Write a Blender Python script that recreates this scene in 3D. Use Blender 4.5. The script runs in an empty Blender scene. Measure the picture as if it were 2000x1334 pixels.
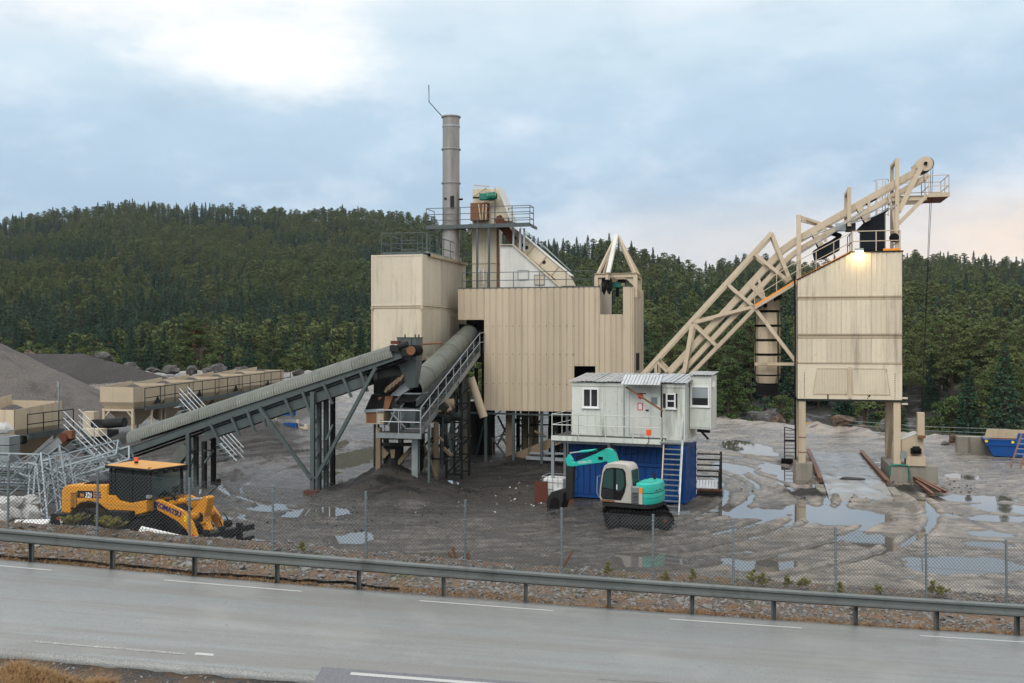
import bpy, math, random
import numpy as np
from mathutils import Vector, Matrix
S = bpy.context.scene
COL = S.collection
random.seed(7)
R = math.radians
F, HY, CZ = 1944.0, 660.0, 7.5

# ---------------------------------------------------------------- camera
cd = bpy.data.cameras.new('camera')
cam = bpy.data.objects.new('camera', cd); COL.objects.link(cam)
cd.sensor_width = 36.0; cd.lens = F * 36.0 / 2000.0
cd.clip_start = 0.5; cd.clip_end = 6000
cd.shift_y = -(667.0 - HY) / 2000.0
cam.location = (0, 0, CZ); cam.rotation_euler = (R(90), 0, 0)
S.camera = cam

# ---------------------------------------------------------------- sky and sun
SUN_EL, SUN_AZ = 42.0, 205.0          # azimuth: compass degrees, the camera looks along 0
wd = bpy.data.worlds.new('World'); S.world = wd; wd.use_nodes = True
nt = wd.node_tree; nt.nodes.clear()
def wn(t, **kw):
    n = nt.nodes.new(t)
    for k, v in kw.items(): setattr(n, k, v)
    return n
L = nt.links.new
def wmath(op, a, b=None, clamp=False):
    n = wn('ShaderNodeMath', operation=op, use_clamp=clamp)
    for i, x in enumerate((a, b)):
        if x is None: continue
        if isinstance(x, (int, float)): n.inputs[i].default_value = x
        else: L(x, n.inputs[i])
    return n.outputs[0]
def wmix(f, a, b):
    n = wn('ShaderNodeMix', data_type='RGBA')
    for s, x in ((n.inputs[0], f), (n.inputs[6], a), (n.inputs[7], b)):
        if isinstance(x, (int, float)): s.default_value = x
        elif isinstance(x, tuple): s.default_value = x + (1,)
        else: L(x, s)
    return n.outputs[2]
def wramp(f, stops):
    n = wn('ShaderNodeValToRGB'); e = n.color_ramp.elements
    n.color_ramp.interpolation = 'EASE'
    while len(e) < len(stops): e.new(0.5)
    for el, (p, c) in zip(e, stops): el.position = p; el.color = tuple(c) + (1,)
    L(f, n.inputs[0]); return n.outputs[0]
def wnoise(vec, scale, detail=5, rough=0.55):
    n = wn('ShaderNodeTexNoise'); n.inputs['Scale'].default_value = scale
    n.inputs['Detail'].default_value = detail; n.inputs['Roughness'].default_value = rough
    L(vec, n.inputs['Vector']); return n.outputs['Fac']
sky = wn('ShaderNodeTexSky', sky_type='NISHITA', sun_disc=False)
sky.sun_elevation = R(SUN_EL); sky.sun_rotation = R(SUN_AZ); sky.dust_density = 2.0
tc = wn('ShaderNodeTexCoord')
sx = wn('ShaderNodeSeparateXYZ'); L(tc.outputs['Generated'], sx.inputs[0])
mp = wn('ShaderNodeMapping'); mp.inputs['Scale'].default_value = (1.0, 1.0, 3.2); L(tc.outputs['Generated'], mp.inputs[0])
mp2 = wn('ShaderNodeMapping'); mp2.inputs['Scale'].default_value = (1.0, 1.0, 2.2); mp2.inputs['Location'].default_value = (3.1, 1.7, 0.6)
mp2.inputs['Rotation'].default_value = (0, R(8), 0)
L(tc.outputs['Generated'], mp2.inputs[0])
n1 = wnoise(mp.outputs[0], 2.6, 8, 0.58); n4 = wnoise(mp2.outputs[0], 9.0, 8, 0.6); n2 = wnoise(mp2.outputs[0], 4.4, 6, 0.55); n3 = wnoise(mp2.outputs[0], 1.6, 3)
el = wmath('ADD', sx.outputs['Z'], wmath('MULTIPLY', wmath('SUBTRACT', n1, 0.5), 0.16))
el = wmath('ADD', el, wmath('MULTIPLY', sx.outputs['X'], -0.055))
cl = wramp(el, [(0.0, (0.58, 0.58, 0.60)), (0.075, (0.53, 0.60, 0.68)), (0.14, (0.39, 0.525, 0.665)), (0.21, (0.45, 0.595, 0.73)),
                (0.275, (0.58, 0.71, 0.80)), (0.36, (0.82, 0.85, 0.88)), (0.70, (1.15, 1.15, 1.15)), (1.0, (1.3, 1.3, 1.3))])
# pink light low on the right horizon
pk = wmath('MULTIPLY', wramp(sx.outputs['Z'], [(0.0, (1, 1, 1)), (0.085, (.85, .85, .85)), (0.155, (0, 0, 0))]),
           wramp(sx.outputs['X'], [(0.0, (0, 0, 0)), (0.14, (.25, .25, .25)), (0.46, (1, 1, 1))]))
pk = wmath('MULTIPLY', pk, wramp(n2, [(0.3, (0.5, 0.5, 0.5)), (0.58, (1, 1, 1))]))
cl = wmix(pk, cl, (1.0, 0.78, 0.60))
# soft brighter veils
cl = wmix(wmath('MULTIPLY', wramp(n2, [(0.47, (0, 0, 0)), (0.70, (1, 1, 1))]), 0.5), cl, (0.84, 0.88, 0.93))
cl = wmix(wmath('MULTIPLY', wramp(n4, [(0.48, (0, 0, 0)), (0.72, (1, 1, 1))]), 0.28), cl, (0.80, 0.86, 0.93))
cl = wmix(wmath('MULTIPLY', wramp(n4, [(0.30, (1, 1, 1)), (0.50, (0, 0, 0))]), 0.30), cl, (0.37, 0.49, 0.60))
# the thin bright place in the cloud, upper left
dv = wn('ShaderNodeVectorMath', operation='DOT_PRODUCT'); L(tc.outputs['Generated'], dv.inputs[0])
gv = Vector((-0.26, 1.0, 0.47)).normalized(); dv.inputs[1].default_value = gv
sp = wmath('ADD', dv.outputs['Value'], wmath('MULTIPLY', wmath('SUBTRACT', n2, 0.5), 0.075))
cl = wmix(wmath('MULTIPLY', wramp(sp, [(0.974, (0, 0, 0)), (0.998, (1, 1, 1))]), 0.85), cl, (1.02, 1.0, 0.97))
scl = wn('ShaderNodeVectorMath', operation='SCALE'); L(cl, scl.inputs[0]); scl.inputs['Scale'].default_value = 10.0
fin = wmix(0.93, sky.outputs[0], scl.outputs[0])
bg = wn('ShaderNodeBackground'); bg.inputs['Strength'].default_value = 0.1; L(fin, bg.inputs['Color'])
wo = wn('ShaderNodeOutputWorld'); L(bg.outputs[0], wo.inputs[0])
sl = bpy.data.lights.new('sun', 'SUN'); sl.energy = 1.5; sl.angle = R(35); sl.color = (1.0, 0.96, 0.90)
so = bpy.data.objects.new('sun', sl); COL.objects.link(so)
sd = Vector((math.sin(R(SUN_AZ)) * math.cos(R(SUN_EL)), math.cos(R(SUN_AZ)) * math.cos(R(SUN_EL)), math.sin(R(SUN_EL))))
so.rotation_euler = sd.to_track_quat('Z', 'Y').to_euler(); so.location = (0, -30, 60)
S.view_settings.view_transform = 'Standard'; S.view_settings.look = 'None'
S.view_settings.exposure = 0.25; S.view_settings.gamma = 1.0; S.view_settings.use_curve_mapping = False
S.render.engine = 'CYCLES'
S.cycles.max_bounces = 5; S.cycles.diffuse_bounces = 3; S.cycles.glossy_bounces = 3; S.cycles.transmission_bounces = 4
S.cycles.transparent_max_bounces = 6; S.cycles.caustics_reflective = False; S.cycles.caustics_refractive = False
S.cycles.use_denoising = True

# ---------------------------------------------------------------- frames
TH = R(14)
UX, UY, VX, VY = math.cos(TH), -math.sin(TH), math.sin(TH), math.cos(TH)
def W(p): return Vector((p[0] * UX + p[1] * VX, p[0] * UY + p[1] * VY, p[2]))
def Q(px, py, v):                      # point of the plant's plane v seen at a place in the survey photo
    dx, dz = (px - 1000) / F, -(py - HY) / F
    t = v / (dx * VX + VY)
    return Vector((t * (dx * UX + UY), v, CZ + t * dz))
def G(px, py, Y): return Vector(((px - 1000) / F * Y, Y, CZ - (py - HY) / F * Y))
def GZ(px, py, z=0.0):
    Y = (CZ - z) * F / (py - HY); return Vector(((px - 1000) / F * Y, Y, z))

# ---------------------------------------------------------------- mesh builder
ORG = {}
def vec(p): return p if isinstance(p, Vector) else Vector(p)
class MB:
    def __init__(s): s.v = []; s.f = []; s.sm = []; s.mi = []
    def add(s, vs, fs, smooth=False, m=0):
        b = len(s.v); s.v += [tuple(v) for v in vs]
        for f in fs: s.f.append(tuple(i + b for i in f)); s.sm.append(smooth); s.mi.append(m)
        return s
    def box(s, a, b, m=0):
        x0, y0, z0 = a; x1, y1, z1 = b
        return s.add([(x0,y0,z0),(x1,y0,z0),(x1,y1,z0),(x0,y1,z0),(x0,y0,z1),(x1,y0,z1),(x1,y1,z1),(x0,y1,z1)],
              [(3,2,1,0),(4,5,6,7),(0,1,5,4),(1,2,6,5),(2,3,7,6),(3,0,4,7)], m=m)
    def cbox(s, c, sz, rz=0, rx=0, ry=0):
        M = Matrix.Rotation(rz, 3, 'Z') @ Matrix.Rotation(ry, 3, 'Y') @ Matrix.Rotation(rx, 3, 'X')
        c = vec(c); h = Vector(sz) / 2
        vs = [c + M @ Vector((sx * h.x, sy * h.y, sz_ * h.z)) for sz_ in (-1, 1) for sx, sy in ((-1,-1),(1,-1),(1,1),(-1,1))]
        return s.add(vs, [(3,2,1,0),(4,5,6,7),(0,1,5,4),(1,2,6,5),(2,3,7,6),(3,0,4,7)])
    def bar(s, p, q, w, h=None, up=(0, 0, 1)):
        h = h or w; p, q = vec(p), vec(q); d = (q - p).normalized(); up = vec(up)
        if abs(d.dot(up)) > 0.98: up = Vector((0, 1, 0)) if abs(d.y) < 0.9 else Vector((1, 0, 0))
        a = d.cross(up).normalized() * w / 2; b = a.cross(d).normalized() * h / 2
        vs = [x + i * a + j * b for x in (p, q) for i, j in ((-1,-1),(1,-1),(1,1),(-1,1))]
        return s.add(vs, [(3,2,1,0),(4,5,6,7),(0,1,5,4),(1,2,6,5),(2,3,7,6),(3,0,4,7)])
    def ibeam(s, p, q, w, h, t=0.02, up=(0, 0, 1)):
        p, q = vec(p), vec(q); d = (q - p).normalized(); up = vec(up)
        if abs(d.dot(up)) > 0.98: up = Vector((0, 1, 0))
        a = d.cross(up).normalized(); b = a.cross(d).normalized()
        s.bar(p + b * (h - t) / 2, q + b * (h - t) / 2, w, t, b); s.bar(p - b * (h - t) / 2, q - b * (h - t) / 2, w, t, b)
        return s.bar(p, q, t, h - 2 * t - .001, b)
    def frame3(s, p, q):
        d = (q - p).normalized(); u = Vector((0, 0, 1)) if abs(d.z) < 0.9 else Vector((0, 1, 0))
        a = d.cross(u).normalized(); return d, a, a.cross(d).normalized()
    def tube(s, p, q, r, n=8, r2=None, caps=True):
        p, q = vec(p), vec(q); r2 = r if r2 is None else r2; d, a, b = s.frame3(p, q)
        vs = [x + (a * math.cos(t) + b * math.sin(t)) * rr for x, rr in ((p, r), (q, r2)) for t in [2 * math.pi * i / n for i in range(n)]]
        s.add(vs, [(i, n + i, n + (i + 1) % n, (i + 1) % n) for i in range(n)], True)
        if caps: s.add(vs, [tuple(range(n)), tuple(range(2 * n - 1, n - 1, -1))])
        return s
    def pipe(s, pts, r, n=6):
        pts = [vec(p) for p in pts]; rings = []
        for i, p in enumerate(pts):
            d = (pts[min(i + 1, len(pts) - 1)] - pts[max(i - 1, 0)]).normalized()
            u = Vector((0, 0, 1)) if abs(d.z) < 0.95 else Vector((0, 1, 0))
            a = d.cross(u).normalized(); b = a.cross(d).normalized()
            rings.append([p + (a * math.cos(2 * math.pi * k / n) + b * math.sin(2 * math.pi * k / n)) * r for k in range(n)])
        return s.loft(rings, True)
    def loft(s, rings, smooth=True, close=True, caps=True):
        n = len(rings[0]); vs = [v for r in rings for v in r]; fs = []
        for j in range(len(rings) - 1):
            for i in range(n if close else n - 1):
                k = (i + 1) % n; fs.append((j * n + i, j * n + k, (j + 1) * n + k, (j + 1) * n + i))
        s.add(vs, fs, smooth)
        if caps and close: s.add(list(rings[0]) + list(rings[-1]), [tuple(range(n - 1, -1, -1)), tuple(range(n, 2 * n))])
        return s
    def lathe(s, c, axis, prof, n=24, caps=True):
        c = vec(c); d, a, b = s.frame3(Vector((0, 0, 0)), vec(axis))
        return s.loft([[c + d * h + (a * math.cos(2 * math.pi * k / n) + b * math.sin(2 * math.pi * k / n)) * r for k in range(n)] for h, r in prof], True, True, caps)
    def poly(s, pts, ext):
        n = len(pts); pts = [vec(p) for p in pts]; e = vec(ext)
        return s.add(pts + [p + e for p in pts], [tuple(range(n)), tuple(range(2 * n - 1, n - 1, -1))] + [(i, n + i, n + (i + 1) % n, (i + 1) % n) for i in range(n)])
    def quad(s, a, b, c, d): return s.add([a, b, c, d], [(0, 1, 2, 3)])
    def corr(s, p, e, h, nrm, pitch=0.4, dep=0.05, thick=0.0):
        # trapezoid sheet: p corner, e edge across the ribs, h edge along the ribs
        p, e, h, nrm = vec(p), vec(e), vec(h), vec(nrm); ln = e.length; d = e / ln
        k = max(1, round(ln / pitch)); w = ln / k; xs = []
        for i in range(k):
            x = i * w; xs += [(x, 1), (x + w * .74, 1), (x + w * .80, 0), (x + w * .93, 0)]
        xs.append((ln, 1)); vs = []
        for x, z in xs: vs.append(p + d * x + nrm * z * dep); vs.append(p + d * x + nrm * z * dep + h)
        s.add(vs, [(2 * i, 2 * i + 2, 2 * i + 3, 2 * i + 1) for i in range(len(xs) - 1)])
        return s
    def mesh(s, name, mats, o=(0, 0, 0)):
        me = bpy.data.meshes.new(name); o = vec(o)
        me.from_pydata([(v[0] - o.x, v[1] - o.y, v[2] - o.z) for v in s.v], [], s.f)
        if any(s.sm):
            me.polygons.foreach_set('use_smooth', s.sm); me.set_sharp_from_angle(angle=R(38))
        for m in (mats if isinstance(mats, (list, tuple)) else [mats]): me.materials.append(m)
        if any(s.mi): me.polygons.foreach_set('material_index', s.mi)
        me.update(); return me
    def build(s, name, mat, parent=None, bevel=0.0, label=None, kind=None):
        o = ORG.get(parent.name, Vector((0, 0, 0))) if parent else Vector((0, 0, 0))
        ob = bpy.data.objects.new(name, s.mesh(name, mat, o)); COL.objects.link(ob)
        if parent: ob.parent = parent; ORG[ob.name] = o
        if label: ob['label'] = label
        if kind: ob['kind'] = kind
        if bevel:
            b = ob.modifiers.new('bevel', 'BEVEL'); b.width = bevel; b.segments = 2; b.limit_method = 'ANGLE'; b.angle_limit = R(40)
        return ob
def tag(o, label, cat, group=None):
    o['label'] = label; o['category'] = cat
    if group: o['group'] = group
    return o
def thing(name, label, cat, o=(0, 0, 0), group=None):            # a thing of the plant, o in plant coordinates
    e = bpy.data.objects.new(name, None); COL.objects.link(e); e.empty_display_size = .3
    e.location = W(o); e.rotation_euler = (0, 0, -TH); ORG[e.name] = vec(o); return tag(e, label, cat, group)
def free(name, label, cat, loc=(0, 0, 0), rz=0, group=None, rx=0, ry=0):          # a thing with a frame of its own
    e = bpy.data.objects.new(name, None); COL.objects.link(e); e.empty_display_size = .3
    e.location = loc; e.rotation_euler = (rx, ry, rz); ORG[e.name] = Vector((0, 0, 0)); return tag(e, label, cat, group)
def solo(mb, name, mat, label, cat, loc, rz=0, group=None, bevel=0.0, rx=0, ry=0):
    ob = mb.build(name, mat, None, bevel); ob.location = loc; ob.rotation_euler = (rx, ry, rz); return tag(ob, label, cat, group)
def piece(me, name, parent, loc, rot=(0, 0, 0)):                 # one more object on shared mesh data; loc in the thing's own coordinates
    ob = bpy.data.objects.new(name, me); COL.objects.link(ob); ob.parent = parent
    ob.location = vec(loc) - ORG.get(parent.name, Vector((0, 0, 0))); ob.rotation_euler = rot; return ob
def copy_tree(o, parent=None):
    c = o.copy(); COL.objects.link(c)
    if parent: c.parent = parent
    for ch in list(o.children): copy_tree(ch, c)
    return c
def lettering(text, size, mat, parent, loc, rot, name='lettering', ext=0.003, align='CENTER', shear=0.0, bold=0.0, sx=1.0):
    c = bpy.data.curves.new(name, 'FONT'); c.body = text; c.size = size; c.extrude = ext; c.align_x = align; c.align_y = 'CENTER'
    c.shear = shear; c.offset = bold; c.materials.append(mat)
    tmp = bpy.data.objects.new(name, c); me = bpy.data.meshes.new_from_object(tmp); bpy.data.objects.remove(tmp); bpy.data.curves.remove(c)
    if not me.materials: me.materials.append(mat)
    o = bpy.data.objects.new(name, me); COL.objects.link(o); o.parent = parent
    o.location = vec(loc) - ORG.get(parent.name, Vector((0, 0, 0))); o.rotation_euler = rot; o.scale = (sx, 1, 1); return o

# ---------------------------------------------------------------- materials
class FR:                                # a level frame standing at o, turned by ang
    def __init__(s, o, ang): s.o = vec(o); s.a = ang; s.U = Vector((math.cos(ang), math.sin(ang), 0)); s.V = Vector((-math.sin(ang), math.cos(ang), 0))
    def q(s, px, py, v):
        d = Vector(((px - 1000) / F, 1, -(py - HY) / F)); c = Vector((0, 0, CZ)) - s.o
        t = (v - c.dot(s.V)) / d.dot(s.V); P = c + d * t; return Vector((P.dot(s.U), v, P.z))
    def w(s, p): return s.o + s.U * p[0] + s.V * p[1] + Vector((0, 0, p[2]))
def PLT(w): return Vector((w[0] * UX + w[1] * UY, w[0] * VX + w[1] * VY, w[2]))
def srgb(r, g, b): return tuple(((c / 255) / 12.92 if c <= 10 else (((c / 255) + .055) / 1.055) ** 2.4) for c in (r, g, b))
class NT:
    def __init__(s, name):
        s.m = bpy.data.materials.new(name); s.m.use_nodes = True; s.t = s.m.node_tree; s.b = s.t.nodes['Principled BSDF']
        s.pos = s.t.nodes.new('ShaderNodeNewGeometry').outputs['Position']
    def n(s, t, **kw):
        n = s.t.nodes.new(t)
        for k, v in kw.items(): setattr(n, k, v)
        return n
    def set(s, sock, x):
        if x is None: return
        if hasattr(x, 'is_linked'): s.t.links.new(x, sock)
        elif isinstance(x, (tuple, list)) and len(x) == 3 and sock.type == 'RGBA': sock.default_value = tuple(x) + (1,)
        else: sock.default_value = x
    def noise(s, scale, detail=5, rough=.55, sc=None, vec=None, dist=0.0, out='Fac'):
        n = s.n('ShaderNodeTexNoise'); n.inputs['Scale'].default_value = scale; n.inputs['Detail'].default_value = detail
        n.inputs['Roughness'].default_value = rough; n.inputs['Distortion'].default_value = dist
        v = vec if vec is not None else s.pos
        if sc:
            m = s.n('ShaderNodeMapping'); m.inputs['Scale'].default_value = sc; s.t.links.new(v, m.inputs[0]); v = m.outputs[0]
        s.t.links.new(v, n.inputs['Vector']); return n.outputs[out]
    def ramp(s, f, a, b, c0=0.0, c1=1.0):
        n = s.n('ShaderNodeMapRange'); n.interpolation_type = 'SMOOTHSTEP'
        for i, x in enumerate((f, a, b, c0, c1)): s.set(n.inputs[i], x)
        return n.outputs[0]
    def mix(s, f, a, b, blend='MIX'):
        n = s.n('ShaderNodeMix', data_type='RGBA', blend_type=blend); s.set(n.inputs[0], f); s.set(n.inputs[6], a); s.set(n.inputs[7], b); return n.outputs[2]
    def math(s, op, a, b=0.0, clamp=False):
        n = s.n('ShaderNodeMath', operation=op, use_clamp=clamp); s.set(n.inputs[0], a); s.set(n.inputs[1], b); return n.outputs[0]
    def bump(s, h, strength=.3, dist=.02):
        n = s.n('ShaderNodeBump'); n.inputs['Strength'].default_value = strength; n.inputs['Distance'].default_value = dist
        s.t.links.new(h, n.inputs['Height']); s.t.links.new(n.outputs[0], s.b.inputs['Normal'])
    def fin(s, col=None, rough=None, metal=None, spec=None):
        for k, x in (('Base Color', col), ('Roughness', rough), ('Metallic', metal), ('Specular IOR Level', spec)): s.set(s.b.inputs[k], x)
        return s.m
def paint(name, col, rough=.5, rust=.3, dirt=.3, metal=0.0, dirtcol=(.10, .085, .065), var=.16, bump=.1, spec=.3):
    t = NT(name)
    c = t.mix(t.noise(.7, 4), tuple(x * (1 - var) for x in col), tuple(min(1, x * (1 + var)) for x in col))
    c = t.mix(t.math('MULTIPLY', t.ramp(t.noise(1.0, 6, .6, (2.6, 2.6, .22)), .50, .78), dirt), c, dirtcol)
    c = t.mix(t.math('MULTIPLY', t.ramp(t.noise(5.5, 6, .65), .55, .8), dirt * .6), c, dirtcol)
    vr = t.ramp(t.n('ShaderNodeObjectInfo').outputs['Random'], 0, 1, .91, 1.05); hs = t.n('ShaderNodeHueSaturation'); t.set(hs.inputs['Value'], vr); t.set(hs.inputs['Color'], c); c = hs.outputs[0]
    rs = t.math('MULTIPLY', t.ramp(t.noise(1.0, 7, .68, (3.1, 3.1, .7)), .60, .70), t.ramp(t.noise(.55, 3), .42, .62))
    c = t.mix(t.math('MULTIPLY', rs, rust, True), c, t.mix(t.noise(9, 4), (.20, .07, .025), (.07, .03, .018)))
    t.bump(t.noise(14, 4), bump, .01)
    return t.fin(c, t.ramp(t.noise(3, 4), .2, .8, max(.05, rough - .12), rough + .14), metal, spec)
M = {}
M['beige'] = paint('beige_paint', (.50, .41, .29), .5, .6, .35)
M['cladding'] = paint('tan_cladding', (.50, .415, .305), .45, .2, .2, var=.07)
M['cream'] = paint('cream_paint', (.58, .515, .40), .5, .45, .4, var=.1)
M['creamtrim'] = paint('worn_cream_trim', (.46, .38, .26), .6, .9, .6)
M['grimy'] = paint('grimy_beige_steel', (.20, .155, .10), .65, .8, .9, dirtcol=(.03, .026, .022))
M['hoist'] = paint('rusty_cream_steel', (.52, .43, .315), .55, .85, .3)
M['silo'] = paint('silo_cream', (.59, .52, .395), .5, .5, .5, var=.1)
M['white'] = paint('white_sheet', (.62, .62, .58), .45, .2, .25)
M['cabin'] = paint('cabin_white', (.56, .59, .54), .5, .45, .85, dirtcol=(.14, .15, .10))
M['cabintrim'] = paint('window_white', (.72, .73, .72), .4, .1, .15)
M['galv'] = paint('galvanised_steel', (.30, .33, .335), .42, .12, .35, .55, (.06, .06, .055))
M['galvlight'] = paint('bright_galvanised', (.36, .39, .41), .4, .12, .3, .4, (.09, .09, .08))
M['scrap'] = paint('scrap_galvanised', (.24, .28, .30), .45, .15, .5, .3, (.07, .07, .065))
M['steel'] = paint('grey_painted_steel', (.082, .102, .102), .5, .30, .45, 0.1, (.035, .035, .032))
M['darksteel'] = paint('dark_dirty_steel', (.024, .025, .025), .7, .4, .5, 0.0, (.010, .010, .010), spec=.14)
M['pipecover'] = paint('weathered_grey_cover', (.135, .148, .128), .45, .2, .6, 0.1, (.06, .055, .042))
M['black'] = paint('black_rubber', (.009, .009, .010), .75, 0, .3, dirtcol=(.03, .027, .024), spec=.1)
M['blacksheet'] = paint('black_sheet', (.007, .010, .015), .55, 0, .15, dirtcol=(.02, .02, .02), spec=.15)
M['rust'] = paint('rusty_iron', (.19, .085, .042), .8, .6, .5)
M['rustred'] = paint('red_rust', (.11, .035, .022), .8, .4, .4)
M['stain'] = paint('stack_steel', (.30, .285, .265), .36, .3, .5, .45, (.08, .07, .06))
M['green'] = paint('motor_green', (.015, .17, .115), .4, .2, .3)
M['blue'] = paint('container_blue', (.004, .050, .20), .5, .2, .4, dirtcol=(.03, .035, .05))
M['skipblue'] = paint('skip_blue', (.008, .075, .28), .4, .2, .2)
M['teal'] = paint('excavator_teal', (.022, .43, .35), .38, .45, .4)
M['exgrey'] = paint('excavator_white', (.44, .42, .38), .45, .9, .5)
M['yellow'] = paint('loader_yellow', (.64, .27, .014), .38, .1, .5, dirtcol=(.16, .085, .03))
M['yellowtop'] = paint('faded_yellow', (.55, .27, .05), .5, .1, .2)
M['orange'] = paint('amber', (.85, .30, .03), .3, 0, .1)
M['redlamp'] = paint('beacon_orange', (.9, .12, .03), .25, 0, 0)
M['red'] = paint('red_paint', (.55, .03, .02), .4, .1, .2)
M['brightyellow'] = paint('bright_yellow', (.85, .62, .02), .4, 0, .1)
M['navy'] = paint('navy_print', (.01, .015, .11), .4, 0, 0)
M['print'] = paint('white_print', (.75, .75, .75), .4, 0, 0)
M['ink'] = paint('black_print', (.010, .010, .011), .5, 0, .1, spec=.2)
M['woodrail'] = paint('rusty_kerb_rail', (.19, .095, .062), .6, .6, .5)
M['plank'] = paint('brown_plank', (.26, .14, .08), .7, .3, .4)
M['plastic'] = paint('white_plastic', (.68, .68, .66), .5, 0, .35)
M['bag'] = paint('white_sack', (.44, .44, .43), .7, 0, .6, var=.3, bump=.6)
M['deck'] = paint('dark_grating', (.045, .048, .047), .6, .3, .5)
M['zinc'] = paint('zinc_sheet', (.50, .52, .53), .34, .2, .5, .6, (.13, .12, .10))
M['guard'] = paint('guard_rail_zinc', (.165, .182, .178), .42, .05, .5, .4, (.04, .04, .036))
M['fencewire'] = paint('fence_wire', (.085, .095, .10), .5, 0, .2, .3)
M['fencepost'] = paint('fence_post_zinc', (.20, .24, .26), .45, .05, .4, .4)
def concrete():
    t = NT('concrete'); c = t.mix(t.noise(1.3, 6, .6), (.17, .155, .12), (.30, .28, .235))
    c = t.mix(t.math('MULTIPLY', t.ramp(t.noise(1, 6, .6, (2, 2, .25)), .45, .7), .65), c, (.075, .07, .05))
    t.bump(t.noise(18, 5), .3, .01); return t.fin(c, .75)
M['concrete'] = concrete()
def glass():
    t = NT('window_glass'); return t.fin((.012, .016, .017), .06, 0, .8)
M['glass'] = glass()
def cabglass():
    t = NT('tinted_glass'); t.b.inputs['Transmission Weight'].default_value = .12
    return t.fin((.035, .075, .07), .03, 0, .14)
M['cabglass'] = cabglass()
def darkglass():
    t = NT('dark_cab_glass'); return t.fin((.008, .013, .012), .04, 0, .1)
M['darkglass'] = darkglass()
def emit(name, col, s):
    t = NT(name); t.b.inputs['Emission Color'].default_value = col + (1,); t.b.inputs['Emission Strength'].default_value = s
    return t.fin((.8, .8, .8), .4)
M['lamp'] = emit('lamp_glow', (1, .86, .62), 4.5)
def rockmat(name, a, b, c):
    t = NT(name); k = t.mix(t.ramp(t.noise(1.1, 7, .65), .3, .7), a, b)
    k = t.mix(t.ramp(t.noise(2.4, 6, .7, (1, 1, 2.4)), .55, .7), k, c)
    t.bump(t.noise(3.5, 9, .75), 1.0, .25); return t.fin(k, .7, 0, .25)
M['rock'] = rockmat('boulder_rock', (.045, .043, .042), (.15, .145, .14), (.33, .315, .30))
M['rockbrown'] = rockmat('brown_boulder', (.045, .03, .022), (.17, .115, .08), (.28, .25, .22))
# ================================================================ terrain
def vnoise(x, y, seed=0):
    xi = np.floor(x).astype(np.int64); yi = np.floor(y).astype(np.int64); fx = x - xi; fy = y - yi
    fx = fx * fx * (3 - 2 * fx); fy = fy * fy * (3 - 2 * fy)
    def h(a, b):
        n = (a * 374761393 + b * 668265263 + seed * 974634777) & 0xffffffff
        n = ((n ^ (n >> 13)) * 1274126177) & 0xffffffff
        return ((n ^ (n >> 16)) & 0xffff) / 65535.0
    return (h(xi, yi) * (1 - fx) + h(xi + 1, yi) * fx) * (1 - fy) + (h(xi, yi + 1) * (1 - fx) + h(xi + 1, yi + 1) * fx) * fy
def fbm(x, y, oct=4, seed=0):
    s = 0; a = .5; t = 0
    for i in range(oct): s = s + a * vnoise(x * 2 ** i, y * 2 ** i, seed + i); t += a; a *= .5
    return s / t - .5
def sst(x, a=0.0, b=1.0):
    t = np.clip((x - a) / (b - a), 0, 1); return t * t * (3 - 2 * t)
def zr(X):
    X = np.clip(X, -40, 40); return 1.07 - .0745 * X + .0006 * X * X
PUD = [  # puddle outlines in the survey photo: centre, width, height
 (1640,1006,185,42),(1478,1002,140,26),(1690,1052,95,28),(1885,1101,240,34),(1455,871,90,28),(1432,912,70,24),(1518,916,60,30),(1545,935,50,18),
 (1252,1091,160,30),(1480,1100,150,24),(850,1084,150,20),(690,1050,90,22),(622,1000,120,22),(528,990,70,16),(690,893,100,44),(655,868,50,22),(640,925,50,16),
 (1880,929,60,12),(1893,972,140,14),(1962,990,110,22),(1965,1011,110,14),(1935,1041,80,14),(1832,1004,70,10),(878,944,36,16),
 (570,1078,120,16),(800,990,50,8),(1930,1062,80,16),(1260,1035,30,8),(1120,1075,60,10),(440,1010,60,12),(1500,885,40,10),(620,1080,80,14)]
PW = []
for px, py, w, h in PUD:
    c = GZ(px, py); PW.append((c.x, c.y, w / 2 / F * c.y, h / 2 * c.y * c.y / (CZ * F)))
def blob(px, py, rx, ry, z=0.0):
    c = GZ(px, py, z); return (c.x, c.y, rx, ry)
MOUND = [(blob(762, 962, 3.5, 3.9), 1.45), (blob(880, 960, 2.2, 1.6), .25), (blob(505, 870, 3.2, 3.6), .8), (blob(545, 840, 3.4, 4.2), 1.0), (blob(620, 860, 2.0, 3.0), .5),
         (blob(460, 930, 2.0, 2.4), .4), (blob(1008, 905, 2.8, 2.6), .5), (blob(1060, 925, 2.4, 2.0), .35), (blob(1180, 985, 1.8, 1.2), .15), (blob(1585, 962, 1.2, 1.1), .22), (blob(1795, 955, 1.5, 1.2), .2),
         (blob(1690, 1160, 2.2, .5), .18), (blob(1850, 1172, 1.6, .4), .2), (blob(420, 800, 4, 5), 1.3), (blob(1650, 893, .6, 1.0), .0), (blob(560, 905, 2.2, 2.2), .35), (blob(1000, 1122, 2.6, .5), .18)]
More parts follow.
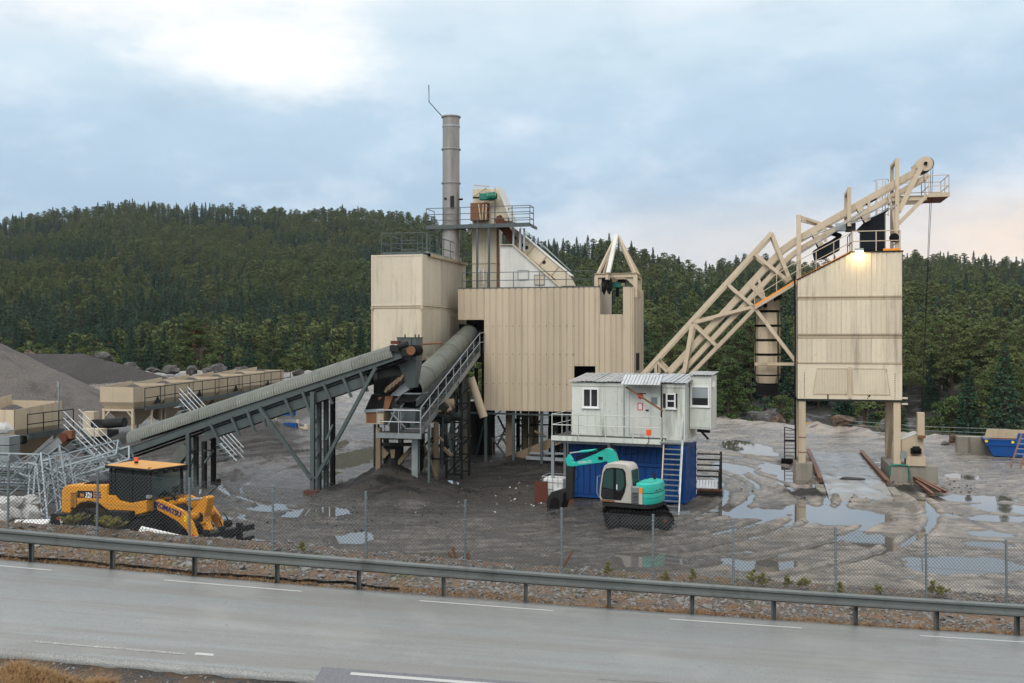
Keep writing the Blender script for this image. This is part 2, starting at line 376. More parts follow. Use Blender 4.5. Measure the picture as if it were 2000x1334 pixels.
DARK = [(blob(768, 958, 4.6, 4.6), 1), (blob(900, 940, 5.5, 6), 1), (blob(1130, 965, 3.5, 2.5), .8), (blob(1000, 1000, 6, 2.2), .45), (blob(1390, 990, 1.5, 2.5), .6), (blob(1010, 925, 5, 6.5), 1), (blob(1080, 900, 5, 5), 1), (blob(960, 975, 5, 2.4), .8), (blob(500, 880, 4.5, 6.5), .85), (blob(540, 815, 6, 11), .8),
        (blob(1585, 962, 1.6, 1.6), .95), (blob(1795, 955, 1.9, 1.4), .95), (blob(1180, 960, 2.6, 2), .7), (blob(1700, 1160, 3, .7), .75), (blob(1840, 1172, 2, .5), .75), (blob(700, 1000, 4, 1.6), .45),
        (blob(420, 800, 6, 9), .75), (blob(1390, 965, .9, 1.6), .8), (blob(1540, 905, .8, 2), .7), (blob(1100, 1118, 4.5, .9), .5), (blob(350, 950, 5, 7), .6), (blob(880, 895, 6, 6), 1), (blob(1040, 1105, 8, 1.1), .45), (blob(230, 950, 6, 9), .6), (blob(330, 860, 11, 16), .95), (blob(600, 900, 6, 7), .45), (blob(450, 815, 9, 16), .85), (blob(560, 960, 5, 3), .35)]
EDX, EDY = [-70, -10, 5, 18.7, 28, 32, 37, 60], [125, 122, 106, 91, 79, 74, 72, 66]
rg = np.random.default_rng(5)
ARCS = [(-3.5 + rg.normal() * 1.2, 52 + rg.normal() * 1.5, 11.0 + i * .85 + rg.normal() * .3, rg.uniform(.09, .15)) for i in range(14)]
ARCS += [(34 + rg.normal() * 3, 36 + rg.normal() * 3, 17 + i * 1.1 + rg.normal() * .4, rg.uniform(.015, .03)) for i in range(9)]
ARCS += [(4 + rg.normal() * 6, -60 + rg.normal() * 4, 92 + i * 1.15 + rg.normal() * .3, rg.uniform(.015, .03)) for i in range(11)]
PXR = [-400, 0, 100, 230, 330, 450, 560, 700, 830, 900, 1040, 1120, 1190, 1250, 1310, 1370, 1400, 1440, 1500, 1560, 1700, 1780, 1860, 1930, 2000, 2500]
PYR = [455, 424, 410, 390, 397, 398, 406, 403, 416, 432, 463, 469, 461, 478, 494, 514, 508, 496, 497, 506, 500, 489, 491, 498, 508, 540]
RRX, RRY = [-400, 700, 830, 1040, 1190, 1370, 1410, 2400], [930, 930, 830, 640, 560, 560, 700, 700]
RFX, RFY = [-400, 600, 1000, 1300, 1500, 2400], [235, 235, 215, 175, 150, 140]
def base_yard(X, Y):
    shp = X.shape; X = X.ravel(); Y = Y.ravel()
    z = 3.0 * sst(-X, 8, 22) * sst(Y, 82, 117) + fbm(X * .33, Y * .33, 3, 11) * .045 + fbm(X * 1.5, Y * 1.5, 3, 23) * .034 + fbm(X * 5.2, Y * 3.6, 3, 25) * .036 - .05 * sst(fbm(X * .9, Y * 3.2, 3, 27), .12, .3)
    ok = Y < 92
    for cx, cy, r, dp in ARCS:
        d0 = np.hypot(X - cx, Y - cy) - r; m = np.nonzero(ok & (np.abs(d0) < 1.3))[0]
        if not len(m): continue
        x, y, d0 = X[m], Y[m], d0[m]; ang = np.arctan2(y - cy, x - cx); d0 = d0 + .35 * fbm(ang * 3, ang * 0 + r, 2, 41)
        vis = sst(fbm(x * .13 + r, y * .13, 2, 47) + .5, .26, .44); d = np.abs(d0); lug = .55 + .45 * np.sin(ang * r * 14 + d0 * 6)
        z[m] += vis * dp * (-np.exp(-(d / .2) ** 2) * (.6 + .4 * lug) + .6 * np.exp(-((d - .38) / .14) ** 2))
    for (cx, cy, rx, ry), h in MOUND:
        m = np.nonzero((np.abs(X - cx) < rx * 1.3) & (np.abs(Y - cy) < ry * 1.3))[0]
        if not len(m): continue
        x, y = X[m], Y[m]; q = np.hypot((x - cx) / rx, (y - cy) / ry) + .35 * fbm(x * .9, y * .9, 3, 53)
        z[m] += h * np.clip(1 - q, 0, 1) ** 1.15 * (1 + .25 * fbm(x * 2.2, y * 2.2, 3, 59))
    pud = np.full(X.shape, 9.0)
    for cx, cy, rx, ry in PW:
        m = np.nonzero((np.abs(X - cx) < rx * 2) & (np.abs(Y - cy) < ry * 2))[0]
        if not len(m): continue
        x, y = X[m], Y[m]; q = np.hypot((x - cx) / rx, (y - cy) / ry) + .8 * fbm(x / rx * .9 + cx, y / ry * .9, 4, 61) + .55 * fbm(x * 1.6, y * 1.2, 4, 67)
        pud[m] = np.minimum(pud[m], q)
    pf = 1 - sst(pud, .75, 1.25)
    z = z * (1 - .85 * pf) - .15 * pf
    return z.reshape(shp), pf.reshape(shp)
def hill(X, Y):
    px = X / np.maximum(Y, 1) * F + 1000
    rr = np.interp(px, RRX, RRY); rf = np.interp(px, RFX, RFY)
    er = (HY - np.interp(px, PXR, PYR)) / F - 13.0 / rr
    right = sst(px, 1250, 1450)
    ef = (-16 - 4 * right) / rf
    t = (Y - rf) / (rr - rf); tc_ = np.clip(t, 0, 1)
    e = ef + (er - ef) * (tc_ ** .62) ; z = CZ + Y * e
    z = z + right * sst(Y - rf, 0, 9) * (6.5 + 5 * fbm(X * .05, Y * 0, 3, 71)) * (1 - sst(t, .1, .5))
    bump_ = 14 * right * np.exp(-((t - .42) / .17) ** 2)
    z = z + bump_ - np.where(t > 1, (t - 1) * 60, 0) + np.where(t < 0, t * 40, 0)
    return z + fbm(X * .02, Y * .02, 3, 73) * 9 * sst(t, 0, .2) * (1 - sst(t, .85, 1)), t, right
def H(X, Y):
    X = np.asarray(X, float); Y = np.asarray(Y, float)
    zy, pf = base_yard(X, Y)
    ed = np.interp(X, EDX, EDY) + 2.5 * fbm(X * .2, X * 0, 2, 77)
    zy = zy - 15 * sst(Y - ed, 0, 16) + .9 * np.exp(-((Y - ed + 1.0) / 1.6) ** 2) * (fbm(X * .6, Y * .6, 3, 79) + .35)
    hz, t, right = hill(X, Y)
    zy = np.where(Y > ed + 10, np.maximum(zy, hz), zy)
    z0 = zr(X)
    zb = z0 - .04 + .16 * fbm(X * .7, Y * .7, 3, 83) * sst(Y, 24.5, 25.5) + .07 * fbm(X * 3, Y * 3, 2, 87) + .12 * sst(Y, 25.5, 27.5)
    k = sst(Y, 28.0, 29.2 + 1.5 * np.maximum(z0, .1))
    return zb * (1 - k) + zy * k, pf * k, 1 - k, right * sst(t, -.02, 0) * (1 - sst(t, .06, .16))
def bankz(x, y):                       # the same bank, a cheap reading for single stones
    return float(np.interp(x, BX, BZ[int(np.clip((y - 24.3) / .1, 0, 49))]))
def Hs(x, y): return float(H(np.array([x]), np.array([y]))[0][0])
BX = np.linspace(-15, 15, 301)
BZ = H(*np.meshgrid(BX, 24.3 + np.arange(50) * .1))[0]
def grid_mesh(name, X, Y, Z, mat, attrs, kind='structure'):
    ny, nx = X.shape; me = bpy.data.meshes.new(name)
    co = np.stack([X, Y, Z], -1).reshape(-1, 3).astype(np.float32)
    i = np.arange(ny * nx).reshape(ny, nx)
    q = np.stack([i[:-1, :-1], i[:-1, 1:], i[1:, 1:], i[1:, :-1]], -1).reshape(-1, 4).astype(np.int32)
    me.vertices.add(len(co)); me.vertices.foreach_set('co', co.ravel())
    me.loops.add(q.size); me.loops.foreach_set('vertex_index', q.ravel())
    me.polygons.add(len(q)); me.polygons.foreach_set('loop_start', np.arange(0, q.size, 4, dtype=np.int32))
    me.polygons.foreach_set('use_smooth', np.ones(len(q), bool))
    me.update(calc_edges=True)
    for k, v in attrs.items():
        a = me.attributes.new(k, 'FLOAT', 'POINT'); a.data.foreach_set('value', v.ravel().astype(np.float32))
    me.materials.append(mat); o = bpy.data.objects.new(name, me); COL.objects.link(o); o['kind'] = kind; return o

# ---- ground materials
def attr(t, name):
    n = t.n('ShaderNodeAttribute'); n.attribute_name = name; return n.outputs['Fac']
def groundmat():
    t = NT('wet_mud'); dk, bk, lt = attr(t, 'dark'), attr(t, 'bank'), attr(t, 'light')
    n1 = t.noise(.55, 7, .62); n2 = t.noise(3.2, 9, .7); n3 = t.noise(1.0, 6, .65, (.8, 2.6, 1)); n4 = t.noise(13, 5, .7)
    mud = t.mix(t.ramp(n2, .34, .66), (.055, .048, .042), (.155, .137, .118))
    mud = t.mix(t.math('MULTIPLY', lt, t.ramp(n1, .28, .56)), mud, t.mix(n4, (.24, .205, .17), (.50, .435, .36)))
    mud = t.mix(t.math('MULTIPLY', t.ramp(n4, .56, .68), .55), mud, (.035, .032, .03))
    mud = t.mix(t.math('MULTIPLY', t.ramp(n3, .56, .66), .75), mud, (.035, .032, .029))
    mud = t.mix(t.math('MULTIPLY', t.ramp(n4, .66, .74), .5), mud, (.42, .39, .35))
    d = t.math('MULTIPLY', dk, t.ramp(t.math('ADD', n2, t.math('MULTIPLY', n1, .6)), .42, .78, .7, 1.0), True)
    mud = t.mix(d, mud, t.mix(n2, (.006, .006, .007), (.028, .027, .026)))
    bank = t.mix(t.ramp(t.noise(1.6, 6, .65), .42, .6), (.085, .075, .065), (.17, .095, .045))
    bank = t.mix(t.ramp(t.noise(11, 4, .6), .5, .7), bank, (.19, .185, .18))
    mud = t.mix(t.math('MULTIPLY', t.math('SUBTRACT', 1.0, lt), t.ramp(t.noise(.8, 6, .65, (.6, 1.8, 1)), .42, .6)), mud, (.045, .041, .037))
    c = t.mix(bk, mud, bank)
    wet = t.ramp(t.math('ADD', t.noise(.35, 5, .6), t.math('MULTIPLY', t.math('SUBTRACT', n2, .5), .5)), .36, .52)
    sz = t.n('ShaderNodeSeparateXYZ'); t.t.links.new(t.pos, sz.inputs[0])
    low = t.math('MULTIPLY', t.ramp(sz.outputs[2], .025, -.03), t.math('SUBTRACT', 1.0, bk)); wet = t.math('MAXIMUM', wet, low)
    c = t.mix(t.math('MULTIPLY', low, .55), c, (.035, .032, .028))
    ro = t.ramp(wet, 0, 1, .6, .13); ro = t.math('MAXIMUM', ro, t.math('MULTIPLY', bk, .8)); ro = t.math('MAXIMUM', ro, t.math('MULTIPLY', d, .62))
    t.bump(t.math('ADD', t.noise(7, 8, .7), t.math('MULTIPLY', t.noise(38, 3), .35)), .8, .07)
    return t.fin(c, ro, 0, t.math('SUBTRACT', .5, t.math('MULTIPLY', d, .36)))
def hillmat():
    t = NT('forest_floor'); rk = attr(t, 'rock')
    c = t.mix(t.noise(.12, 6, .6), (.016, .018, .011), (.045, .04, .024))
    r = t.mix(t.ramp(t.noise(.35, 8, .7, (1, 1, .5)), .42, .66), (.03, .029, .03), (.20, .195, .20))
    f = t.math('MULTIPLY', rk, t.ramp(t.noise(.16, 5, .6), .42, .56)); t.bump(t.noise(.6, 8, .7), 1.0, 1.2)
    return t.fin(t.mix(f, c, r), .9)
def roadmat():
    t = NT('damp_asphalt'); n = t.noise(62, 2, .5); k = t.noise(140, 2, .6); w = t.noise(1, 5, .6, (.05, 1.5, 1)); p = t.noise(.7, 5)
    c = t.mix(t.ramp(n, .38, .66), (.125, .138, .138), (.29, .30, .295)); c = t.mix(t.ramp(k, .62, .72), c, (.46, .46, .43))
    c = t.mix(t.math('MULTIPLY', t.ramp(w, .42, .62), .5), c, (.165, .152, .135))
    c = t.mix(t.math('MULTIPLY', t.ramp(p, .5, .7), .3), c, (.30, .30, .285))
    ro = t.math('ADD', t.ramp(w, .35, .65, .22, .38), t.math('MULTIPLY', t.noise(1.8, 5), .14))
    t.bump(t.math('ADD', n, k), .22, .012); return t.fin(c, ro, 0, .55)
def vergemat():
    t = NT('roadside_soil'); c = t.mix(t.ramp(t.noise(22, 4, .7), .4, .65), (.016, .015, .015), (.085, .082, .08))
    c = t.mix(t.ramp(t.noise(1.1, 5), .46, .6), c, (.10, .06, .03)); t.bump(t.noise(30, 5, .7), .9, .04); return t.fin(c, .75)
def watermat():
    t = NT('puddle_water_surface'); t.b.inputs['IOR'].default_value = 1.95
    n = t.n('ShaderNodeBump'); n.inputs['Strength'].default_value = .02; n.inputs['Distance'].default_value = .01
    t.t.links.new(t.noise(3, 2), n.inputs['Height']); t.t.links.new(n.outputs[0], t.b.inputs['Normal'])
    return t.fin((.12, .11, .095), .03, 0, .5)
gm, hm, rm, vm = groundmat(), hillmat(), roadmat(), vergemat()

# ---- ground sheet: fan shaped, finer towards the road
ys = [24.22]
while ys[-1] < 128: ys.append(ys[-1] + max(.045, .0000365 * ys[-1] ** 2 * 1.25))
ys = np.array(ys); aa = np.linspace(-.66, .66, 860)
A, Yg = np.meshgrid(aa, ys); Xg = A * Yg
Zg, pfg, bkg, rkg = H(Xg, Yg)
dk = np.zeros_like(Xg)
wob = .5 * fbm(Xg * .5, Yg * .5, 4, 91)
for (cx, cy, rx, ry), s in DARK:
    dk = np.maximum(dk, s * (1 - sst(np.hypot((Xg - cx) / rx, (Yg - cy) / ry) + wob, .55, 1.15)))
lt = sst(Xg, 1, 15) * .8 + .6 * sst(-Xg, 6, 16) * sst(Yg, 80, 105); lt = np.clip(lt + .3 * sst(Yg, 34, 30), 0, 1)  # paler zones: sky sheen of the wet ground put into the mud colour
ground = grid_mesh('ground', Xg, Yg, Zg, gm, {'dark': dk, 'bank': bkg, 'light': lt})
# ---- hills behind
hy = [128.0]
while hy[-1] < 2200: hy.append(hy[-1] * 1.018)
hy = np.array(hy); ha = np.linspace(-1.1, 1.1, 330)
A2, Yh = np.meshgrid(ha, hy); Xh = A2 * Yh
Zh, _, _, rk = H(Xh, Yh)
m0 = (Yh < 132); Zh = np.where(m0, Zh - .12, Zh)
hillside = grid_mesh('hillside', Xh, Yh, Zh, hm, {'rock': rk})
# ---- ground on both sides of the yard, near verge
xs = np.concatenate([np.linspace(-46, 46, 380)]); yv = np.concatenate([np.linspace(1, 14, 24), np.linspace(14.3, 18.6, 60)])
Xv, Yv = np.meshgrid(xs, yv)
Zv = zr(Xv) - .17 + .10 * fbm(Xv * 1.2, Yv * 1.2, 3, 97) + .06 * fbm(Xv * 5, Yv * 5, 2, 99) + .25 * np.maximum(15 - Yv, 0)
verge = grid_mesh('verge', Xv, Yv, Zv, vm, {})
# ---- road: a slab with a broken near edge
xr = np.linspace(-46, 46, 700); edge = 18.16 + .16 * fbm(xr * .5, xr * 0, 3, 101) + .09 * fbm(xr * 3, xr * 0, 3, 103) - .9 * sst(xr, -3.6, -2.6)
tt = np.concatenate([[0, 0], np.linspace(.01, 1, 30), [1]])
Xr = np.repeat(xr[None], len(tt), 0); Yr = edge[None] + (24.30 - edge[None]) * tt[:, None]
Zr = zr(Xr) + .03 * np.sin((Yr - 18.3) / 6 * math.pi); Zr[0] -= .20; Zr[-1] -= .20
road = grid_mesh('road', Xr, Yr, Zr, rm, {})
def strip(name, x0, x1, y0, y1, mat, lift, parent=road, n=None):
    n = n or max(2, int((x1 - x0) / .4)); b = MB(); vs = []
    for i in range(n + 1):
        x = x0 + (x1 - x0) * i / n
        for yy in (y0, y1): vs.append((x, yy, float(zr(x)) + .03 * math.sin((yy - 18.3) / 6 * math.pi) + lift))
    b.add(vs, [(2 * i, 2 * i + 2, 2 * i + 3, 2 * i + 1) for i in range(n)]); o = b.build(name, mat, parent); return o
def linemat(name, wear):
    t = NT(name); c = t.mix(t.ramp(t.noise(45, 4, .7), wear, wear + .12), (.46, .47, .45), (.13, .13, .125)); return t.fin(c, .5)
lm, lw = linemat('road_line_paint', .56), linemat('worn_road_line_paint', .42)
for a, b in ((-22, -17.2), (-16.6, -10.95), (-8.28, -5.0), (-2.2, .98), (3.75, 6.9), (9.7, 12.9), (15.6, 18.8)):
    strip('road_marking', a, b, 23.64, 23.73, lm, .004)
strip('road_marking', -9.0, -6.15, 18.66, 18.76, lw, .004); strip('road_marking', -5.98, -5.63, 18.72, 18.84, lm, .004)
strip('road_marking', -2.98, 1.6, 18.30, 18.44, lm, .010)
pm = NT('fresh_asphalt'); pc = pm.mix(pm.ramp(pm.noise(50, 3), .4, .65), (.085, .085, .10), (.20, .20, .215)); pm.bump(pm.noise(90, 2), .2, .01)
patchmat = pm.fin(pc, .45)
strip('asphalt_patch', -3.55, 6.5, 17.3, 18.62, patchmat, .005)
ckm = NT('crack_dark'); ckmat = ckm.fin((.03, .03, .032), .8, 0, .1)
rc_ = random.Random(8)
for x0, x1, y in ((1.6, 3.9, 19.0), (3.4, 5.6, 18.8)):
    b = MB(); x = x0; vs = []
    while x < x1: y += rc_.gauss(0, .016); w_ = .003 + .005 * rc_.random(); z_ = float(zr(x)) + .03 * math.sin((y - 18.3) / 6 * math.pi) + .0035; vs += [(x, y - w_, z_), (x, y + w_, z_)]; x += .09
    b.add(vs, [(2 * i, 2 * i + 2, 2 * i + 3, 2 * i + 1) for i in range(len(vs) // 2 - 1)]); b.build('crack', ckmat, road)
# ---- puddles: one level sheet that shows wherever the mud lies lower
wm = watermat()
b = MB(); b.add([(-24, 30.6, -.047), (26, 29.6, -.047), (44, 62, -.047), (30, 88, -.047), (-12, 88, -.047), (-40, 58, -.047)], [(0, 1, 2, 3, 4, 5)])
b.build('puddle_water', wm, None, kind='structure')

# ================================================================ stones, grass on the bank and verge
def rock_mb(seed, sz=(1, .8, .45), n=1, rough=.28):
    import bmesh
    bm = bmesh.new(); bmesh.ops.create_icosphere(bm, subdivisions=n, radius=.5); r = random.Random(seed)
    off = Vector((r.uniform(0, 50), r.uniform(0, 50), r.uniform(0, 50)))
    from mathutils import noise as mn
    pl = [(Vector((r.gauss(0, 1), r.gauss(0, 1), r.gauss(0, .7))).normalized(), r.uniform(.28, .42)) for _ in range(7)]
    for v in bm.verts:
        p = v.co * (1 + rough * mn.noise(v.co * 2.2 + off) + rough * .5 * mn.noise(v.co * 5 + off))
        for nn, d in pl:
            e = p.dot(nn) - d
            if e > 0: p = p - nn * e * .9
        v.co = Vector((p.x * sz[0], p.y * sz[1], p.z * sz[2]))
    b = MB(); b.add([v.co.copy() for v in bm.verts], [[w.index for w in f.verts] for f in bm.faces]); bm.free(); return b
stone_t = NT('shale_stone'); oi = stone_t.n('ShaderNodeObjectInfo').outputs['Random']
sc_ = stone_t.mix(stone_t.noise(6, 5), (.10, .10, .10), (.27, .265, .255)); sc_ = stone_t.mix(stone_t.math('MULTIPLY', stone_t.ramp(stone_t.noise(2.1, 3), .55, .7), .6), sc_, (.16, .10, .055))
stonemat = stone_t.fin(sc_, .6)
SV = [rock_mb(i, (1, .75, .30), 1) for i in range(10)]
SM = [s.mesh('stone', stonemat) for s in SV]
rs = random.Random(11)
for i in range(300):
    x = rs.uniform(-14.5, 14.5); y = 24.6 + (rs.random() ** .8) * 3.0 if i % 6 else rs.uniform(27.6, 29.2); s = .14 + .26 * rs.random() ** 2.0
    o = bpy.data.objects.new('stone', rs.choice(SM)); COL.objects.link(o); o.parent = ground
    o.location = (x, y, bankz(x, y) + s * .06); o.rotation_euler = (rs.gauss(0, .35), rs.gauss(0, .35), rs.uniform(0, 6.3)); o.scale = (s, s, s * rs.uniform(.8, 1.5))
def scatter(name, n, protos, posf, sf, mat, seed, tilt=.3, zs=(.8, 1.4), lift=.05):
    r = np.random.default_rng(seed); P = posf(r, n); allv = []; allf = []; base = 0
    z = P[:, 2]; s = sf(r, n)
    for k in range(n):
        pb = protos[k % len(protos)]; v = np.array(pb.v); e = Matrix.Rotation(r.uniform(0, 6.3), 3, 'Z') @ Matrix.Rotation(r.normal() * tilt, 3, 'X') @ Matrix.Rotation(r.normal() * tilt, 3, 'Y')
        v = v * s[k]; v[:, 2] *= r.uniform(*zs); v = v @ np.array(e).T + P[k] + np.array([0, 0, lift * s[k]])
        allv.append(v); allf += [tuple(i + base for i in f) for f in pb.f]; base += len(v)
    me = bpy.data.meshes.new(name); me.from_pydata(np.concatenate(allv).tolist(), [], allf); me.materials.append(mat); me.update()
    o = bpy.data.objects.new(name, me); COL.objects.link(o); o['kind'] = 'stuff'; return o
def bankpos(r, n):
    x = r.uniform(-15, 15, n); y = 24.45 + r.random(n) ** 1.1 * 3.6; w = fbm(x * .5, y * .8, 3, 111); y = np.where(w < -.08, 24.4 + r.random(n) * 4.8, y)
    return np.stack([x, y, H(x, y)[0]], -1)
scatter('bank_gravel', 8500, SV[:6], bankpos, lambda r, n: .04 + .14 * r.random(n) ** 2.2, stonemat, 3)
def vergepos(r, n):
    x = r.uniform(-9.5, 1, n); y = r.uniform(16.4, 18.1, n)
    z = zr(x) - .17 + .10 * fbm(x * 1.2, y * 1.2, 3, 97) + .06 * fbm(x * 5, y * 5, 2, 99); return np.stack([x, y, z], -1)
scatter('verge_gravel', 1500, SV[:5], vergepos, lambda r, n: .02 + .07 * r.random(n) ** 3, stonemat, 4)
def yardpos(r, n):
    c = [GZ(1080, 925), GZ(1020, 960), GZ(900, 965), GZ(1180, 975), GZ(1790, 950), GZ(760, 950), GZ(520, 850), GZ(1580, 965), GZ(700, 1010), GZ(980, 905)]
    i = r.integers(0, len(c), n); x = np.array([c[k].x for k in i]) + r.normal(0, 2.0, n); y = np.array([c[k].y for k in i]) + r.normal(0, 2.0, n)
    return np.stack([x, y, H(x, y)[0]], -1)
blk = NT('asphalt_crumb'); blkm = blk.fin(blk.mix(blk.noise(5, 4), (.008, .008, .009), (.035, .034, .033)), .45)
scatter('asphalt_crumbs', 2600, SV[:5], yardpos, lambda r, n: .03 + .16 * r.random(n) ** 4, blkm, 6, lift=.1)
def litpos(r, n):
    c = [GZ(1085, 905), GZ(1050, 890), GZ(1000, 945), GZ(1030, 985), GZ(880, 985), GZ(960, 960)]
    i = r.integers(0, len(c), n); x = np.array([c[k].x for k in i]) + r.normal(0, 1.3, n); y = np.array([c[k].y for k in i]) + r.normal(0, 1.2, n); return np.stack([x, y, H(x, y)[0]], -1)
lt_m = NT('pale_scrap'); scatter('pale_debris', 170, SV[:5], litpos, lambda r, n: .03 + .16 * r.random(n) ** 4, lt_m.fin((.5, .5, .48), .6), 9, lift=.15)
def drypos(r, n):
    a = r.uniform(-.6, .6, n); y = 30 + 42 * r.random(n) ** 1.3; x = a * y
    return np.stack([x, y, H(x, y)[0]], -1)
scatter('yard_pebbles', 3200, SV[:5], drypos, lambda r, n: .02 + .06 * r.random(n) ** 3, stonemat, 8, lift=.1)
def grass(name, n, posf, hf, mat, seed, lean=.5, wid=.008):
    r = np.random.default_rng(seed); P = posf(r, n); h = hf(r, n); an = r.uniform(0, 6.28, n); ln = np.abs(r.normal(0, lean, n)); wa = an + 1.57
    d = np.stack([np.cos(an) * ln, np.sin(an) * ln, np.ones(n)], -1); w = np.stack([np.cos(wa), np.sin(wa), np.zeros(n)], -1) * wid
    m = P + d * h[:, None] * .55; tip = P + d * h[:, None] * np.array([1.5, 1.5, .85])
    V = np.stack([P - w, P + w, m + w * .7, m - w * .7, tip], 1).reshape(-1, 3)
    fs = []
    for k in range(n): i = 5 * k; fs += [(i, i + 1, i + 2, i + 3), (i + 3, i + 2, i + 4)]
    me = bpy.data.meshes.new(name); me.from_pydata(V.tolist(), [], fs); me.materials.append(mat); me.update()
    o = bpy.data.objects.new(name, me); COL.objects.link(o); o['kind'] = 'stuff'; return o
dg = NT('dead_grass_blades'); drygrass = dg.fin(dg.mix(dg.noise(3, 4), (.20, .085, .03), (.36, .24, .10)), .8)
gg = NT('green_grass_blades'); greengrass = gg.fin(gg.mix(gg.noise(3, 4), (.07, .09, .02), (.20, .20, .05)), .8)
def g1(r, n):
    x = -8.9 + np.abs(r.normal(0, .75, n)); y = r.uniform(16.3, 17.75, n); y = np.minimum(y, 17.75 - (x + 9) * .45)
    k = r.random(n) < .2; x = np.where(k, -7.05 + r.normal(0, .12, n), x); y = np.where(k, 17.0 + r.normal(0, .08, n), y)
    z = zr(x) - .17 + .10 * fbm(x * 1.2, y * 1.2, 3, 97); return np.stack([x, y, z], -1)
grass('dead_grass', 9000, g1, lambda r, n: r.uniform(.06, .26, n), drygrass, 21, .7, .006)
def g2(r, n):
    x = r.uniform(-15, 15, n); w = fbm(x * .4, x * 0 + 3, 3, 121); y = 24.36 + np.abs(r.normal(0, .10, n)) + np.clip(w, 0, 1) * r.random(n) * 2
    k = r.random(n) < .5; y = np.where(k, 24.5 + r.random(n) * 3.4, y); x = np.where(k & (r.random(n) < .55), -14 + 7 * r.random(n), x)
    return np.stack([x, y, H(x, y)[0]], -1)
grass('bank_grass', 12000, g2, lambda r, n: r.uniform(.03, .13, n), drygrass, 22, .9, .007)
def g3(r, n):
    cx = r.choice(np.array([-12.6, -10.6, -9.9, -8.4, -7, -5.6, -2.8, 1.5, 3, 6, 9]), n); x = cx + r.normal(0, .35, n); y = 26.6 + r.normal(0, .7, n); return np.stack([x, y, H(x, y)[0]], -1)
grass('moss_tufts', 3500, g3, lambda r, n: r.uniform(.03, .12, n), greengrass, 23, .9, .008)
# shrubs and seedlings by the fence
nb = NT('seedling_needles'); nbm = nb.fin(nb.mix(nb.noise(9, 3), (.20, .21, .05), (.42, .38, .10)), .7)
def sprout(px, py, Y, h, wide, label, name='pine_seedling', cat='seedling', seed=0, mat=None):
    c = G(px, py, Y); c.z = Hs(c.x, c.y); r = random.Random(seed); h *= .72; wide *= .75; t = free(name, label, cat, c, 0, 'young plants along the fence')
    st = MB(); nd = MB(); br = [Vector((0, 0, 0))]
    st.tube((0, 0, -.05), (0, 0, h * .9), .008, 5, .004)
    for k in range(int(10 + 16 * wide)):
        z = r.uniform(.15, .95) * h; a = r.uniform(0, 6.3); l = wide * r.uniform(.4, 1) * (1.15 - z / h); e = Vector((math.cos(a) * l, math.sin(a) * l, z + l * .5))
        st.tube((0, 0, z), e, .005, 4, .002, False)
        for q in range(70):
            p = Vector((0, 0, z)).lerp(e, r.uniform(.35, 1)); d = Vector((r.gauss(0, 1), r.gauss(0, 1), r.gauss(.5, .8))).normalized() * r.uniform(.04, .09); w = d.cross(Vector((r.random(), r.random(), r.random()))).normalized() * .013
            nd.add([p - w, p + w, p + d], [(0, 1, 2)])
    st.build('stem', M['plank'], t); nd.build('needles', mat or nbm, t)
i = 0
for px, py, h, w, lab in ((1188,1135,.55,.22,'yellow-green seedling left of the tallest middle post above the rail'),(1300,1140,.35,.2,'low seedling just behind the guard rail beside a middle fence post'),(1352,1150,.5,.2,'seedling between two fence posts right of the excavator'),
    (1472,1150,.6,.35,'bushy yellow-green seedling at the widest part of the fence'),(1490,1150,.5,.25,'slim seedling touching the bushy one by the fence'),(1538,1158,.5,.25,'seedling half-way along the wide fence bay'),(1568,1160,.4,.4,'low spreading seedling beside the fence bay'),
    (1640,1165,.4,.2,'small seedling right beside a fence post'),(1715,1170,.3,.3,'flat seedling in front of the dark gravel heap'),(1822,1178,.6,.3,'seedling next to the second fence post from the right edge'),(1840,1180,.4,.4,'low bushy seedling near the right end of the fence'),(590,1085,.45,.2,'thin seedling right of the loader behind the rail')):
    sprout(px, py, 27.3, h, w, lab, seed=i); i += 1
for px, w, h, lab in ((140, .8, .40, 'yellowish leafy shrub beneath the loader rear'), (207, .75, .5, 'yellowish leafy shrub by the fence post at the loader'), (225, .6, .35, 'low yellowish shrub right of the post at the loader')):
    sprout(px, 1050, 28.0, h, w, lab, 'shrub', 'shrub', seed=i); i += 1

# ================================================================ guard rail
gr = free('guard_rail', 'long grey steel W-beam guard rail along the far edge of the road', 'guard rail', (0, 24.3, float(zr(0.0))))
def rl(x, y, z): return (x, y - 24.3, float(zr(x)) + z - float(zr(0.0)))
prof = [(0.0, .785), (-.02, .785), (-.075, .745), (-.075, .70), (-.012, .655), (-.012, .60), (-.075, .555), (-.075, .51), (-.02, .47), (0.0, .47)]
px_posts = [-104, 58, 217, 378, 540, 700, 866, 1027, 1190, 1353, 1513, 1673, 1832, 1990, 2150]
pxs = [(p - 1000) / F * 24.3 for p in px_posts]
for i in range(0, len(pxs) - 1, 2):
    x0, x1 = pxs[i] - .12, pxs[i + 2] + .12; k = (i // 2) % 2 * .004; b = MB(); rings = []
    for j in range(9):
        x = x0 + (x1 - x0) * j / 8
        rings.append([Vector(rl(x, 24.22 + y - k, z)) for y, z in prof] + [Vector(rl(x, 24.224 + y - k, z)) for y, z in reversed(prof)])
    b.loft(rings, True); o = b.build('beam', M['guard'], gr)
pb = MB(); pb.box((-.05, 0, -.9), (-.044, .1, .74)); pb.box((.044, 0, -.9), (.05, .1, .74)); pb.box((-.044, .094, -.9), (.044, .1, .74)); pme = pb.mesh('post', M['guard'])
sb = MB(); sb.box((-.05, -.12, .54), (.05, .0, .70)); sme = sb.mesh('spacer', M['darksteel'])
bb = MB(); bb.tube((0, -.155, 0), (0, -.13, 0), .016, 6); bme = bb.mesh('bolt', M['darksteel'])
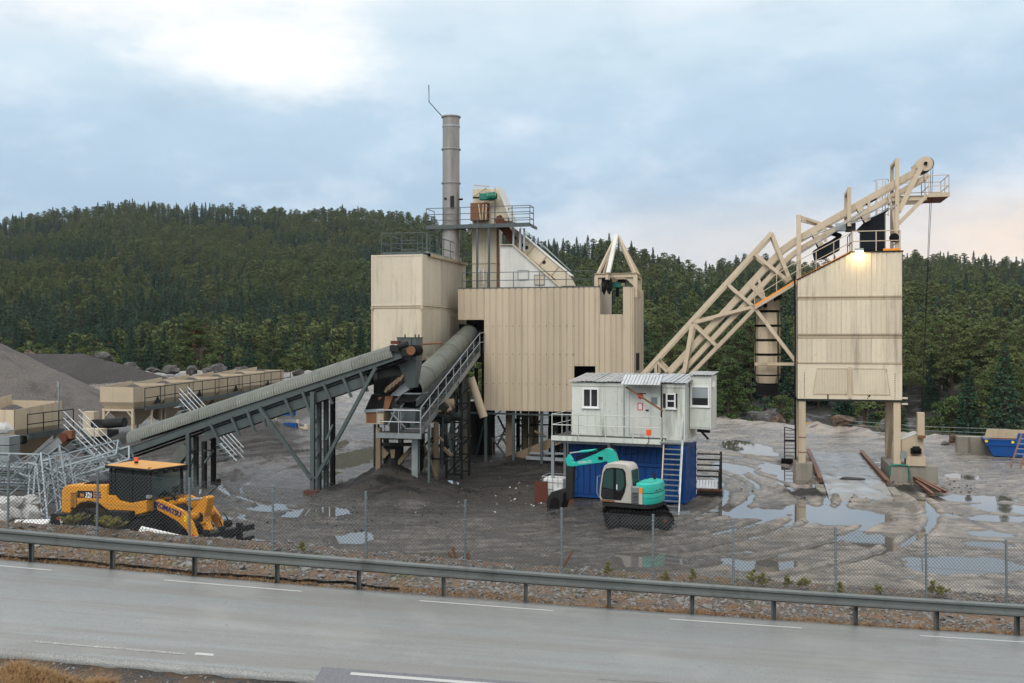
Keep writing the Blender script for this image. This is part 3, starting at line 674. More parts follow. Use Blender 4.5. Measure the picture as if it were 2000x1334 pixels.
for x in pxs:
    p = piece(pme, 'post', gr, rl(x, 24.34, 0)); s_ = piece(sme, 'spacer', p, (0, 0, 0)); [piece(bme, 'bolt', p, (0, 0, zz)) for zz in (.70, .56)]
b = MB(); pts = []
for k in range(60):
    x = -14 + k * .19; pts.append((x, 24.62 + .08 * math.sin(x * 1.1) + .05 * math.sin(x * 2.7), bankz(x, 24.62) + .06))
b.pipe(pts, .035, 7); tag(b.build('hose', M['black']), 'long black hose lying on the gravel under the guard rail', 'hose')

# ================================================================ chain-link fence
fpx = [(-160, 875), (15, 900), (188, 918), (370, 935), (533, 950), (716, 961), (908, 978), (1097, 993), (1275, 1006), (1433, 1018), (1633, 1031), (1810, 1043), (1967, 1055), (2130, 1070)]
FY = 27.0; fp = [G(a, c, FY) for a, c in fpx]
fx_ = [p.x for p in fp]; fz = [p.z for p in fp]
fe = free('chain_link_fence', 'grey chain-link fence on steel posts between the road bank and the yard', 'fence', (0, FY, 1.2))
for k, p in enumerate(fp):
    b = MB(); lean = random.Random(k).gauss(0, .02); b.tube((p.x, 0, p.z - 2.5 - 1.2), (p.x + lean, 0, p.z - 1.2), .033, 8); b.tube((p.x + lean, 0, p.z - 1.2), (p.x + lean, 0, p.z - 1.18), .038, 8)
    for q in range(5): b.tube((p.x - .04, -.03, p.z - .15 - q * .36 - 1.2), (p.x + .04, -.03, p.z - .15 - q * .36 - 1.2), .012, 4)
    b.build('post', M['fencepost'], fe)
b = MB(); P_ = .10; HH = 1.72; s0, s1 = fx_[0], fx_[-1]
def ft(x): return float(np.interp(x, fx_, fz)) - .04 - 1.2
k = s0 - HH
vs = []; fs = []
while k < s1:
    for sg in (1, -1):
        pr = []
        for j in range(3):
            h = HH * j / 2; x = k + (h if sg > 0 else HH - h)
            if s0 <= x <= s1: pr.append(Vector((x, .004 * sg, ft(x) - HH + h)))
        if len(pr) > 1: b.pipe(pr, .0052, 3)
    k += P_
b.build('wire_mesh', M['fencewire'], fe, kind='stuff')
for off in (.0, HH * .5, HH): 
    w = MB(); w.pipe([(x, -.012, ft(x) - off) for x in np.linspace(s0, s1, 40)], .0035, 4); w.build('tension_wire', M['fencewire'], fe)
# ================================================================ the asphalt plant
def lerp(a, b, t): return a + (b - a) * t
def railing(par, pts, h=1.05, sp=1.4, mat='galv', mids=(.5,), r=.024, skip=()):
    pts = [vec(p) for p in pts]; b = MB(); b.tube((0, 0, 0), (0, 0, h), r, 6); me = b.mesh('rail_post', M[mat])
    for i in range(len(pts) - 1):
        n = max(1, round((pts[i + 1] - pts[i]).length / sp))
        for k in range(n + (1 if i == len(pts) - 2 else 0)): piece(me, 'rail_post', par, lerp(pts[i], pts[i + 1], k / n))
    for nm, hh in [('top_rail', h)] + [('mid_rail', h * m) for m in mids]:
        b = MB()
        for i in range(len(pts) - 1): b.tube(pts[i] + Vector((0, 0, hh)), pts[i + 1] + Vector((0, 0, hh)), r * .95, 6)
        b.build(nm, M[mat], par)
def braces(par, name, mat, segs, w=.09, h=None):
    for p, q in segs: b = MB(); b.bar(p, q, w, h or w, (0, 1, 0)); b.build(name, M[mat], par)
def clad(par, ua, ub, za, zb, v, mat='cladding', nrm=(0, -1, 0), wmax=.8, pitch=.4, dep=.035, name='cladding_panel', along='u', const=None):
    n = max(1, math.ceil((ub - ua) / wmax - .25)); w = (ub - ua) / n
    for i in range(n):
        b = MB(); jog = (i % 2) * .006
        if along == 'u': b.corr((ua + i * w, v - jog, za), (w - .006, 0, 0), (0, 0, zb - za), nrm, pitch, dep)
        else: b.corr((const + jog, ua + i * w, za), (0, w - .006, 0), (0, 0, zb - za), nrm, pitch, dep)
        b.build(name, M[mat], par)
# ---------------------------------------------------------------- mixing building on columns
VF, DP = 56.7, 5.0
uA, uB, uF, uG, uC, uD, uE = [Q(p, 600, VF).x for p in (895, 947, 1122, 1163, 1172, 1217, 1236)]
zT, zB, zO, zN = Q(1050, 562, VF).z, Q(1050, 803, VF).z, Q(920, 623, VF).z, Q(1195, 614, VF).z
zo0, zo1 = Q(1142, 738, VF).z, Q(1142, 715, VF).z
mb_ = thing('mixing_building', 'large tan corrugated steel building standing on dark columns in the middle of the plant', 'building', (uB, VF, 0))
for ua, ub, za, zb in ((uA, uB, zO, zT), (uB, uF, zB, zT), (uF, uG, zB, zo0), (uF, uG, zo1, zT), (uG, uC, zB, zT), (uC, uD, zB, zN), (uD, uE, zB, zT)):
    clad(mb_, ua, ub, za, zb, VF)
clad(mb_, VF + .02, VF + DP, zB, zT, 0, nrm=(1, 0, 0), along='v', const=uE)
b = MB(); b.box((uC - .06, VF + .05, zN), (uC - .02, VF + DP - .1, zT - .02)); b.build('jamb_panel', M['cream'], mb_)
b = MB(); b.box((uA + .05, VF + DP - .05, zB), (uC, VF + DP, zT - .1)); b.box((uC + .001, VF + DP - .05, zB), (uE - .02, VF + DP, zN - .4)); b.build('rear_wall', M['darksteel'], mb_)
b = MB(); b.box((uA + .02, VF + .6, zO), (uA + .06, VF + DP - .06, zT - .1)); b.build('side_wall', M['cladding'], mb_)
b = MB(); b.box((uA + .07, VF + .05, zT - .10), (uC - .07, VF + DP - .06, zT - .03)); b.build('roof', M['deck'], mb_)
b = MB(); b.box((uB - .3, VF + .05, zB + .02), (uE - .05, VF + DP - .06, zB + .16)); b.build('floor_deck', M['darksteel'], mb_)
b = MB(); b.box((uA + .1, VF + 1.4, zO - 2.6), (uB + 1.0, VF + 1.45, zT - .3)); b.build('inner_shade_sheet', M['darksteel'], mb_)  # added dark sheet standing in for the shade inside the left opening
b = MB(); b.box((uF - .3, VF + 1.0, zo0 - .3), (uG + .3, VF + 1.05, zo1 + .3)); b.build('hatch_shade_sheet', M['black'], mb_)  # black sheet added as the shade seen through the hatch opening
b = MB(); b.box((uA - .01, VF - .05, zT - .01), (uC, VF + .03, zT + .05)); b.box((uD, VF - .05, zT - .01), (uE + .05, VF + .03, zT + .05)); b.build('coping', M['steel'], mb_)
b = MB(); b.box((uE + .005, VF - .045, zB), (uE + .06, VF + .012, zT - .012)); b.build('corner_trim', M['cladding'], mb_)
b = MB(); b.box((uB - .03, VF - .045, zB), (uB - .002, VF + .012, zO - .004)); b.box((uA, VF - .045, zO - .05), (uB + .25, VF + .012, zO - .006)); b.build('opening_trim', M['cladding'], mb_)
sw0, sw1 = Q(1243, 724, VF + 1.2).z, Q(1243, 690, VF + 1.2).z
b = MB(); b.box((uE + .03, VF + 1.2, sw0), (uE + .07, VF + 2.6, sw1)); b.build('slot_window', M['black'], mb_)
b = MB()
for py in (637, 692, 750):
    z = Q(1050, py, VF).z; u = uB + .1
    while u < (uF if py < 740 else uF): b.box((u, VF - .052, z - .02), (u + .04, VF - .002, z + .02)); u += .4
b.build('cladding_screw', M['darksteel'], mb_, kind='stuff')
for px, v, w, mat in ((949,56.95,.15,'steel'),(1003,56.95,.15,'steel'),(1058,56.95,.15,'steel'),(1108,56.95,.15,'steel'),(1170,56.95,.15,'darksteel'),(996,57.9,.42,'grimy'),(1085,57.9,.3,'darksteel'),(909,58.2,.26,'grimy'),
        (1012,60.6,.2,'darksteel'),(1075,60.6,.2,'darksteel'),(930,61.2,.2,'darksteel'),(1120,60.9,.2,'darksteel'),(1200,61,.25,'darksteel'),(1235,57.2,.2,'darksteel')):
    p = Q(px, 850, v); b = MB(); b.ibeam((p.x, v, -.2), (p.x, v, zB + .02 if px > 940 else 5.6), w, w, .03, (0, 1, 0)); b.build('column', M[mat], mb_)
for px, v, r in ((1027, 59.6, .17), (1037, 59.4, .13), (1046, 59.8, .2), (1022, 60.2, .12)):
    p = Q(px, 850, v); b = MB(); b.tube((p.x, v, .5), (p.x, v, zB), r, 12); b.build('downpipe', M['grimy'], mb_)
braces(mb_, 'brace', 'steel', [(Q(972, 812, 58.6), Q(1000, 868, 58.6)), (Q(1000, 812, 58.5), Q(972, 868, 58.5)), (Q(960, 855, 58.2), Q(992, 896, 58.2)), (Q(977, 850, 58.0), Q(997, 880, 58.0)), (Q(1003, 815, 60.5), Q(1060, 880, 60.5)), (Q(1060, 815, 60.4), Q(1010, 880, 60.4)), (Q(900, 806, 56.9), Q(1170, 813, 56.9)), (Q(948, 815, 60.9), Q(930, 890, 60.9))], .1)
b = MB(); b.bar(Q(1008, 893, 57.6), Q(1112, 850, 57.6), .5, .4, (0, 1, 0)); b.build('feed_chute', M['grimy'], mb_)
b = MB(); b.bar(Q(1028, 894, 57.0), Q(1106, 898, 57.0), .2, .18); b.bar(Q(1035, 885, 57.3), Q(1106, 886, 57.3), .2, .1); b.build('skid_beam', M['galvlight'], mb_)
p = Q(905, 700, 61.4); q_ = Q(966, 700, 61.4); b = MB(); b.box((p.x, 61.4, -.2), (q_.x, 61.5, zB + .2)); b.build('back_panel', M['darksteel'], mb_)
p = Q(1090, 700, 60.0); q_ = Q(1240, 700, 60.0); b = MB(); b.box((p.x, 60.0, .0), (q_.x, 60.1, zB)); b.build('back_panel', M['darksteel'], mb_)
b = MB(); b.tube(Q(919, 738, 54.6), Q(945, 815, 54.6), .235, 16); b.build('ash_pipe', M['beige'], mb_)
b = MB(); b.tube(lerp(Q(919, 738, 54.6), Q(945, 815, 54.6), .995), lerp(Q(919, 738, 54.6), Q(945, 815, 54.6), 1.005), .205, 16); b.build('pipe_mouth', M['black'], mb_)
e0, e1, e2 = Q(902, 561, VF + .15), Q(1158, 561, VF + .15), Q(1158, 561, VF + 4.6)
railing(mb_, [(e0.x, VF + .2, zT), (e1.x, VF + .2, zT), (e1.x, VF + 4.5, zT)], .95, 1.45, 'steel')

# ---------------------------------------------------------------- filter containers, stacked
VB = 52.2
uc, ul = Q(825, 497, VB).x, Q(725, 497, VB).x; vb2 = VB + 8.4
zt_, zm, zl = Q(775, 497, VB).z, Q(775, 598, VB).z, 6.25
def filterbox(name, label, z0, z1, lower):
    t = thing(name, label, 'container', (uc, VB, z0)); b = MB(); b.box((ul + .04, VB + .05, z0 + .06), (uc - .05, vb2, z1 - .03)); b.build('shell', M['cream'], t)
    n = 1 if lower else 5; w = (uc - ul - .24) / n
    for i in range(n):
        b = MB()
        if lower: b.box((ul + .16, VB + .05 - .012, z0 + .22), (uc - .16, VB + .049, z1 - .2))
        else: b.corr((ul + .02 + i * (uc - ul - .04) / 5, VB + .03, z0 + .05), ((uc - ul - .04) / 5 - .004, 0, 0), (0, 0, z1 - z0 - .06), (0, -1, 0), .28, .006)
        b.build('front_panel', M['silo' if lower else 'cream'], t)
    vs = [VB + .03, VB + .55, VB + 1.9, VB + 3.3, VB + 4.7, VB + 6.1, VB + 7.3, vb2]
    for i in range(len(vs) - 1):
        b = MB(); z_ = .03 * (i % 2)
        b.box((uc - .049, vs[i] + .012, z0 + .10), (uc - .012 - z_ * .3, vs[i + 1] - .012, z1 - .08)); 
        if lower: b.box((uc - .0119 - z_ * .3, vs[i] + .2, z0 + .35), (uc + .006 - z_ * .3, vs[i + 1] - .2, z1 - .35))
        b.build('side_panel', M['cream'], t, .01)
        if i: b = MB(); b.box((uc - .045, vs[i] - .0115, z0 + .1), (uc - .028, vs[i] + .0115, z1 - .08)); b.build('panel_seam', M['creamtrim'], t)
    for u_ in (ul, uc - .07):
        b = MB(); b.box((u_, VB, z0), (u_ + .07, VB + .08, z1)); b.build('corner_post', M['cream' if not lower else 'creamtrim'], t)
    for z_ in (z0, z1 - .1):
        b = MB(); b.box((ul + .071, VB + .004, z_), (uc - .071, VB + .06, z_ + .09)); b.box((uc - .06, VB + .081, z_), (uc - .003, vb2, z_ + .09)); b.build('edge_rail', M['cream' if not lower else 'creamtrim'], t)
    if lower:
        for u_ in (ul - .03, uc - .13):
            for z_ in (z1 - .19, z0):
                b = MB(); b.box((u_, VB - .03, z_), (u_ + .17, VB + .12, z_ + .18)); b.build('corner_casting', M['creamtrim'], t, .02)
    return t
fu = filterbox('filter_container', 'upper cream filter container, topmost of the stacked pair left of the tan building', zm + .02, zt_, False)
fl = filterbox('filter_container', 'lower cream filter container with dark corner castings under the upper one', zl, zm, True)
b = MB(); b.bar((uc + .06, VB + 1.0, zt_ + .02), (uc + .06, vb2, zt_ + .02), .16, .16); b.build('gutter', M['creamtrim'], fu)
b = MB(); b.tube((uc + .06, VB + .93, zt_ + .02), (uc + .06, VB + 1.0, zt_ + .02), .1, 10); b.build('gutter_end', M['black'], fu)
b = MB(); b.box((ul + .55, VB + .15, zt_ + .003), (uc - .1, VB + 1.2, zt_ + .16)); b.build('walkway', M['steel'], fu)
for k in range(5):
    b = MB(); b.box((uc - .75, VB + 1.3 + k * 1.35, zt_ + .003), (uc - .1, VB + 2.4 + k * 1.35, zt_ + .24)); b.build('filter_hatch', M['galv'], fu)
railing(fu, [(ul + .55, VB + 3.2, zt_), (ul + .55, VB + .15, zt_), (uc - .05, VB + .15, zt_), (uc - .05, VB + 7.8, zt_)], 1.2, 1.25, 'steel')
railing(fu, [(ul + .55, VB + 3.2, zt_), (uc - 1.4, VB + 3.2, zt_)], 1.1, 1.3, 'steel')
st = thing('container_stand', 'dark steel stand carrying the two filter containers', 'steel frame', (uc, VB, 0))
for u_ in (ul + .2, uc - .2):
    for v_ in (VB + .3, VB + 4.2, vb2 - .3): b = MB(); b.ibeam((u_, v_, -.2), (u_, v_, zl - .3), .26, .26, .03, (0, 1, 0)); b.build('leg', M['darksteel'], st)
for v_ in (VB + .3, VB + 4.2, vb2 - .3): b = MB(); b.ibeam((ul, v_, zl - .16), (uc, v_, zl - .16), .22, .3, .03); b.build('cross_beam', M['darksteel'], st)
b = MB(); b.box((ul + .3, VB + .6, 2.6), (uc - .3, vb2 - .6, zl - .31)); b.build('dust_hopper', M['darksteel'], st)
pb_ = Q(840, 716, VB + .4); b = MB(); b.bar((uc + .12, VB + .5, zl + .05), (uc + .12, VB + 4, zl + .05), .12, .2); b.build('side_beam', M['creamtrim'], st)
b = MB(); b.tube(Q(816, 673, VB - 1), Q(862, 670, VB - 1), .05, 8); b.build('pipe_stub', M['rust'], fl)

# ---------------------------------------------------------------- chimney
VS = 58.6; c = Q(881, 500, VS); ztop = Q(881, 228, VS).z
ch = thing('chimney_stack', 'tall round grey steel chimney with flanged sections and a bent lightning rod', 'chimney', (c.x, VS, zt_))
zs = [zt_ + .02, Q(881, 440, VS).z, Q(881, 358, VS).z, Q(881, 292, VS).z, ztop]
for i in range(4):
    b = MB(); r = .535 - .004 * i; b.lathe((c.x, VS, 0), (0, 0, 1), [(zs[i], r), (zs[i + 1] - .01, r)], 32, i < 3)
    if i == 3: b.lathe((c.x, VS, 0), (0, 0, 1), [(zs[4] - .01, r), (zs[4], r - .03), (zs[4] - 1.2, r - .03)], 32, False)
    b.build('stack_section', M['stain'], ch)
    if i: b = MB(); b.lathe((c.x, VS, 0), (0, 0, 1), [(zs[i] - .04, .54), (zs[i] - .04, .60), (zs[i] + .04, .60), (zs[i] + .04, .54)], 32, False); b.build('flange', M['stain'], ch)
b = MB(); b.lathe((c.x, VS, 0), (0, 0, 1), [(ztop - .06, .53), (ztop - .06, .60), (ztop + .01, .60), (ztop + .01, .51)], 32, False); b.build('top_ring', M['stain'], ch)
b = MB(); b.lathe((c.x, VS, 0), (0, 0, 1), [(Q(881, 249, VS).z, .525), (Q(881, 249, VS).z, .55), (Q(881, 246, VS).z, .55), (Q(881, 246, VS).z, .525)], 32, False); b.build('clamp_band', M['galvlight'], ch)
b = MB(); b.pipe([Q(864, 228, VS - .2), Q(838, 199, VS - .2), Q(837.5, 166, VS - .2)], .028, 6); b.build('lightning_rod', M['darksteel'], ch)
b = MB(); b.cbox((c.x + .22, VS - .47, Q(881, 397, VS).z), (.22, .12, .75)); b.build('test_port', M['darksteel'], ch)
b = MB(); b.cbox((c.x - .2, VS - .5, Q(881, 390, VS).z), (.16, .1, .12)); b.build('sensor', M['darksteel'], ch)
b = MB(); b.tube((c.x + .5, VS, Q(881, 390, VS).z), (c.x + .75, VS, Q(881, 390, VS).z), .06, 8); b.build('probe', M['black'], ch)
b = MB(); b.lathe((c.x, VS, 0), (0, 0, 1), [(zt_ + .01, .64), (zt_ + .3, .64), (zt_ + .3, .54)], 32, False); b.build('base_collar', M['stain'], ch)

# ---------------------------------------------------------------- bucket elevator on the roof
VE = 59.3
el_ = thing('bucket_elevator', 'upright cream bucket elevator casing with green gear motor on the tan building roof', 'elevator casing', (Q(945, 560, VE).x, VE, zT))
x0, x1 = Q(922, 500, VE).x, Q(970, 500, VE).x; zh = Q(945, 432, VE).z; zt2 = Q(945, 367, VE).z; zq = Q(945, 515, VE).z
for nm, za, zb_ in (('lower_casing', zT - .02, zq), ('middle_casing', zq + .02, zh)):
    b = MB(); b.box((x0, VE, za), (x1, VE + 1.3, zb_)); b.build(nm, M['cream'], el_, .02)
b = MB(); b.box((x0 - .04, VE - .04, zq), (x1 + .04, VE + 1.34, zq + .02)); b.build('flange', M['creamtrim'], el_)
b = MB(); b.box((lerp(x0, x1, .5), VE - .035, zT), (lerp(x0, x1, .5) + .06, VE - .001, zh)); b.build('stiffener', M['cream'], el_)
b = MB(); b.box((x1 + .002, VE - .03, zT), (x1 + .12, VE + .1, zh + .3)); b.build('cable_duct', M['rust'], el_)
b = MB(); b.poly([Q(923, 432, VE), Q(923, 368, VE), Q(976, 368, VE), Q(1001, 432, VE)], (0, 1.35, 0)); b.build('head', M['cream'], el_, .02)
b = MB(); b.bar(Q(977.5, 367, VE - .01), Q(1003, 434, VE - .01), .07, 1.4, (0, 1, 0)); o = b.build('head_edge', M['white'], el_)
b = MB(); b.box((Q(966, 400, VE).x, VE - .03, zh), (Q(968, 400, VE).x, VE - .002, zt2)); b.build('head_seam', M['creamtrim'], el_)
pm_ = [Q(938, 385, VE - .6), Q(952, 384, VE - .6), Q(970, 383, VE - .6)]
b = MB(); b.cbox(lerp(pm_[0], pm_[1], .5), (.5, .4, .42)); b.build('gearbox', M['green'], el_, .05)
b = MB(); b.tube(pm_[1], pm_[2] - Vector((.12, 0, 0)), .24, 16); b.tube(pm_[2] - Vector((.115, 0, 0)), pm_[2], .2, 16)
for k in range(6): b.tube(lerp(pm_[1], pm_[2], .2 + k * .11), lerp(pm_[1], pm_[2], .24 + k * .11), .265, 16)
b.build('motor', M['green'], el_)
b = MB(); b.tube(Q(924, 386, VE - .5), Q(936, 386, VE - .5), .06, 8); b.build('shaft', M['darksteel'], el_)
braces(el_, 'motor_bracket', 'creamtrim', [(Q(925, 384, VE - .3), Q(949, 368, VE - .3)), (Q(949, 368, VE - .3), Q(965, 380, VE - .3)), (Q(949, 366, VE - .3), Q(949, 378, VE - .3)), (Q(926, 362, VE + .2), Q(955, 364, VE + .2))], .06)
b = MB(); b.box((Q(923, 400, VE).x, VE - .5, zh), (Q(956, 400, VE).x, VE - .002, Q(940, 398, VE).z)); b.build('rusty_cabinet', M['rust'], el_, label='rust-stained box under the green motor')
braces(el_, 'strut', 'creamtrim', [(Q(935, 399, VE - .55), Q(939, 430, VE - .55)), (Q(944, 399, VE - .55), Q(942, 430, VE - .55)), (Q(950, 399, VE - .55), Q(949, 430, VE - .55))], .07)
b = MB(); b.bar(Q(972, 425, VE - .1), Q(1003, 470, VE - .1), .5, .45, (0, 1, 0)); b.build('discharge_chute', M['rustred'], el_)
lad = [(Q(930, 559, VE - .45), Q(936, 525, VE - .2)), (Q(945, 559, VE - .45), Q(944, 525, VE - .2))]
braces(el_, 'ladder_stile', 'galv', lad, .05)
for k in range(5): b = MB(); b.tube(lerp(*lad[0], k / 5 + .1), lerp(*lad[1], k / 5 + .1), .02, 6); b.build('rung', M['galv'], el_)
# sloping drag conveyor and the white sheeted housing in front of it
dc = thing('drag_conveyor', 'sloping cream enclosed conveyor running down from the elevator head across the roof', 'conveyor', (Q(1110, 560, 59.7).x, 59.7, zT))
pa, pb_ = Q(993, 452, 59.7), Q(1110, 550, 59.7); nseg = 5
for k in range(nseg):
    b = MB(); b.bar(lerp(pa, pb_, k / nseg + .004), lerp(pa, pb_, (k + 1) / nseg - .004), .8, .74, (0, 0, 1)); b.build('casing_section', M['cream'], dc, .015)
    if k: b = MB(); b.bar(lerp(pa, pb_, k / nseg - .006), lerp(pa, pb_, k / nseg + .006), .9, .84); b.build('flange', M['creamtrim'], dc)
d_ = (pb_ - pa).normalized(); nrm_ = Vector((-d_.z, 0, d_.x)) * (1 if d_.x > 0 else -1)
b = MB(); b.bar(pa + nrm_ * .42, pb_ + nrm_ * .42, .95, .06); b.build('top_cover', M['white'], dc)
for f_ in (.28, .33, .62): b = MB(); q_ = lerp(pa, pb_, f_) + Vector((0, -.42, -.02)); b.tube(q_, q_ + Vector((0, .03, 0)), .12, 10); b.build('inspection_hole', M['darksteel'], dc)
b = MB(); b.poly([Q(1085, 545, 59.2), Q(1110, 535, 59.2), Q(1122, 558, 59.2), Q(1085, 559, 59.2)], (0, .5, 0)); b.build('tail_box', M['cream'], dc)
for px, y0 in ((1003, 445), (1016, 452)): b = MB(); p = Q(px, y0, 59.1); q_ = Q(px, 490, 59.1); b.bar(p, q_, .12, .12); b.build('prop', M['white'], dc)
b = MB(); b.pipe([Q(1025, 455, 59.5), Q(1068, 487, 59.5), Q(1112, 527, 59.5)], .03, 6); b.pipe([Q(1012, 440, 59.6), Q(1060, 478, 59.6), Q(1115, 530, 59.6)], .02, 6); b.build('hand_rail', M['galv'], dc)
ho = thing('sheeted_housing', 'white sheeted housing with a sloping top and two hatches on the tan building roof', 'housing', (Q(980, 560, 58.5).x, 58.5, zT))
hp = [Q(977, 561.5, 58.5), Q(977, 479, 58.5), Q(1002, 479, 58.5), Q(1094, 561.5, 58.5)]
b = MB(); b.poly(hp, (0, .62, 0)); b.build('shell', M['white'], ho)
n = 12; uu0, uu1 = hp[0].x, hp[3].x
for k in range(n):
    ua, ub = lerp(uu0, uu1, k / n) + .004, lerp(uu0, uu1, (k + 1) / n) - .004
    def top(u): return hp[1].z if u < hp[2].x else lerp(hp[2].z, hp[3].z, (u - hp[2].x) / (hp[3].x - hp[2].x))
    if top(ub) - zT < .05: continue
    b = MB(); b.poly([(ua, 58.498, zT), (ua, 58.498, top(ua) - .03), (ub, 58.498, top(ub) - .03), (ub, 58.498, zT)], (0, -.012 - .012 * (k % 2), 0)); b.build('sheet', M['white'], ho)
b = MB(); b.bar(hp[1] + Vector((0, .2, .02)), hp[2] + Vector((0, .2, .02)), .75, .05); b.bar(hp[2] + Vector((0, .2, .03)), hp[3] + Vector((0, .2, .03)), .75, .06); b.build('edge_flashing', M['silo'], ho)
for p0, p1, mt in (((1012, 546), (1032, 528), 'white'), ((1044, 556), (1063, 537), 'silo')):
    a_, c_ = Q(*p0, 58.46), Q(*p1, 58.46); b = MB(); b.box((a_.x, 58.44, a_.z), (c_.x, 58.472, c_.z)); h_ = b.build('hatch', M[mt], ho)
    b = MB(); 
    for q0, q1 in (((a_.x, a_.z), (c_.x, a_.z)), ((c_.x, a_.z), (c_.x, c_.z)), ((c_.x, c_.z), (a_.x, c_.z)), ((a_.x, c_.z), (a_.x, a_.z))): b.bar((q0[0], 58.432, q0[1]), (q1[0], 58.432, q1[1]), .04, .03, (0, 1, 0))
    b.build('hatch_frame', M['galv'], h_)
# maintenance platform round stack and elevator
zp = Q(930, 440, 58.0).z; pl = thing('maintenance_platform', 'grey railed platform high up around the chimney and the elevator head', 'platform', (Q(930, 560, 58.0).x, 58.0, zT))
pu = [Q(p, 440, 57.9).x for p in (832, 893, 966, 1035)]
for i in range(3):
    b = MB(); b.box((pu[i], 57.9 - .002 * i, zp - .02), (pu[i + 1] - .006, 59.6 if i < 2 else 59.0, zp + .03)); b.build('deck', M['deck'], pl)
    b = MB(); b.box((pu[i] + .01, 57.86, zp - .18), (pu[i + 1] - .01, 57.898, zp + .06)); b.build('edge_channel', M['steel'], pl)
for u_ in pu: b = MB(); b.box((u_ + .02, 57.93, zp - .2), (u_ + .09, 59.5, zp - .03)); b.build('joist', M['steel'], pl)
for px in (932, 955): p = Q(px, 500, 57.95); b = MB(); b.tube((p.x, 57.97, zT), (p.x, 57.97, zp - .19), .075, 10); b.build('post', M['steel'], pl)
for px in (834, 858): p = Q(px, 450, 59.2); b = MB(); b.bar((p.x, 59.2, zt_), (p.x, 59.2, zp - .2), .09); b.build('post', M['steel'], pl)
for px in (1003, 1016, 1024): p = Q(px, 450, 58.6); b = MB(); b.bar((p.x, 58.6, Q(px, 490, 58.6).z), (p.x, 58.6, zp - .2), .1); b.build('post', M['galvlight'], pl)
railing(pl, [(pu[0], 59.5, zp), (pu[0], 57.95, zp), (pu[3] - .02, 57.95, zp), (pu[3] - .02, 58.95, zp), (pu[2] + .6, 58.95, zp)], 1.1, 1.05, 'steel', (.33, .66))
# ---------------------------------------------------------------- pyramid hoist frame over the notch
VP0, VP1 = 56.95, 59.0
py_ = thing('hoist_frame', 'cream pyramid shaped hoist frame with hanging black hoses over the notch in the tan wall', 'hoist frame', (Q(1205, 562, VP0).x, VP0, zT))
ua, ub = Q(1165, 550, VP0).x, Q(1241, 550, VP0).x; zf = Q(1205, 540, VP0).z; ap = Q(1205, 461, 58.0)
for u_ in (ua, ub):
    for v_ in (VP0, VP1): b = MB(); b.bar((u_, v_, zT - .6), (u_, v_, zf - .002), .22, .22); b.build('leg', M['hoist'], py_)
for p, q_ in (((ua - .1, VP0, zf + .07), (ub + .1, VP0, zf + .07)), ((ua - .1, VP1, zf + .07), (ub + .1, VP1, zf + .07)), ((ua, VP0 + .12, zf + .068), (ua, VP1 - .12, zf + .068)), ((ub, VP0 + .12, zf + .068), (ub, VP1 - .12, zf + .068))):
    b = MB(); b.ibeam(p, q_, .2, .24, .025); b.build('frame_beam', M['hoist'], py_)
for u_, s_ in ((ua, 1), (ub, -1)): b = MB(); b.poly([(u_ + s_ * .11, VP0 + .02, zf - .06), (u_ + s_ * .6, VP0 + .02, zf - .06), (u_ + s_ * .11, VP0 + .02, zf - .55)], (0, .04, 0)); b.build('gusset', M['hoist'], py_)
for u_, v_ in ((ua + .1, VP0), (ub - .05, VP0), (ua + .1, VP1), (ub - .05, VP1), (ub - .3, VP1)):
    b = MB(); b.bar((u_, v_, zf + .18), ap + Vector(((u_ - ap.x) * .04, 0, 0)), .15, .15); b.build('strut', M['hoist'], py_)
b = MB(); b.bar(Q(1188, 533, 56.6), ap + Vector((.02, -.3, .05)), .24, .12); b.build('jib', M['white'], py_)
b = MB(); b.bar(Q(1185, 541, 56.5), Q(1218, 556, 58.6), .14, .28); b.build('runway_beam', M['hoist'], py_)
b = MB(); b.cbox(Q(1204, 557, 57.5), (.55, .4, .3)); b.build('hoist_motor', M['green'], py_, .05)
b = MB(); b.tube(Q(1206, 561, 57.5), Q(1206, 580, 57.5), .1, 10); b.build('chain_bag', M['black'], py_)
b = MB(); b.cbox(Q(1214, 549, 57.6), (.4, .35, .2)); b.build('trolley', M['black'], py_)
for k in range(7):
    b = MB(); px = 1176 + k * 2.7; yb = 571 + 5 * math.sin(k * 1.7); b.pipe([Q(px, 543, 56.75 + .06 * (k % 3)), Q(px - .4, 556, 56.7), Q(px + .3, yb - 3, 56.72), Q(px + 1.3, yb, 56.74), Q(px + 2.4, yb - 4, 56.77), Q(px + 2.2, 545, 56.8)], .035, 5); b.build('hose', M['black'], py_)
for px in (1195, 1206): b = MB(); b.tube(Q(px, 560, 57.4), Q(px, 614, 57.4), .012, 5); b.build('hoist_rope', M['black'], py_)

# dark pipework and cables under the building
rc_ = random.Random(31)
for k in range(26):
    px, py, v = rc_.uniform(955, 1120), rc_.uniform(812, 880), rc_.uniform(57.3, 60.5); dx, dy = rc_.choice(((rc_.uniform(15, 55), rc_.uniform(-4, 4)), (rc_.uniform(-4, 4), rc_.uniform(20, 60)), (rc_.uniform(15, 30), rc_.uniform(-30, 30))))
    p, q_ = Q(px, py, v), Q(px + dx, min(py + dy, 897), v); b = MB(); b.tube(p, q_, rc_.choice((.03, .05, .08)), 6); b.build('pipe', M[rc_.choice(('darksteel', 'darksteel', 'grimy', 'steel'))], mb_)
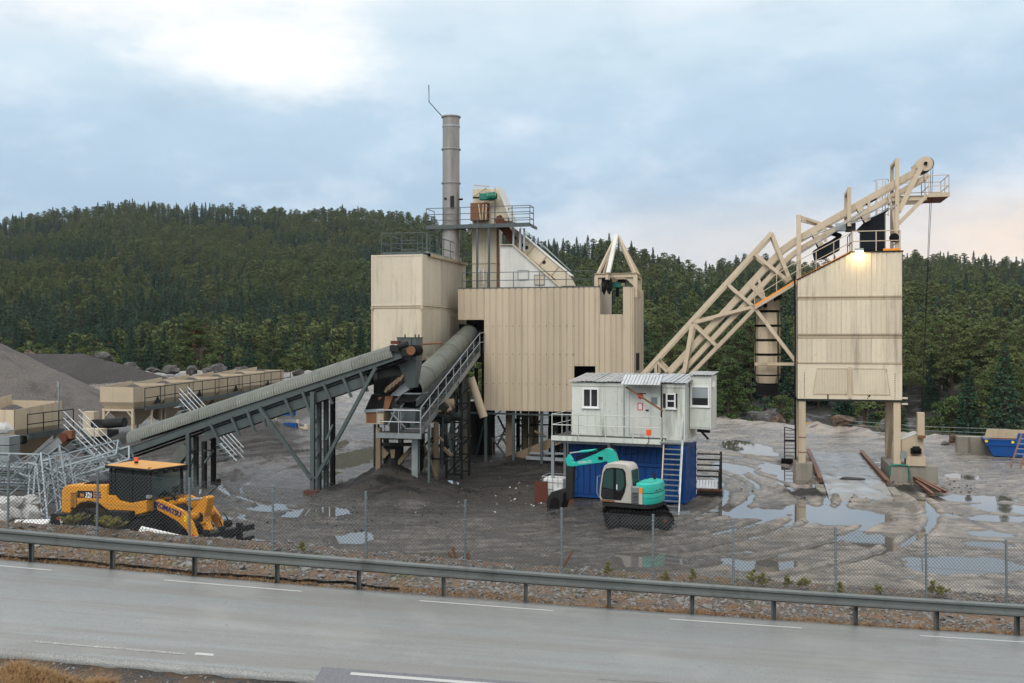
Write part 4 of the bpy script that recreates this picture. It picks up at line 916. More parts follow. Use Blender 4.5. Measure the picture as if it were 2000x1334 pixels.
# ---------------------------------------------------------------- long covered conveyor
VC = 44.2
cv = thing('belt_conveyor', 'long grey belt conveyor with ribbed half-round cover rising from the feed bins', 'conveyor', (Q(232, 885, VC).x, VC, 0))
A0, A1 = Q(217, 893, VC), Q(783, 692, VC); ax = (A1 - A0).normalized(); up_ = Vector((-ax.z, 0, ax.x)); up_ = up_ if up_.z > 0 else -up_
Yv_ = Vector((0, 1, 0))
for v_ in (0, 1.0):
    b = MB(); b.ibeam(A0 + Yv_ * v_, A1 + Yv_ * v_, .1, .36, .02, up_); b.build('side_beam', M['steel'], cv)
b = MB(); b.bar(A0 + Yv_ * .5 + up_ * .02, A1 + Yv_ * .5 + up_ * .02, .8, .05, up_); b.build('belt', M['black'], cv)
b = MB(); b.bar(A0 + Yv_ * .5 - up_ * .33, A1 + Yv_ * .5 - up_ * .33, .75, .04, up_); b.build('return_belt', M['black'], cv)
C0, C1 = Q(250, 866, VC), Q(769, 697, VC); nC = 7; ripple = 16
for k in range(nC):
    p, q_ = lerp(C0, C1, k / nC), lerp(C0, C1, (k + 1) / nC - .0008); rings = []; m = ripple * 4
    for j in range(m + 1):
        c = lerp(p, q_, j / m); r_ = [.0, .014, .022, .014][j % 4] - .012 + (k % 2) * .003
        rings.append([c + Yv_ * (.5 - (.60 + r_) * math.cos(a)) + up_ * ((.62 + r_) * math.sin(a) ** .9) for a in [math.pi * i / 12 for i in range(13)]])
    b = MB(); b.loft(rings, True, False); b.build('cover_sheet', M['pipecover'], cv)
b = MB(); c = lerp(C0, C1, .9995); b.loft([[c + Yv_ * (.5 - .55 * math.cos(a)) + up_ * (.57 * math.sin(a)) for a in [math.pi * i / 12 for i in range(13)]]] * 1 + [[c + ax * .002 + Yv_ * .5] * 13], False, False); b.build('cover_end', M['black'], cv)
b = MB(); b.tube(A1 + ax * .55 + Yv_ * .05, A1 + ax * .55 + Yv_ * .95, .26, 16); b.build('head_pulley', M['black'], cv)
b = MB(); b.bar(A1, A1 + ax * .75, .08, .26, up_); b.bar(A1 + Yv_ * 1.0, A1 + Yv_ * 1.0 + ax * .75, .08, .26, up_); b.build('head_frame', M['darksteel'], cv)
b = MB(); b.tube(A1 + ax * .55 - Yv_ * .08, A1 + ax * .55 - Yv_ * .03, .22, 14); b.build('chain_wheel', M['rust'], cv)
b = MB(); b.cbox(A1 - ax * .15 + up_ * .35 - Yv_ * .05, (.45, .35, .3)); b.tube(A1 + up_ * .35 - Yv_ * .05, A1 + ax * .5 + up_ * .35 - Yv_ * .05, .14, 12); b.build('drive_motor', M['darksteel'], cv)
b = MB(); b.cbox(A1 - ax * .1 + up_ * .62 + Yv_ * .1, (.4, .3, .16)); b.build('guard_plate', M['rustred'], cv)
L0, L1 = Q(400, 848, VC + .2), Q(718, 739, VC + .2)
for v_ in (0, .7): b = MB(); b.bar(L0 + Yv_ * v_, L1 + Yv_ * v_, .08, .62, up_); b.build('lower_chord', M['darksteel'] if v_ else M['steel'], cv)
for px, d_ in ((421, 9), (462, 6), (494, 1), (519, -2), (566, 6), (600, 3), (640, 6), (676, 5), (708, 2)):
    f_ = (px - 217) / 566; p = lerp(A0, A1, f_) - up_ * .1; q_ = p - up_ * 1.05 + ax * (.12 * d_ / 6)
    b = MB(); b.bar(p - Yv_ * .06, q_ - Yv_ * .02, .12, .1, Yv_); b.build('web_post', M['steel'], cv)
b = MB(); b.bar(Q(368, 872, VC + .3), Q(309, 944, VC + .3), .55, .42, (0, 1, 0)); b.build('spill_chute', M['pipecover'], cv)
def ground_at(px, py, v):
    p = Q(px, py, v); w = W(p); p.z = Hs(w.x, w.y); return p
def leg(par, px0, y0, px1, y1, v, w, mat, name='leg', dv=0):
    p, q_ = Q(px0, y0, v), Q(px1, y1, v + dv); q_.z -= .3
    b = MB(); b.ibeam(p, q_, w, w, .025, (0, 1, 0)); b.build(name, M[mat], par)
for px, y0, y1, v, mt in ((368, 845, 958, VC, 'steel'), (383, 852, 954, VC + .9, 'steel'), (399, 862, 948, VC + .7, 'darksteel'), (417, 855, 938, VC + 1.5, 'darksteel'),
                      (611, 765, 966, VC, 'steel'), (623, 772, 958, VC + .9, 'steel'), (637, 768, 952, VC + 1.3, 'steel'), (650, 765, 948, VC + 2.0, 'darksteel')):
    leg(cv, px, y0, px, y1, v, .2, mt)
for a_, c_ in (((611, 905), (623, 880)), ((611, 870), (623, 845)), ((611, 835), (623, 810)), ((637, 910), (650, 880)), ((637, 860), (650, 830)), ((368, 920), (383, 885)), ((399, 905), (417, 880)), ((399, 880), (417, 880)), ((637, 945), (650, 945)), ((368, 885), (383, 885))):
    b = MB(); b.bar(Q(*a_, VC + .2), Q(*c_, VC + .9), .08, .08, (0, 1, 0)); b.build('tie', M['steel'], cv)
for v_ in (VC - .1, VC + 1.0):                              # the two raking struts, with rungs between their planes
    for a_, c_ in (((608, 935), (508, 798)), ((617, 935), (734, 718))): b = MB(); b.ibeam(Q(*a_, v_), Q(*c_, v_), .16, .16, .02, (0, 1, 0)); b.build('raking_strut', M['steel'], cv)
for t_ in (.15, .3, .45, .6, .75, .9):
    for a_, c_ in (((608, 935), (508, 798)), ((617, 935), (734, 718))): b = MB(); b.bar(lerp(Q(*a_, VC), Q(*c_, VC), t_), lerp(Q(*a_, VC + 1), Q(*c_, VC + 1), t_), .07, .07); b.build('cross_tie', M['galv'], cv)
b = MB(); b.cbox(Q(610, 962, VC - .1), (.7, .5, .25)); b.build('footing', M['rustred'], cv)
# second conveyor chute head box
ct = thing('transfer_chute', 'grey sheet metal transfer chute tapering down at the head of the long conveyor', 'chute', (Q(800, 755, 45.3).x, 45.3, 3))
w0, w1 = Q(779, 680, 45.0), Q(816, 680, 45.0); zt3, zt4, zt5 = Q(798, 660, 45).z, Q(798, 703, 45).z, Q(798, 757, 45).z
b = MB(); b.box((w0.x, 44.75, zt4), (w1.x, 45.7, zt3)); b.build('box', M['steel'], ct, .01)
l0, l1 = Q(795, 757, 45), Q(810, 757, 45)
b = MB(); b.loft([[Vector((w0.x, 44.75, zt4 - .01)), Vector((w1.x, 44.75, zt4 - .01)), Vector((w1.x, 45.7, zt4 - .01)), Vector((w0.x, 45.7, zt4 - .01))], [Vector((l0.x, 45.0, zt5)), Vector((l1.x, 45.0, zt5)), Vector((l1.x, 45.5, zt5)), Vector((l0.x, 45.5, zt5))]], False); b.build('taper', M['steel'], ct)
b = MB(); b.box((lerp(w0.x, w1.x, .76), 44.735, zt4), (lerp(w0.x, w1.x, .79), 44.749, zt3)); b.box((w0.x - .02, 44.73, zt3), (w1.x + .02, 45.72, zt3 + .03)); b.build('seam', M['darksteel'], ct)
for f_ in (.25, .8, .98): b = MB(); b.cbox((lerp(w0.x, w1.x, f_), 45.2, zt3 + .1), (.04, .1, .14)); b.build('lifting_lug', M['steel'], ct)
# ---------------------------------------------------------------- smooth tube conveyor into the building
V2a, V2b = 45.6, 57.2
B0, B1 = Q(803, 762, V2a), Q(916, 652, V2b); bx_ = (B1 - B0).normalized(); bs = bx_.cross(Vector((0, 0, 1))).normalized(); bu = bs.cross(bx_).normalized()
c2 = thing('inclined_conveyor', 'grey conveyor under a smooth tube cover climbing into the opening of the tan building', 'conveyor', (B0.x, V2a, 0))
nC = 5
for k in range(nC):
    p, q_ = lerp(B0, B1, k / nC + .003), lerp(B0, B1, (k + 1) / nC - .003); r_ = .55 + .006 * (k % 2); rings = []
    for j in range(7):
        c = lerp(p, q_, j / 6); rings.append([c + bs * (r_ * math.cos(a)) + bu * (r_ * math.sin(a)) for a in [math.pi * (-.18 + 1.36 * i / 20) for i in range(21)]])
    b = MB(); b.loft(rings, True, False); b.build('cover_sheet', M['pipecover'], c2)
    b = MB(); c = lerp(B0, B1, (k + 1) / nC); rr = r_ + .012; b.loft([[c + bx_ * o + bs * (rr * math.cos(a)) + bu * (rr * math.sin(a)) for a in [math.pi * (-.15 + 1.3 * i / 20) for i in range(21)]] for o in (-.03, .03)], True, False); b.build('cover_strap', M['pipecover'], c2)
for s_ in (-1, 1): b = MB(); b.ibeam(B0 - bx_ * .9 + bs * .5 * s_ - bu * .38, B1 + bx_ * .4 + bs * .5 * s_ - bu * .38, .1, .28, .02, bu); b.build('side_beam', M['steel'], c2)
b = MB(); b.bar(B0 - bx_ * 1.0 - bu * .3, B1 + bx_ * .4 - bu * .3, .8, .05, bu); b.build('belt', M['black'], c2)
for k in range(14): b = MB(); c = lerp(B0, B1, k / 14 + .03); b.tube(c + bs * .5 - bu * .55, c + bs * .72 - bu * .35, .025, 5); b.build('idler_bracket', M['galv'], c2)
b = MB(); b.tube(Q(930, 652, 57.6), Q(940, 652, 57.6), .22, 14); b.build('tail_motor', M['darksteel'], c2)
b = MB(); b.cbox(Q(915, 640, 58), (1.0, .6, .4)); b.build('drive_box', M['black'], c2)
# walkway beside it and the landing
wk = thing('conveyor_walkway', 'grey grated walkway with galvanised handrails climbing beside the smooth tube conveyor', 'walkway', (Q(822, 845, 44.2).x, 44.2, 0))
W0, W1 = Q(822, 846, 44.3), Q(937, 691, 56.0); wd_ = (W1 - W0); wl = Vector((-1.0, .0, 0)); 
b = MB(); b.bar(W0 + wl * .5, W1 + wl * .5, .92, .05, (0, 0, 1)); b.build('grating', M['deck'], wk)
for o, mt in ((0.0, 'galv'), (-1.0, 'steel')): b = MB(); b.bar(W0 + Vector((o, 0, .02)), W1 + Vector((o, 0, .02)), .05, .28, (0, 0, 1)); b.build('stringer', M[mt], wk)
for k in range(15): b = MB(); c = lerp(W0, W1, (k + .5) / 15); b.box((c.x - .96, c.y - .02, c.z + .03), (c.x - .03, c.y + .02, c.z + .07)); b.build('tread_cleat', M['galv'], wk)
railing(wk, [W0 + Vector((0, 0, .1)), W1 + Vector((0, 0, .1)), W1 + Vector((.1, .6, .15))], 1.1, 1.5, 'galvlight', (.5,), .026)
railing(wk, [W0 + Vector((-1, 0, .1)), W1 + Vector((-1, 0, .1))], 1.1, 1.5, 'galv', (.5,), .022)
b = MB()
for k in range(4): b.bar(W0 + Vector((-.03, 0, .25 + k * .13)), W1 + Vector((-.03, 0, .25 + k * .13)), .02, .03)
b.build('infill_bar', M['steel'], wk, kind='stuff')
D0, D1 = Q(736, 846, 44.2), Q(822, 846, 44.2); zd = D0.z
b = MB(); b.box((D0.x, 44.2, zd - .02), (D1.x, 45.2, zd + .02)); b.build('landing', M['deck'], wk)
b = MB(); b.box((D0.x - .03, 44.16, zd - .22), (D1.x + .03, 44.198, zd + .03)); b.build('edge_plate', M['galv'], wk)
railing(wk, [(D0.x, 45.2, zd), (D0.x, 44.22, zd), (D1.x - .03, 44.22, zd)], 1.1, 1.0, 'galvlight', (.5,), .026)
for px, y0, y1, v in ((838, 830, 945, 45), (866, 800, 905, 48), (884, 770, 900, 50.5), (908, 730, 880, 53.5)): leg(wk, px, y0, px - (3 if px > 850 else 0), y1, v, .11, 'steel', 'post')
for a_, c_, v in (((895, 745), (870, 900), 51), ((905, 735), (893, 880), 52.5), ((866, 820), (884, 890), 49)): b = MB(); b.bar(Q(*a_, v), Q(*c_, v), .09, .09, (0, 1, 0)); b.build('brace', M['steel'], wk)
# lattice tower below the conveyor
lt_ = thing('lattice_support', 'dark braced lattice tower holding up the smooth tube conveyor', 'lattice tower', (Q(888, 930, 51).x, 51, 0))
t0, t1 = Q(872, 905, 50.6), Q(902, 905, 50.6)
for u_ in (t0.x, t1.x):
    for v_ in (50.6, 52.0): b = MB(); b.bar((u_, v_, -.2), (u_, v_, 4.6), .11, .11); b.build('leg', M['darksteel'], lt_)
for k in range(5):
    z = .25 + k * .92
    for v_ in (50.6, 52.0):
        b = MB(); b.bar((t0.x, v_, z), (t1.x, v_, z + .92), .07); b.build('diagonal', M['darksteel'], lt_)
        b = MB(); b.bar((t0.x, v_, z), (t1.x, v_, z), .08); b.build('cross_bar', M['darksteel'], lt_)
# ---------------------------------------------------------------- screening unit on legs
V4 = 45.0
sc = thing('screening_unit', 'rust-stained screening unit with grey hoppers standing on legs in a pile of black crumbs', 'screen', (Q(775, 920, V4).x, V4, 0))
for px, y0, y1, v, w, mt in ((740, 835, 925, V4 + .1, .24, 'grimy'), (812, 850, 935, V4 + .1, .3, 'galv'), (754, 850, 915, V4 + 2.2, .22, 'darksteel'), (820, 850, 915, V4 + 2.2, .22, 'darksteel'), (852, 825, 940, V4 + 1.8, .2, 'grimy'), (846, 835, 935, V4 + 3.0, .16, 'grimy')):
    leg(sc, px, y0, px, y1, v, w, mt)
for p, q_, v, w, mt in (((735, 852), (825, 852), V4 + .25, .3, 'darksteel'), ((735, 868), (815, 868), V4 + .2, .16, 'darksteel'), ((745, 878), (757, 890), V4 + .3, .35, 'grimy'), ((805, 875), (778, 905), V4 + .6, .2, 'grimy'),
                  ((828, 868), (852, 930), V4 + 1.6, .09, 'grimy'), ((852, 860), (826, 922), V4 + 1.7, .09, 'grimy'), ((818, 880), (845, 855), V4 + 1.8, .1, 'darksteel'), ((848, 845), (866, 862), V4 + 1.9, .1, 'grimy'), ((866, 875), (882, 890), V4 + 3, .14, 'grimy'), ((845, 815), (872, 790), V4 + 2.4, .35, 'darksteel')):
    b = MB(); b.bar(Q(*p, v), Q(*q_, v), w, w, (0, 1, 0)); b.build('cross_beam' if abs(p[1] - q_[1]) < 3 else 'brace', M[mt], sc)
p, q_ = Q(713, 828, V4 - .2), Q(749, 803, V4 - .2); b = MB(); b.box((p.x, V4 - .2, p.z), (q_.x, V4 + .9, q_.z)); b.build('screen_box', M['beige'], sc, .01)
b = MB(); b.box((lerp(p.x, q_.x, .08), V4 - .216, lerp(p.z, q_.z, .1)), (lerp(p.x, q_.x, .62), V4 - .201, lerp(p.z, q_.z, .92))); b.build('rusty_plate', M['rust'], sc)
b = MB(); b.poly([Q(712, 802, V4 - .22), Q(726, 770, V4 + .2), Q(752, 772, V4 + .2), Q(746, 802, V4 - .22)], (0, .05, 0)); b.build('screen_cloth', M['black'], sc)
b = MB(); b.bar(Q(712, 803, V4 - .24), Q(750, 801, V4 - .24), .08, .14); b.build('top_rail', M['galv'], sc)
b = MB(); b.poly([Q(749, 805, V4 - .1), Q(738, 776, V4 + .1), Q(768, 772, V4 + .3), Q(758, 800, V4)], (0, .3, 0)); b.build('side_plate', M['rust'], sc)
b = MB(); b.poly([Q(730, 768, V4 + 1), Q(732, 742, V4 + 1), Q(765, 735, V4 + 1), Q(760, 775, V4 + 1)], (0, 1.2, 0)); b.build('rear_hopper', M['darksteel'], sc)
b = MB(); b.bar(Q(757, 762, V4 + .1), Q(783, 740, V4 + .1), .25, .28, (0, 1, 0)); b.build('rusty_arm', M['rust'], sc)
for k in range(5): b = MB(); b.cbox(lerp(Q(757, 760, V4 - .1), Q(785, 738, V4 - .1), k / 4), (.12, .2, .35), ry=.6); b.build('clamp', M['grimy'], sc)
def trough(x0, x1, y0, y1, v, dv, mat, tp=.82, name='hopper'):
    a_, c_ = Q(x0, y0, v), Q(x1, y0, v); d_ = Q(x0, y1, v).z; o = (c_.x - a_.x) * (1 - tp) / 2; z = a_.z
    b = MB(); b.loft([[Vector((a_.x, v, z)), Vector((c_.x, v, z)), Vector((c_.x, v + dv, z)), Vector((a_.x, v + dv, z))], [Vector((a_.x + o, v + .1, d_)), Vector((c_.x - o, v + .1, d_)), Vector((c_.x - o, v + dv - .1, d_)), Vector((a_.x + o, v + dv - .1, d_))]], False, True, False); b.build(name, M[mat], sc)
    b = MB()
    for s_, e_ in (((a_.x, v), (c_.x, v)), ((c_.x, v), (c_.x, v + dv)), ((c_.x, v + dv), (a_.x, v + dv)), ((a_.x, v + dv), (a_.x, v))): b.bar((s_[0], s_[1], z + .02), (e_[0], e_[1], z + .02), .07, .07)
    b.build('rim', M['galv'], sc)
trough(768, 812, 800, 832, V4 - .1, 1.2, 'steel'); trough(768, 818, 769, 778, V4 + .4, 1.3, 'darksteel', .95); trough(784, 812, 782, 796, V4 + .3, .9, 'darksteel')
b = MB(); b.box((Q(765, 846, V4).x, V4 - .3, zd + .03), (Q(800, 846, V4).x, V4 + 1.0, zd + .5)); b.build('motor_bed', M['darksteel'], sc)
b = MB(); b.bar(Q(764, 806, V4 - .32), Q(792, 835, V4 - .32), .06, .06, (0, 1, 0)); b.bar(Q(758, 832, V4 - .32), Q(772, 800, V4 - .32), .06, .06, (0, 1, 0)); b.build('guard_bar', M['galv'], sc)
b = MB(); b.poly([Q(762, 772, V4 + .3), Q(792, 745, V4 + .3), Q(800, 760, V4 + .3), Q(780, 774, V4 + .3)], (0, .6, 0)); b.build('splash_plate', M['galvlight'], sc)
b = MB(); b.tube(Q(768, 868, V4 + .8), Q(765, 922, V4 + .6), .5, 18, .34); b.build('discharge_cone', M['darksteel'], sc)
b = MB(); b.poly([Q(762, 878, V4 + .25), Q(772, 878, V4 + .25), Q(770, 895, V4 + .22), Q(764, 895, V4 + .22)], (0, .03, 0)); b.build('wear_plate', M['grimy'], sc)
b = MB(); b.tube(Q(868, 796, V4 + 3.2), Q(874, 806, V4 + 3.2), .3, 14); b.build('roller', M['grimy'], sc)

rc_ = random.Random(37)
for k in range(34):
    px, py = rc_.uniform(822, 905), rc_.uniform(770, 900); v = 46 + (px - 822) * .075 + rc_.uniform(-.6, 1.2); dx, dy = rc_.choice(((rc_.uniform(12, 38), rc_.uniform(-3, 3)), (rc_.uniform(10, 26), rc_.uniform(18, 40)), (rc_.uniform(10, 26), -rc_.uniform(18, 40)), (0, rc_.uniform(30, 80))))
    yb = min(py + dy, 925); b = MB(); b.bar(Q(px, py, v), Q(px + dx, yb, v), rc_.choice((.05, .07, .09)), .06, (0, 1, 0)); b.build('lattice_bar', M[rc_.choice(('darksteel', 'darksteel', 'steel', 'grimy'))], sc)
for px, py, v, r_ in ((842, 800, 47.5, .25), (858, 792, 48.5, .3), (850, 822, 48, .18), (872, 815, 49, .22)): b = MB(); p = Q(px, py, v); b.tube(p, p + Vector((.7, .3, .05)), r_, 12); b.build('blower', M[rc_.choice(('grimy', 'darksteel'))], sc)
# ================================================================ loading silo tower
VT = 55.1
tL, tR, tTop = Q(1558, 700, VT).x, Q(1762, 700, VT).x, Q(1710, 493, VT)
zs5 = [Q(1660, y, VT).z for y in (493, 578, 586, 652, 661, 708, 711, 780)]
DT = 5.2
tw = thing('loading_silo', 'tall cream corrugated silo tower on four legs over the weighbridge', 'silo', (tL, VT, 0))
kx, kz = Q(1664, 493, VT).x, Q(1558, 546, VT).z
b = MB(); b.poly([(tL + .06, VT + .06, zs5[1]), (tL + .06, VT + .06, kz - .05), (kx, VT + .06, zs5[0] - .05), (tR - .06, VT + .06, zs5[0] - .05), (tR - .06, VT + .06, zs5[7] + .05), (tL + .06, VT + .06, zs5[7] + .05)], (0, DT - .1, 0)); b.build('core', M['darksteel'], tw)
n = 7; w = (tR - tL) / n
def slope_top(u): return zs5[0] if u >= kx else lerp(kz, zs5[0], (u - tL) / (kx - tL))
for k in range(n):
    ua, ub = tL + k * w, tL + (k + 1) * w - .006; b = MB(); m = 3
    for j in range(m):                                         # sloping top: ribs cut one by one
        a0 = ua + (ub - ua) * j / m; b1 = ua + (ub - ua) * (j + 1) / m; ww = b1 - a0; prev = None
        for f0, f1, d0, d1 in ((0, .6, 0, 0), (.6, .68, 0, 1), (.68, .92, 1, 1), (.92, 1, 1, 0)):
            x0, x1 = a0 + ww * f0, a0 + ww * f1; b.add([(x0, VT - d0 * .018, zs5[1]), (x1, VT - d1 * .018, zs5[1]), (x1, VT - d1 * .018, slope_top(x1)), (x0, VT - d0 * .018, slope_top(x0))], [(0, 1, 2, 3)])
    b.build('cladding_panel', M['silo'], tw)
for i, (za, zb_) in enumerate(((zs5[3], zs5[2]), (zs5[5], zs5[4]))):
    clad(tw, tL, tR, za, zb_, VT, 'silo', wmax=.8, pitch=.27, dep=.02)
for zc in ((zs5[1] + zs5[2]) / 2, (zs5[3] + zs5[4]) / 2):
    b = MB(); b.box((tL + .01, VT - .0, zc - .1), (tR - .01, VT + .055, zc + .1)); b.build('joint_band', M['creamtrim'], tw)
    b = MB(); b.box((tL - .02, VT - .05, zc + .05), (tR + .02, VT - .001, zc + .1)); b.build('flange_strip', M['creamtrim'], tw)
for za, zb_, cst, sg in ((zs5[7], kz - .02, tL, -1), (zs5[7], zs5[0] - .02, tR, 1)):
    clad(tw, VT + .02, VT + DT, za, zb_, 0, 'silo', nrm=(sg, 0, 0), along='v', const=cst, wmax=1.3, pitch=.27, dep=.02)
b = MB(); b.box((tL, VT - .012, zs5[7]), (tR, VT + .055, zs5[6])); b.build('base_plate', M['silo'], tw)
b = MB(); b.box((tL, VT - .05, zs5[5] - .06), (tR, VT - .0125, zs5[5] - .01)); b.build('drip_edge', M['creamtrim'], tw)
for pts, mid in (((1596, 1655, 1655, 1588), 0), ((1665, 1731, 1738, 1665), 1)):
    zz = [Q(1660, y, VT).z for y in (720, 720, 770, 770)]; pp = [Vector((Q(x, 740, VT).x, VT - .013, z)) for x, z in zip(pts, zz)]
    b = MB(); b.poly(pp, (0, -.012, 0)); d_ = b.build('silo_door', M['silo'], tw)
    b = MB(); u = min(pp[0].x, pp[3].x) + .2
    while u < max(pp[1].x, pp[2].x) - .05:
        lo = zz[2] + .03; hi = zz[0] - .03
        if u < pp[0].x: hi = lerp(zz[2], zz[0], (u - pp[3].x) / max(.01, pp[0].x - pp[3].x)) - .05
        if u > pp[1].x: hi = lerp(zz[0], zz[2], (u - pp[1].x) / max(.01, pp[2].x - pp[1].x)) - .05
        if hi > lo + .1: b.box((u, VT - .045, lo), (u + .05, VT - .0255, hi))
        u += .145
    b.build('door_rib', M['silo'], d_, kind='stuff')
    b = MB()
    for i in range(4): b.bar(pp[i] + Vector((0, -.012, 0)), pp[(i + 1) % 4] + Vector((0, -.012, 0)), .035, .04, (0, 1, 0))
    b.build('door_frame', M['creamtrim'], d_)
p, q_ = Q(1660, 713, VT), Q(1660, 779, VT); b = MB(); b.box((p.x - .07, VT - .06, q_.z + .02), (p.x + .07, VT - .0125, p.z - .1)); b.build('centre_post', M['beige'], tw)
b = MB()
for px in (1571, 1748):
    u = Q(px, 750, VT).x
    for k in range(12): z = lerp(zs5[7] + .1, zs5[6] - .5, k / 11); b.box((u - .02, VT - .03, z - .02), (u + .02, VT - .0125, z + .02))
b.build('rivet_row', M['darksteel'], tw, kind='stuff')
for tx, px in (('1', 1617), ('3', 1697)): p = Q(px, 775.5, VT); lettering(tx, .36, M['ink'], tw, (p.x, VT - .016, p.z), (R(90), 0, 0), 'number', .003, bold=.018)
b = MB(); b.box((tL - .02, VT - .05, zs5[7] - .1), (tR + .1, VT + DT, zs5[7] - .005)); b.build('bottom_frame', M['darksteel'], tw)
lw_ = .36
lf = [(tL + .05, VT + .02), (tR - .42, VT + .02), (tL + .05, VT + 3.4), (tR - .42, VT + 3.4)]
for u_, v_ in lf: b = MB(); b.box((u_, v_, .75), (u_ + lw_, v_ + lw_, zs5[7] - .1)); b.build('leg', M['beige'], tw, .02)
b = MB(); b.bar((tR - .3, VT + .5, zs5[7] - .2), (tR - .3, VT + 3.3, 1.0), .2, .2); b.bar((tR - .12, VT + 3.2, zs5[7] - .2), (tR - .12, VT + .5, 1.2), .2, .2); b.build('diagonal', M['hoist'], tw)
for z in (1.4, 2.2): b = MB(); b.box((tL + .03, VT, z), (tL + .43, VT + .4, z + .04)); b.build('strap', M['rust'], tw)
for k in range(2): b = MB(); b.cbox((tR + .12, VT + .1, zs5[7] + .1 - k * .3), (.3, .3, .08)); b.build('bracket', M['silo'], tw)
b = MB(); b.box((kx - .1, VT - .06, zs5[0] - .02), (tR + .06, VT + DT, zs5[0] + .05)); b.build('top_deck', M['darksteel'], tw)
b = MB(); b.bar((tL - .05, VT + .1, kz - .02), (kx - .08, VT + .1, zs5[0] - .02), .3, .07); b.build('slope_flashing', M['darksteel'], tw)
b = MB(); b.box((lerp(kx, tR, .62), VT - .08, zs5[0] + .052), (tR - .1, VT - .03, zs5[0] + .16)); b.build('kick_plate', M['orange'], tw)
railing(tw, [(kx + .02, VT + 3, zs5[0] + .05), (kx + .02, VT, zs5[0] + .05), (tR - .1, VT, zs5[0] + .05), (tR - .1, VT + 3, zs5[0] + .05)], 1.05, 1.2, 'hoist', (.5,), .028)
b = MB(); b.pipe([(tL - .15, VT + .1, kz + .2), (tL - .12, VT + .1, zs5[4]), (tL - .14, VT + .1, zs5[7] + .4), (tL - .1, VT + .1, 1.0)], .045, 6); b.build('cable_conduit', M['black'], tw)
# floodlight that is lit
fl_ = thing('floodlight', 'small lit floodlight shining down the cream wall under the silo railing', 'floodlight', (Q(1678, 489, VT).x, VT - .25, zs5[0]))
p = Q(1678, 489, VT - .25); b = MB(); b.cbox(p + Vector((0, .03, .02)), (.44, .1, .16), rx=-.7); b.build('housing', M['galv'], fl_)
b = MB(); b.cbox(p + Vector((0, -.035, -.035)), (.40, .02, .14), rx=-.7); b.build('lens', M['lamp'], fl_)
b = MB(); b.bar(p + Vector((0, .05, 0)), p + Vector((0, .26, 0)), .04); b.build('bracket', M['darksteel'], fl_)
ld = bpy.data.lights.new('floodlight_lamp', 'AREA'); ld.shape = 'RECTANGLE'; ld.size = .38; ld.size_y = .12; ld.energy = 15; ld.color = (1, .74, .36)
lo = bpy.data.objects.new('floodlight_lamp', ld); COL.objects.link(lo); lo.parent = fl_; lo.location = p + Vector((0, -.08, -.10)) - ORG[fl_.name]; lo.rotation_euler = (R(25), 0, 0)

# ---------------------------------------------------------------- skip hoist truss
VH, VH2 = 55.9, 57.9
sh = thing('skip_hoist', 'long cream steel skip hoist truss climbing from the cabin over the silo tower', 'hoist', (Q(1310, 725, VH).x, VH, 0))
mem = [((1255, 731), (1507, 455), .22), ((1507, 455), (1543, 547), .2), ((1473, 495), (1540, 549), .18), ((1420, 554), (1471, 598), .17), ((1350, 630), (1471, 599), .17), ((1351, 630), (1402, 678), .17), ((1352, 634), (1336, 728), .22),
       ((1281, 704), (1303, 726), .15), ((1281, 704), (1281, 732), .15), ((1340, 740), (1474, 602), .2)]
for p, q_, w in mem:
    for v_ in (VH, VH2): b = MB(); b.ibeam(Q(*p, v_) if v_ == VH else Q(*p, VH) + Yv_ * 2, Q(*q_, v_) if v_ == VH else Q(*q_, VH) + Yv_ * 2, w, w, .03, (0, 1, 0)); b.build('truss_member', M['hoist'], sh)
for pt in ((1507, 456), (1473, 495), (1420, 554), (1350, 630), (1281, 704), (1471, 600), (1402, 678)): p = Q(*pt, VH); b = MB(); b.bar(p + Yv_ * .1, p + Yv_ * 1.9, .14, .14); b.build('cross_tie', M['hoist'], sh)
b = MB(); b.ibeam(Q(1473, 600, VH), Q(1554, 706, VH), .19, .19, .025, (0, 1, 0)); b.build('brace', M['hoist'], sh)
b = MB(); b.bar(Q(1474, 711, VH), Q(1556, 711, VH), .16, .16); b.build('tie_beam', M['creamtrim'], sh)
trk = [(1290, 744), (1400, 625), (1495, 522), (1512, 504), (1530, 486), (1548, 473), (1566, 462), (1640, 420), (1720, 374), (1806, 324)]
for v_, nm in ((0.25, 'near'), (1.55, 'far')):
    pts = [Q(*p, VH) + Yv_ * v_ for p in trk]; nrm2 = []
    for i in range(len(pts)): d = (pts[min(i + 1, len(pts) - 1)] - pts[max(i - 1, 0)]).normalized(); nrm2.append(Vector((-d.z, 0, d.x)) if d.x > 0 else Vector((d.z, 0, -d.x)))
    for off, h_, w_ in ((0, .34, .16), (-.52, .26, .16)):
        b = MB(); rings = []
        for p, n_ in zip(pts, nrm2): c = p + n_ * off; rings.append([c - Yv_ * w_ / 2 - n_ * h_ / 2, c + Yv_ * w_ / 2 - n_ * h_ / 2, c + Yv_ * w_ / 2 + n_ * h_ / 2, c - Yv_ * w_ / 2 + n_ * h_ / 2])
        b.loft(rings, False); b.build('track_rail', M['hoist'], sh, .008)
for a_, c_, w in (((1463, 552), (1500, 590), .26), ((1480, 540), (1492, 577), .14), ((1588, 450), (1604, 480), .3), ((1673, 397), (1695, 432), .32), ((1697, 388), (1697, 430), .14), ((1610, 440), (1612, 472), .16)):
    b = MB(); b.bar(Q(*a_, VH + .2), Q(*c_, VH + .2), w, .12, (0, 1, 0)); b.build('hanger', M['hoist'], sh)
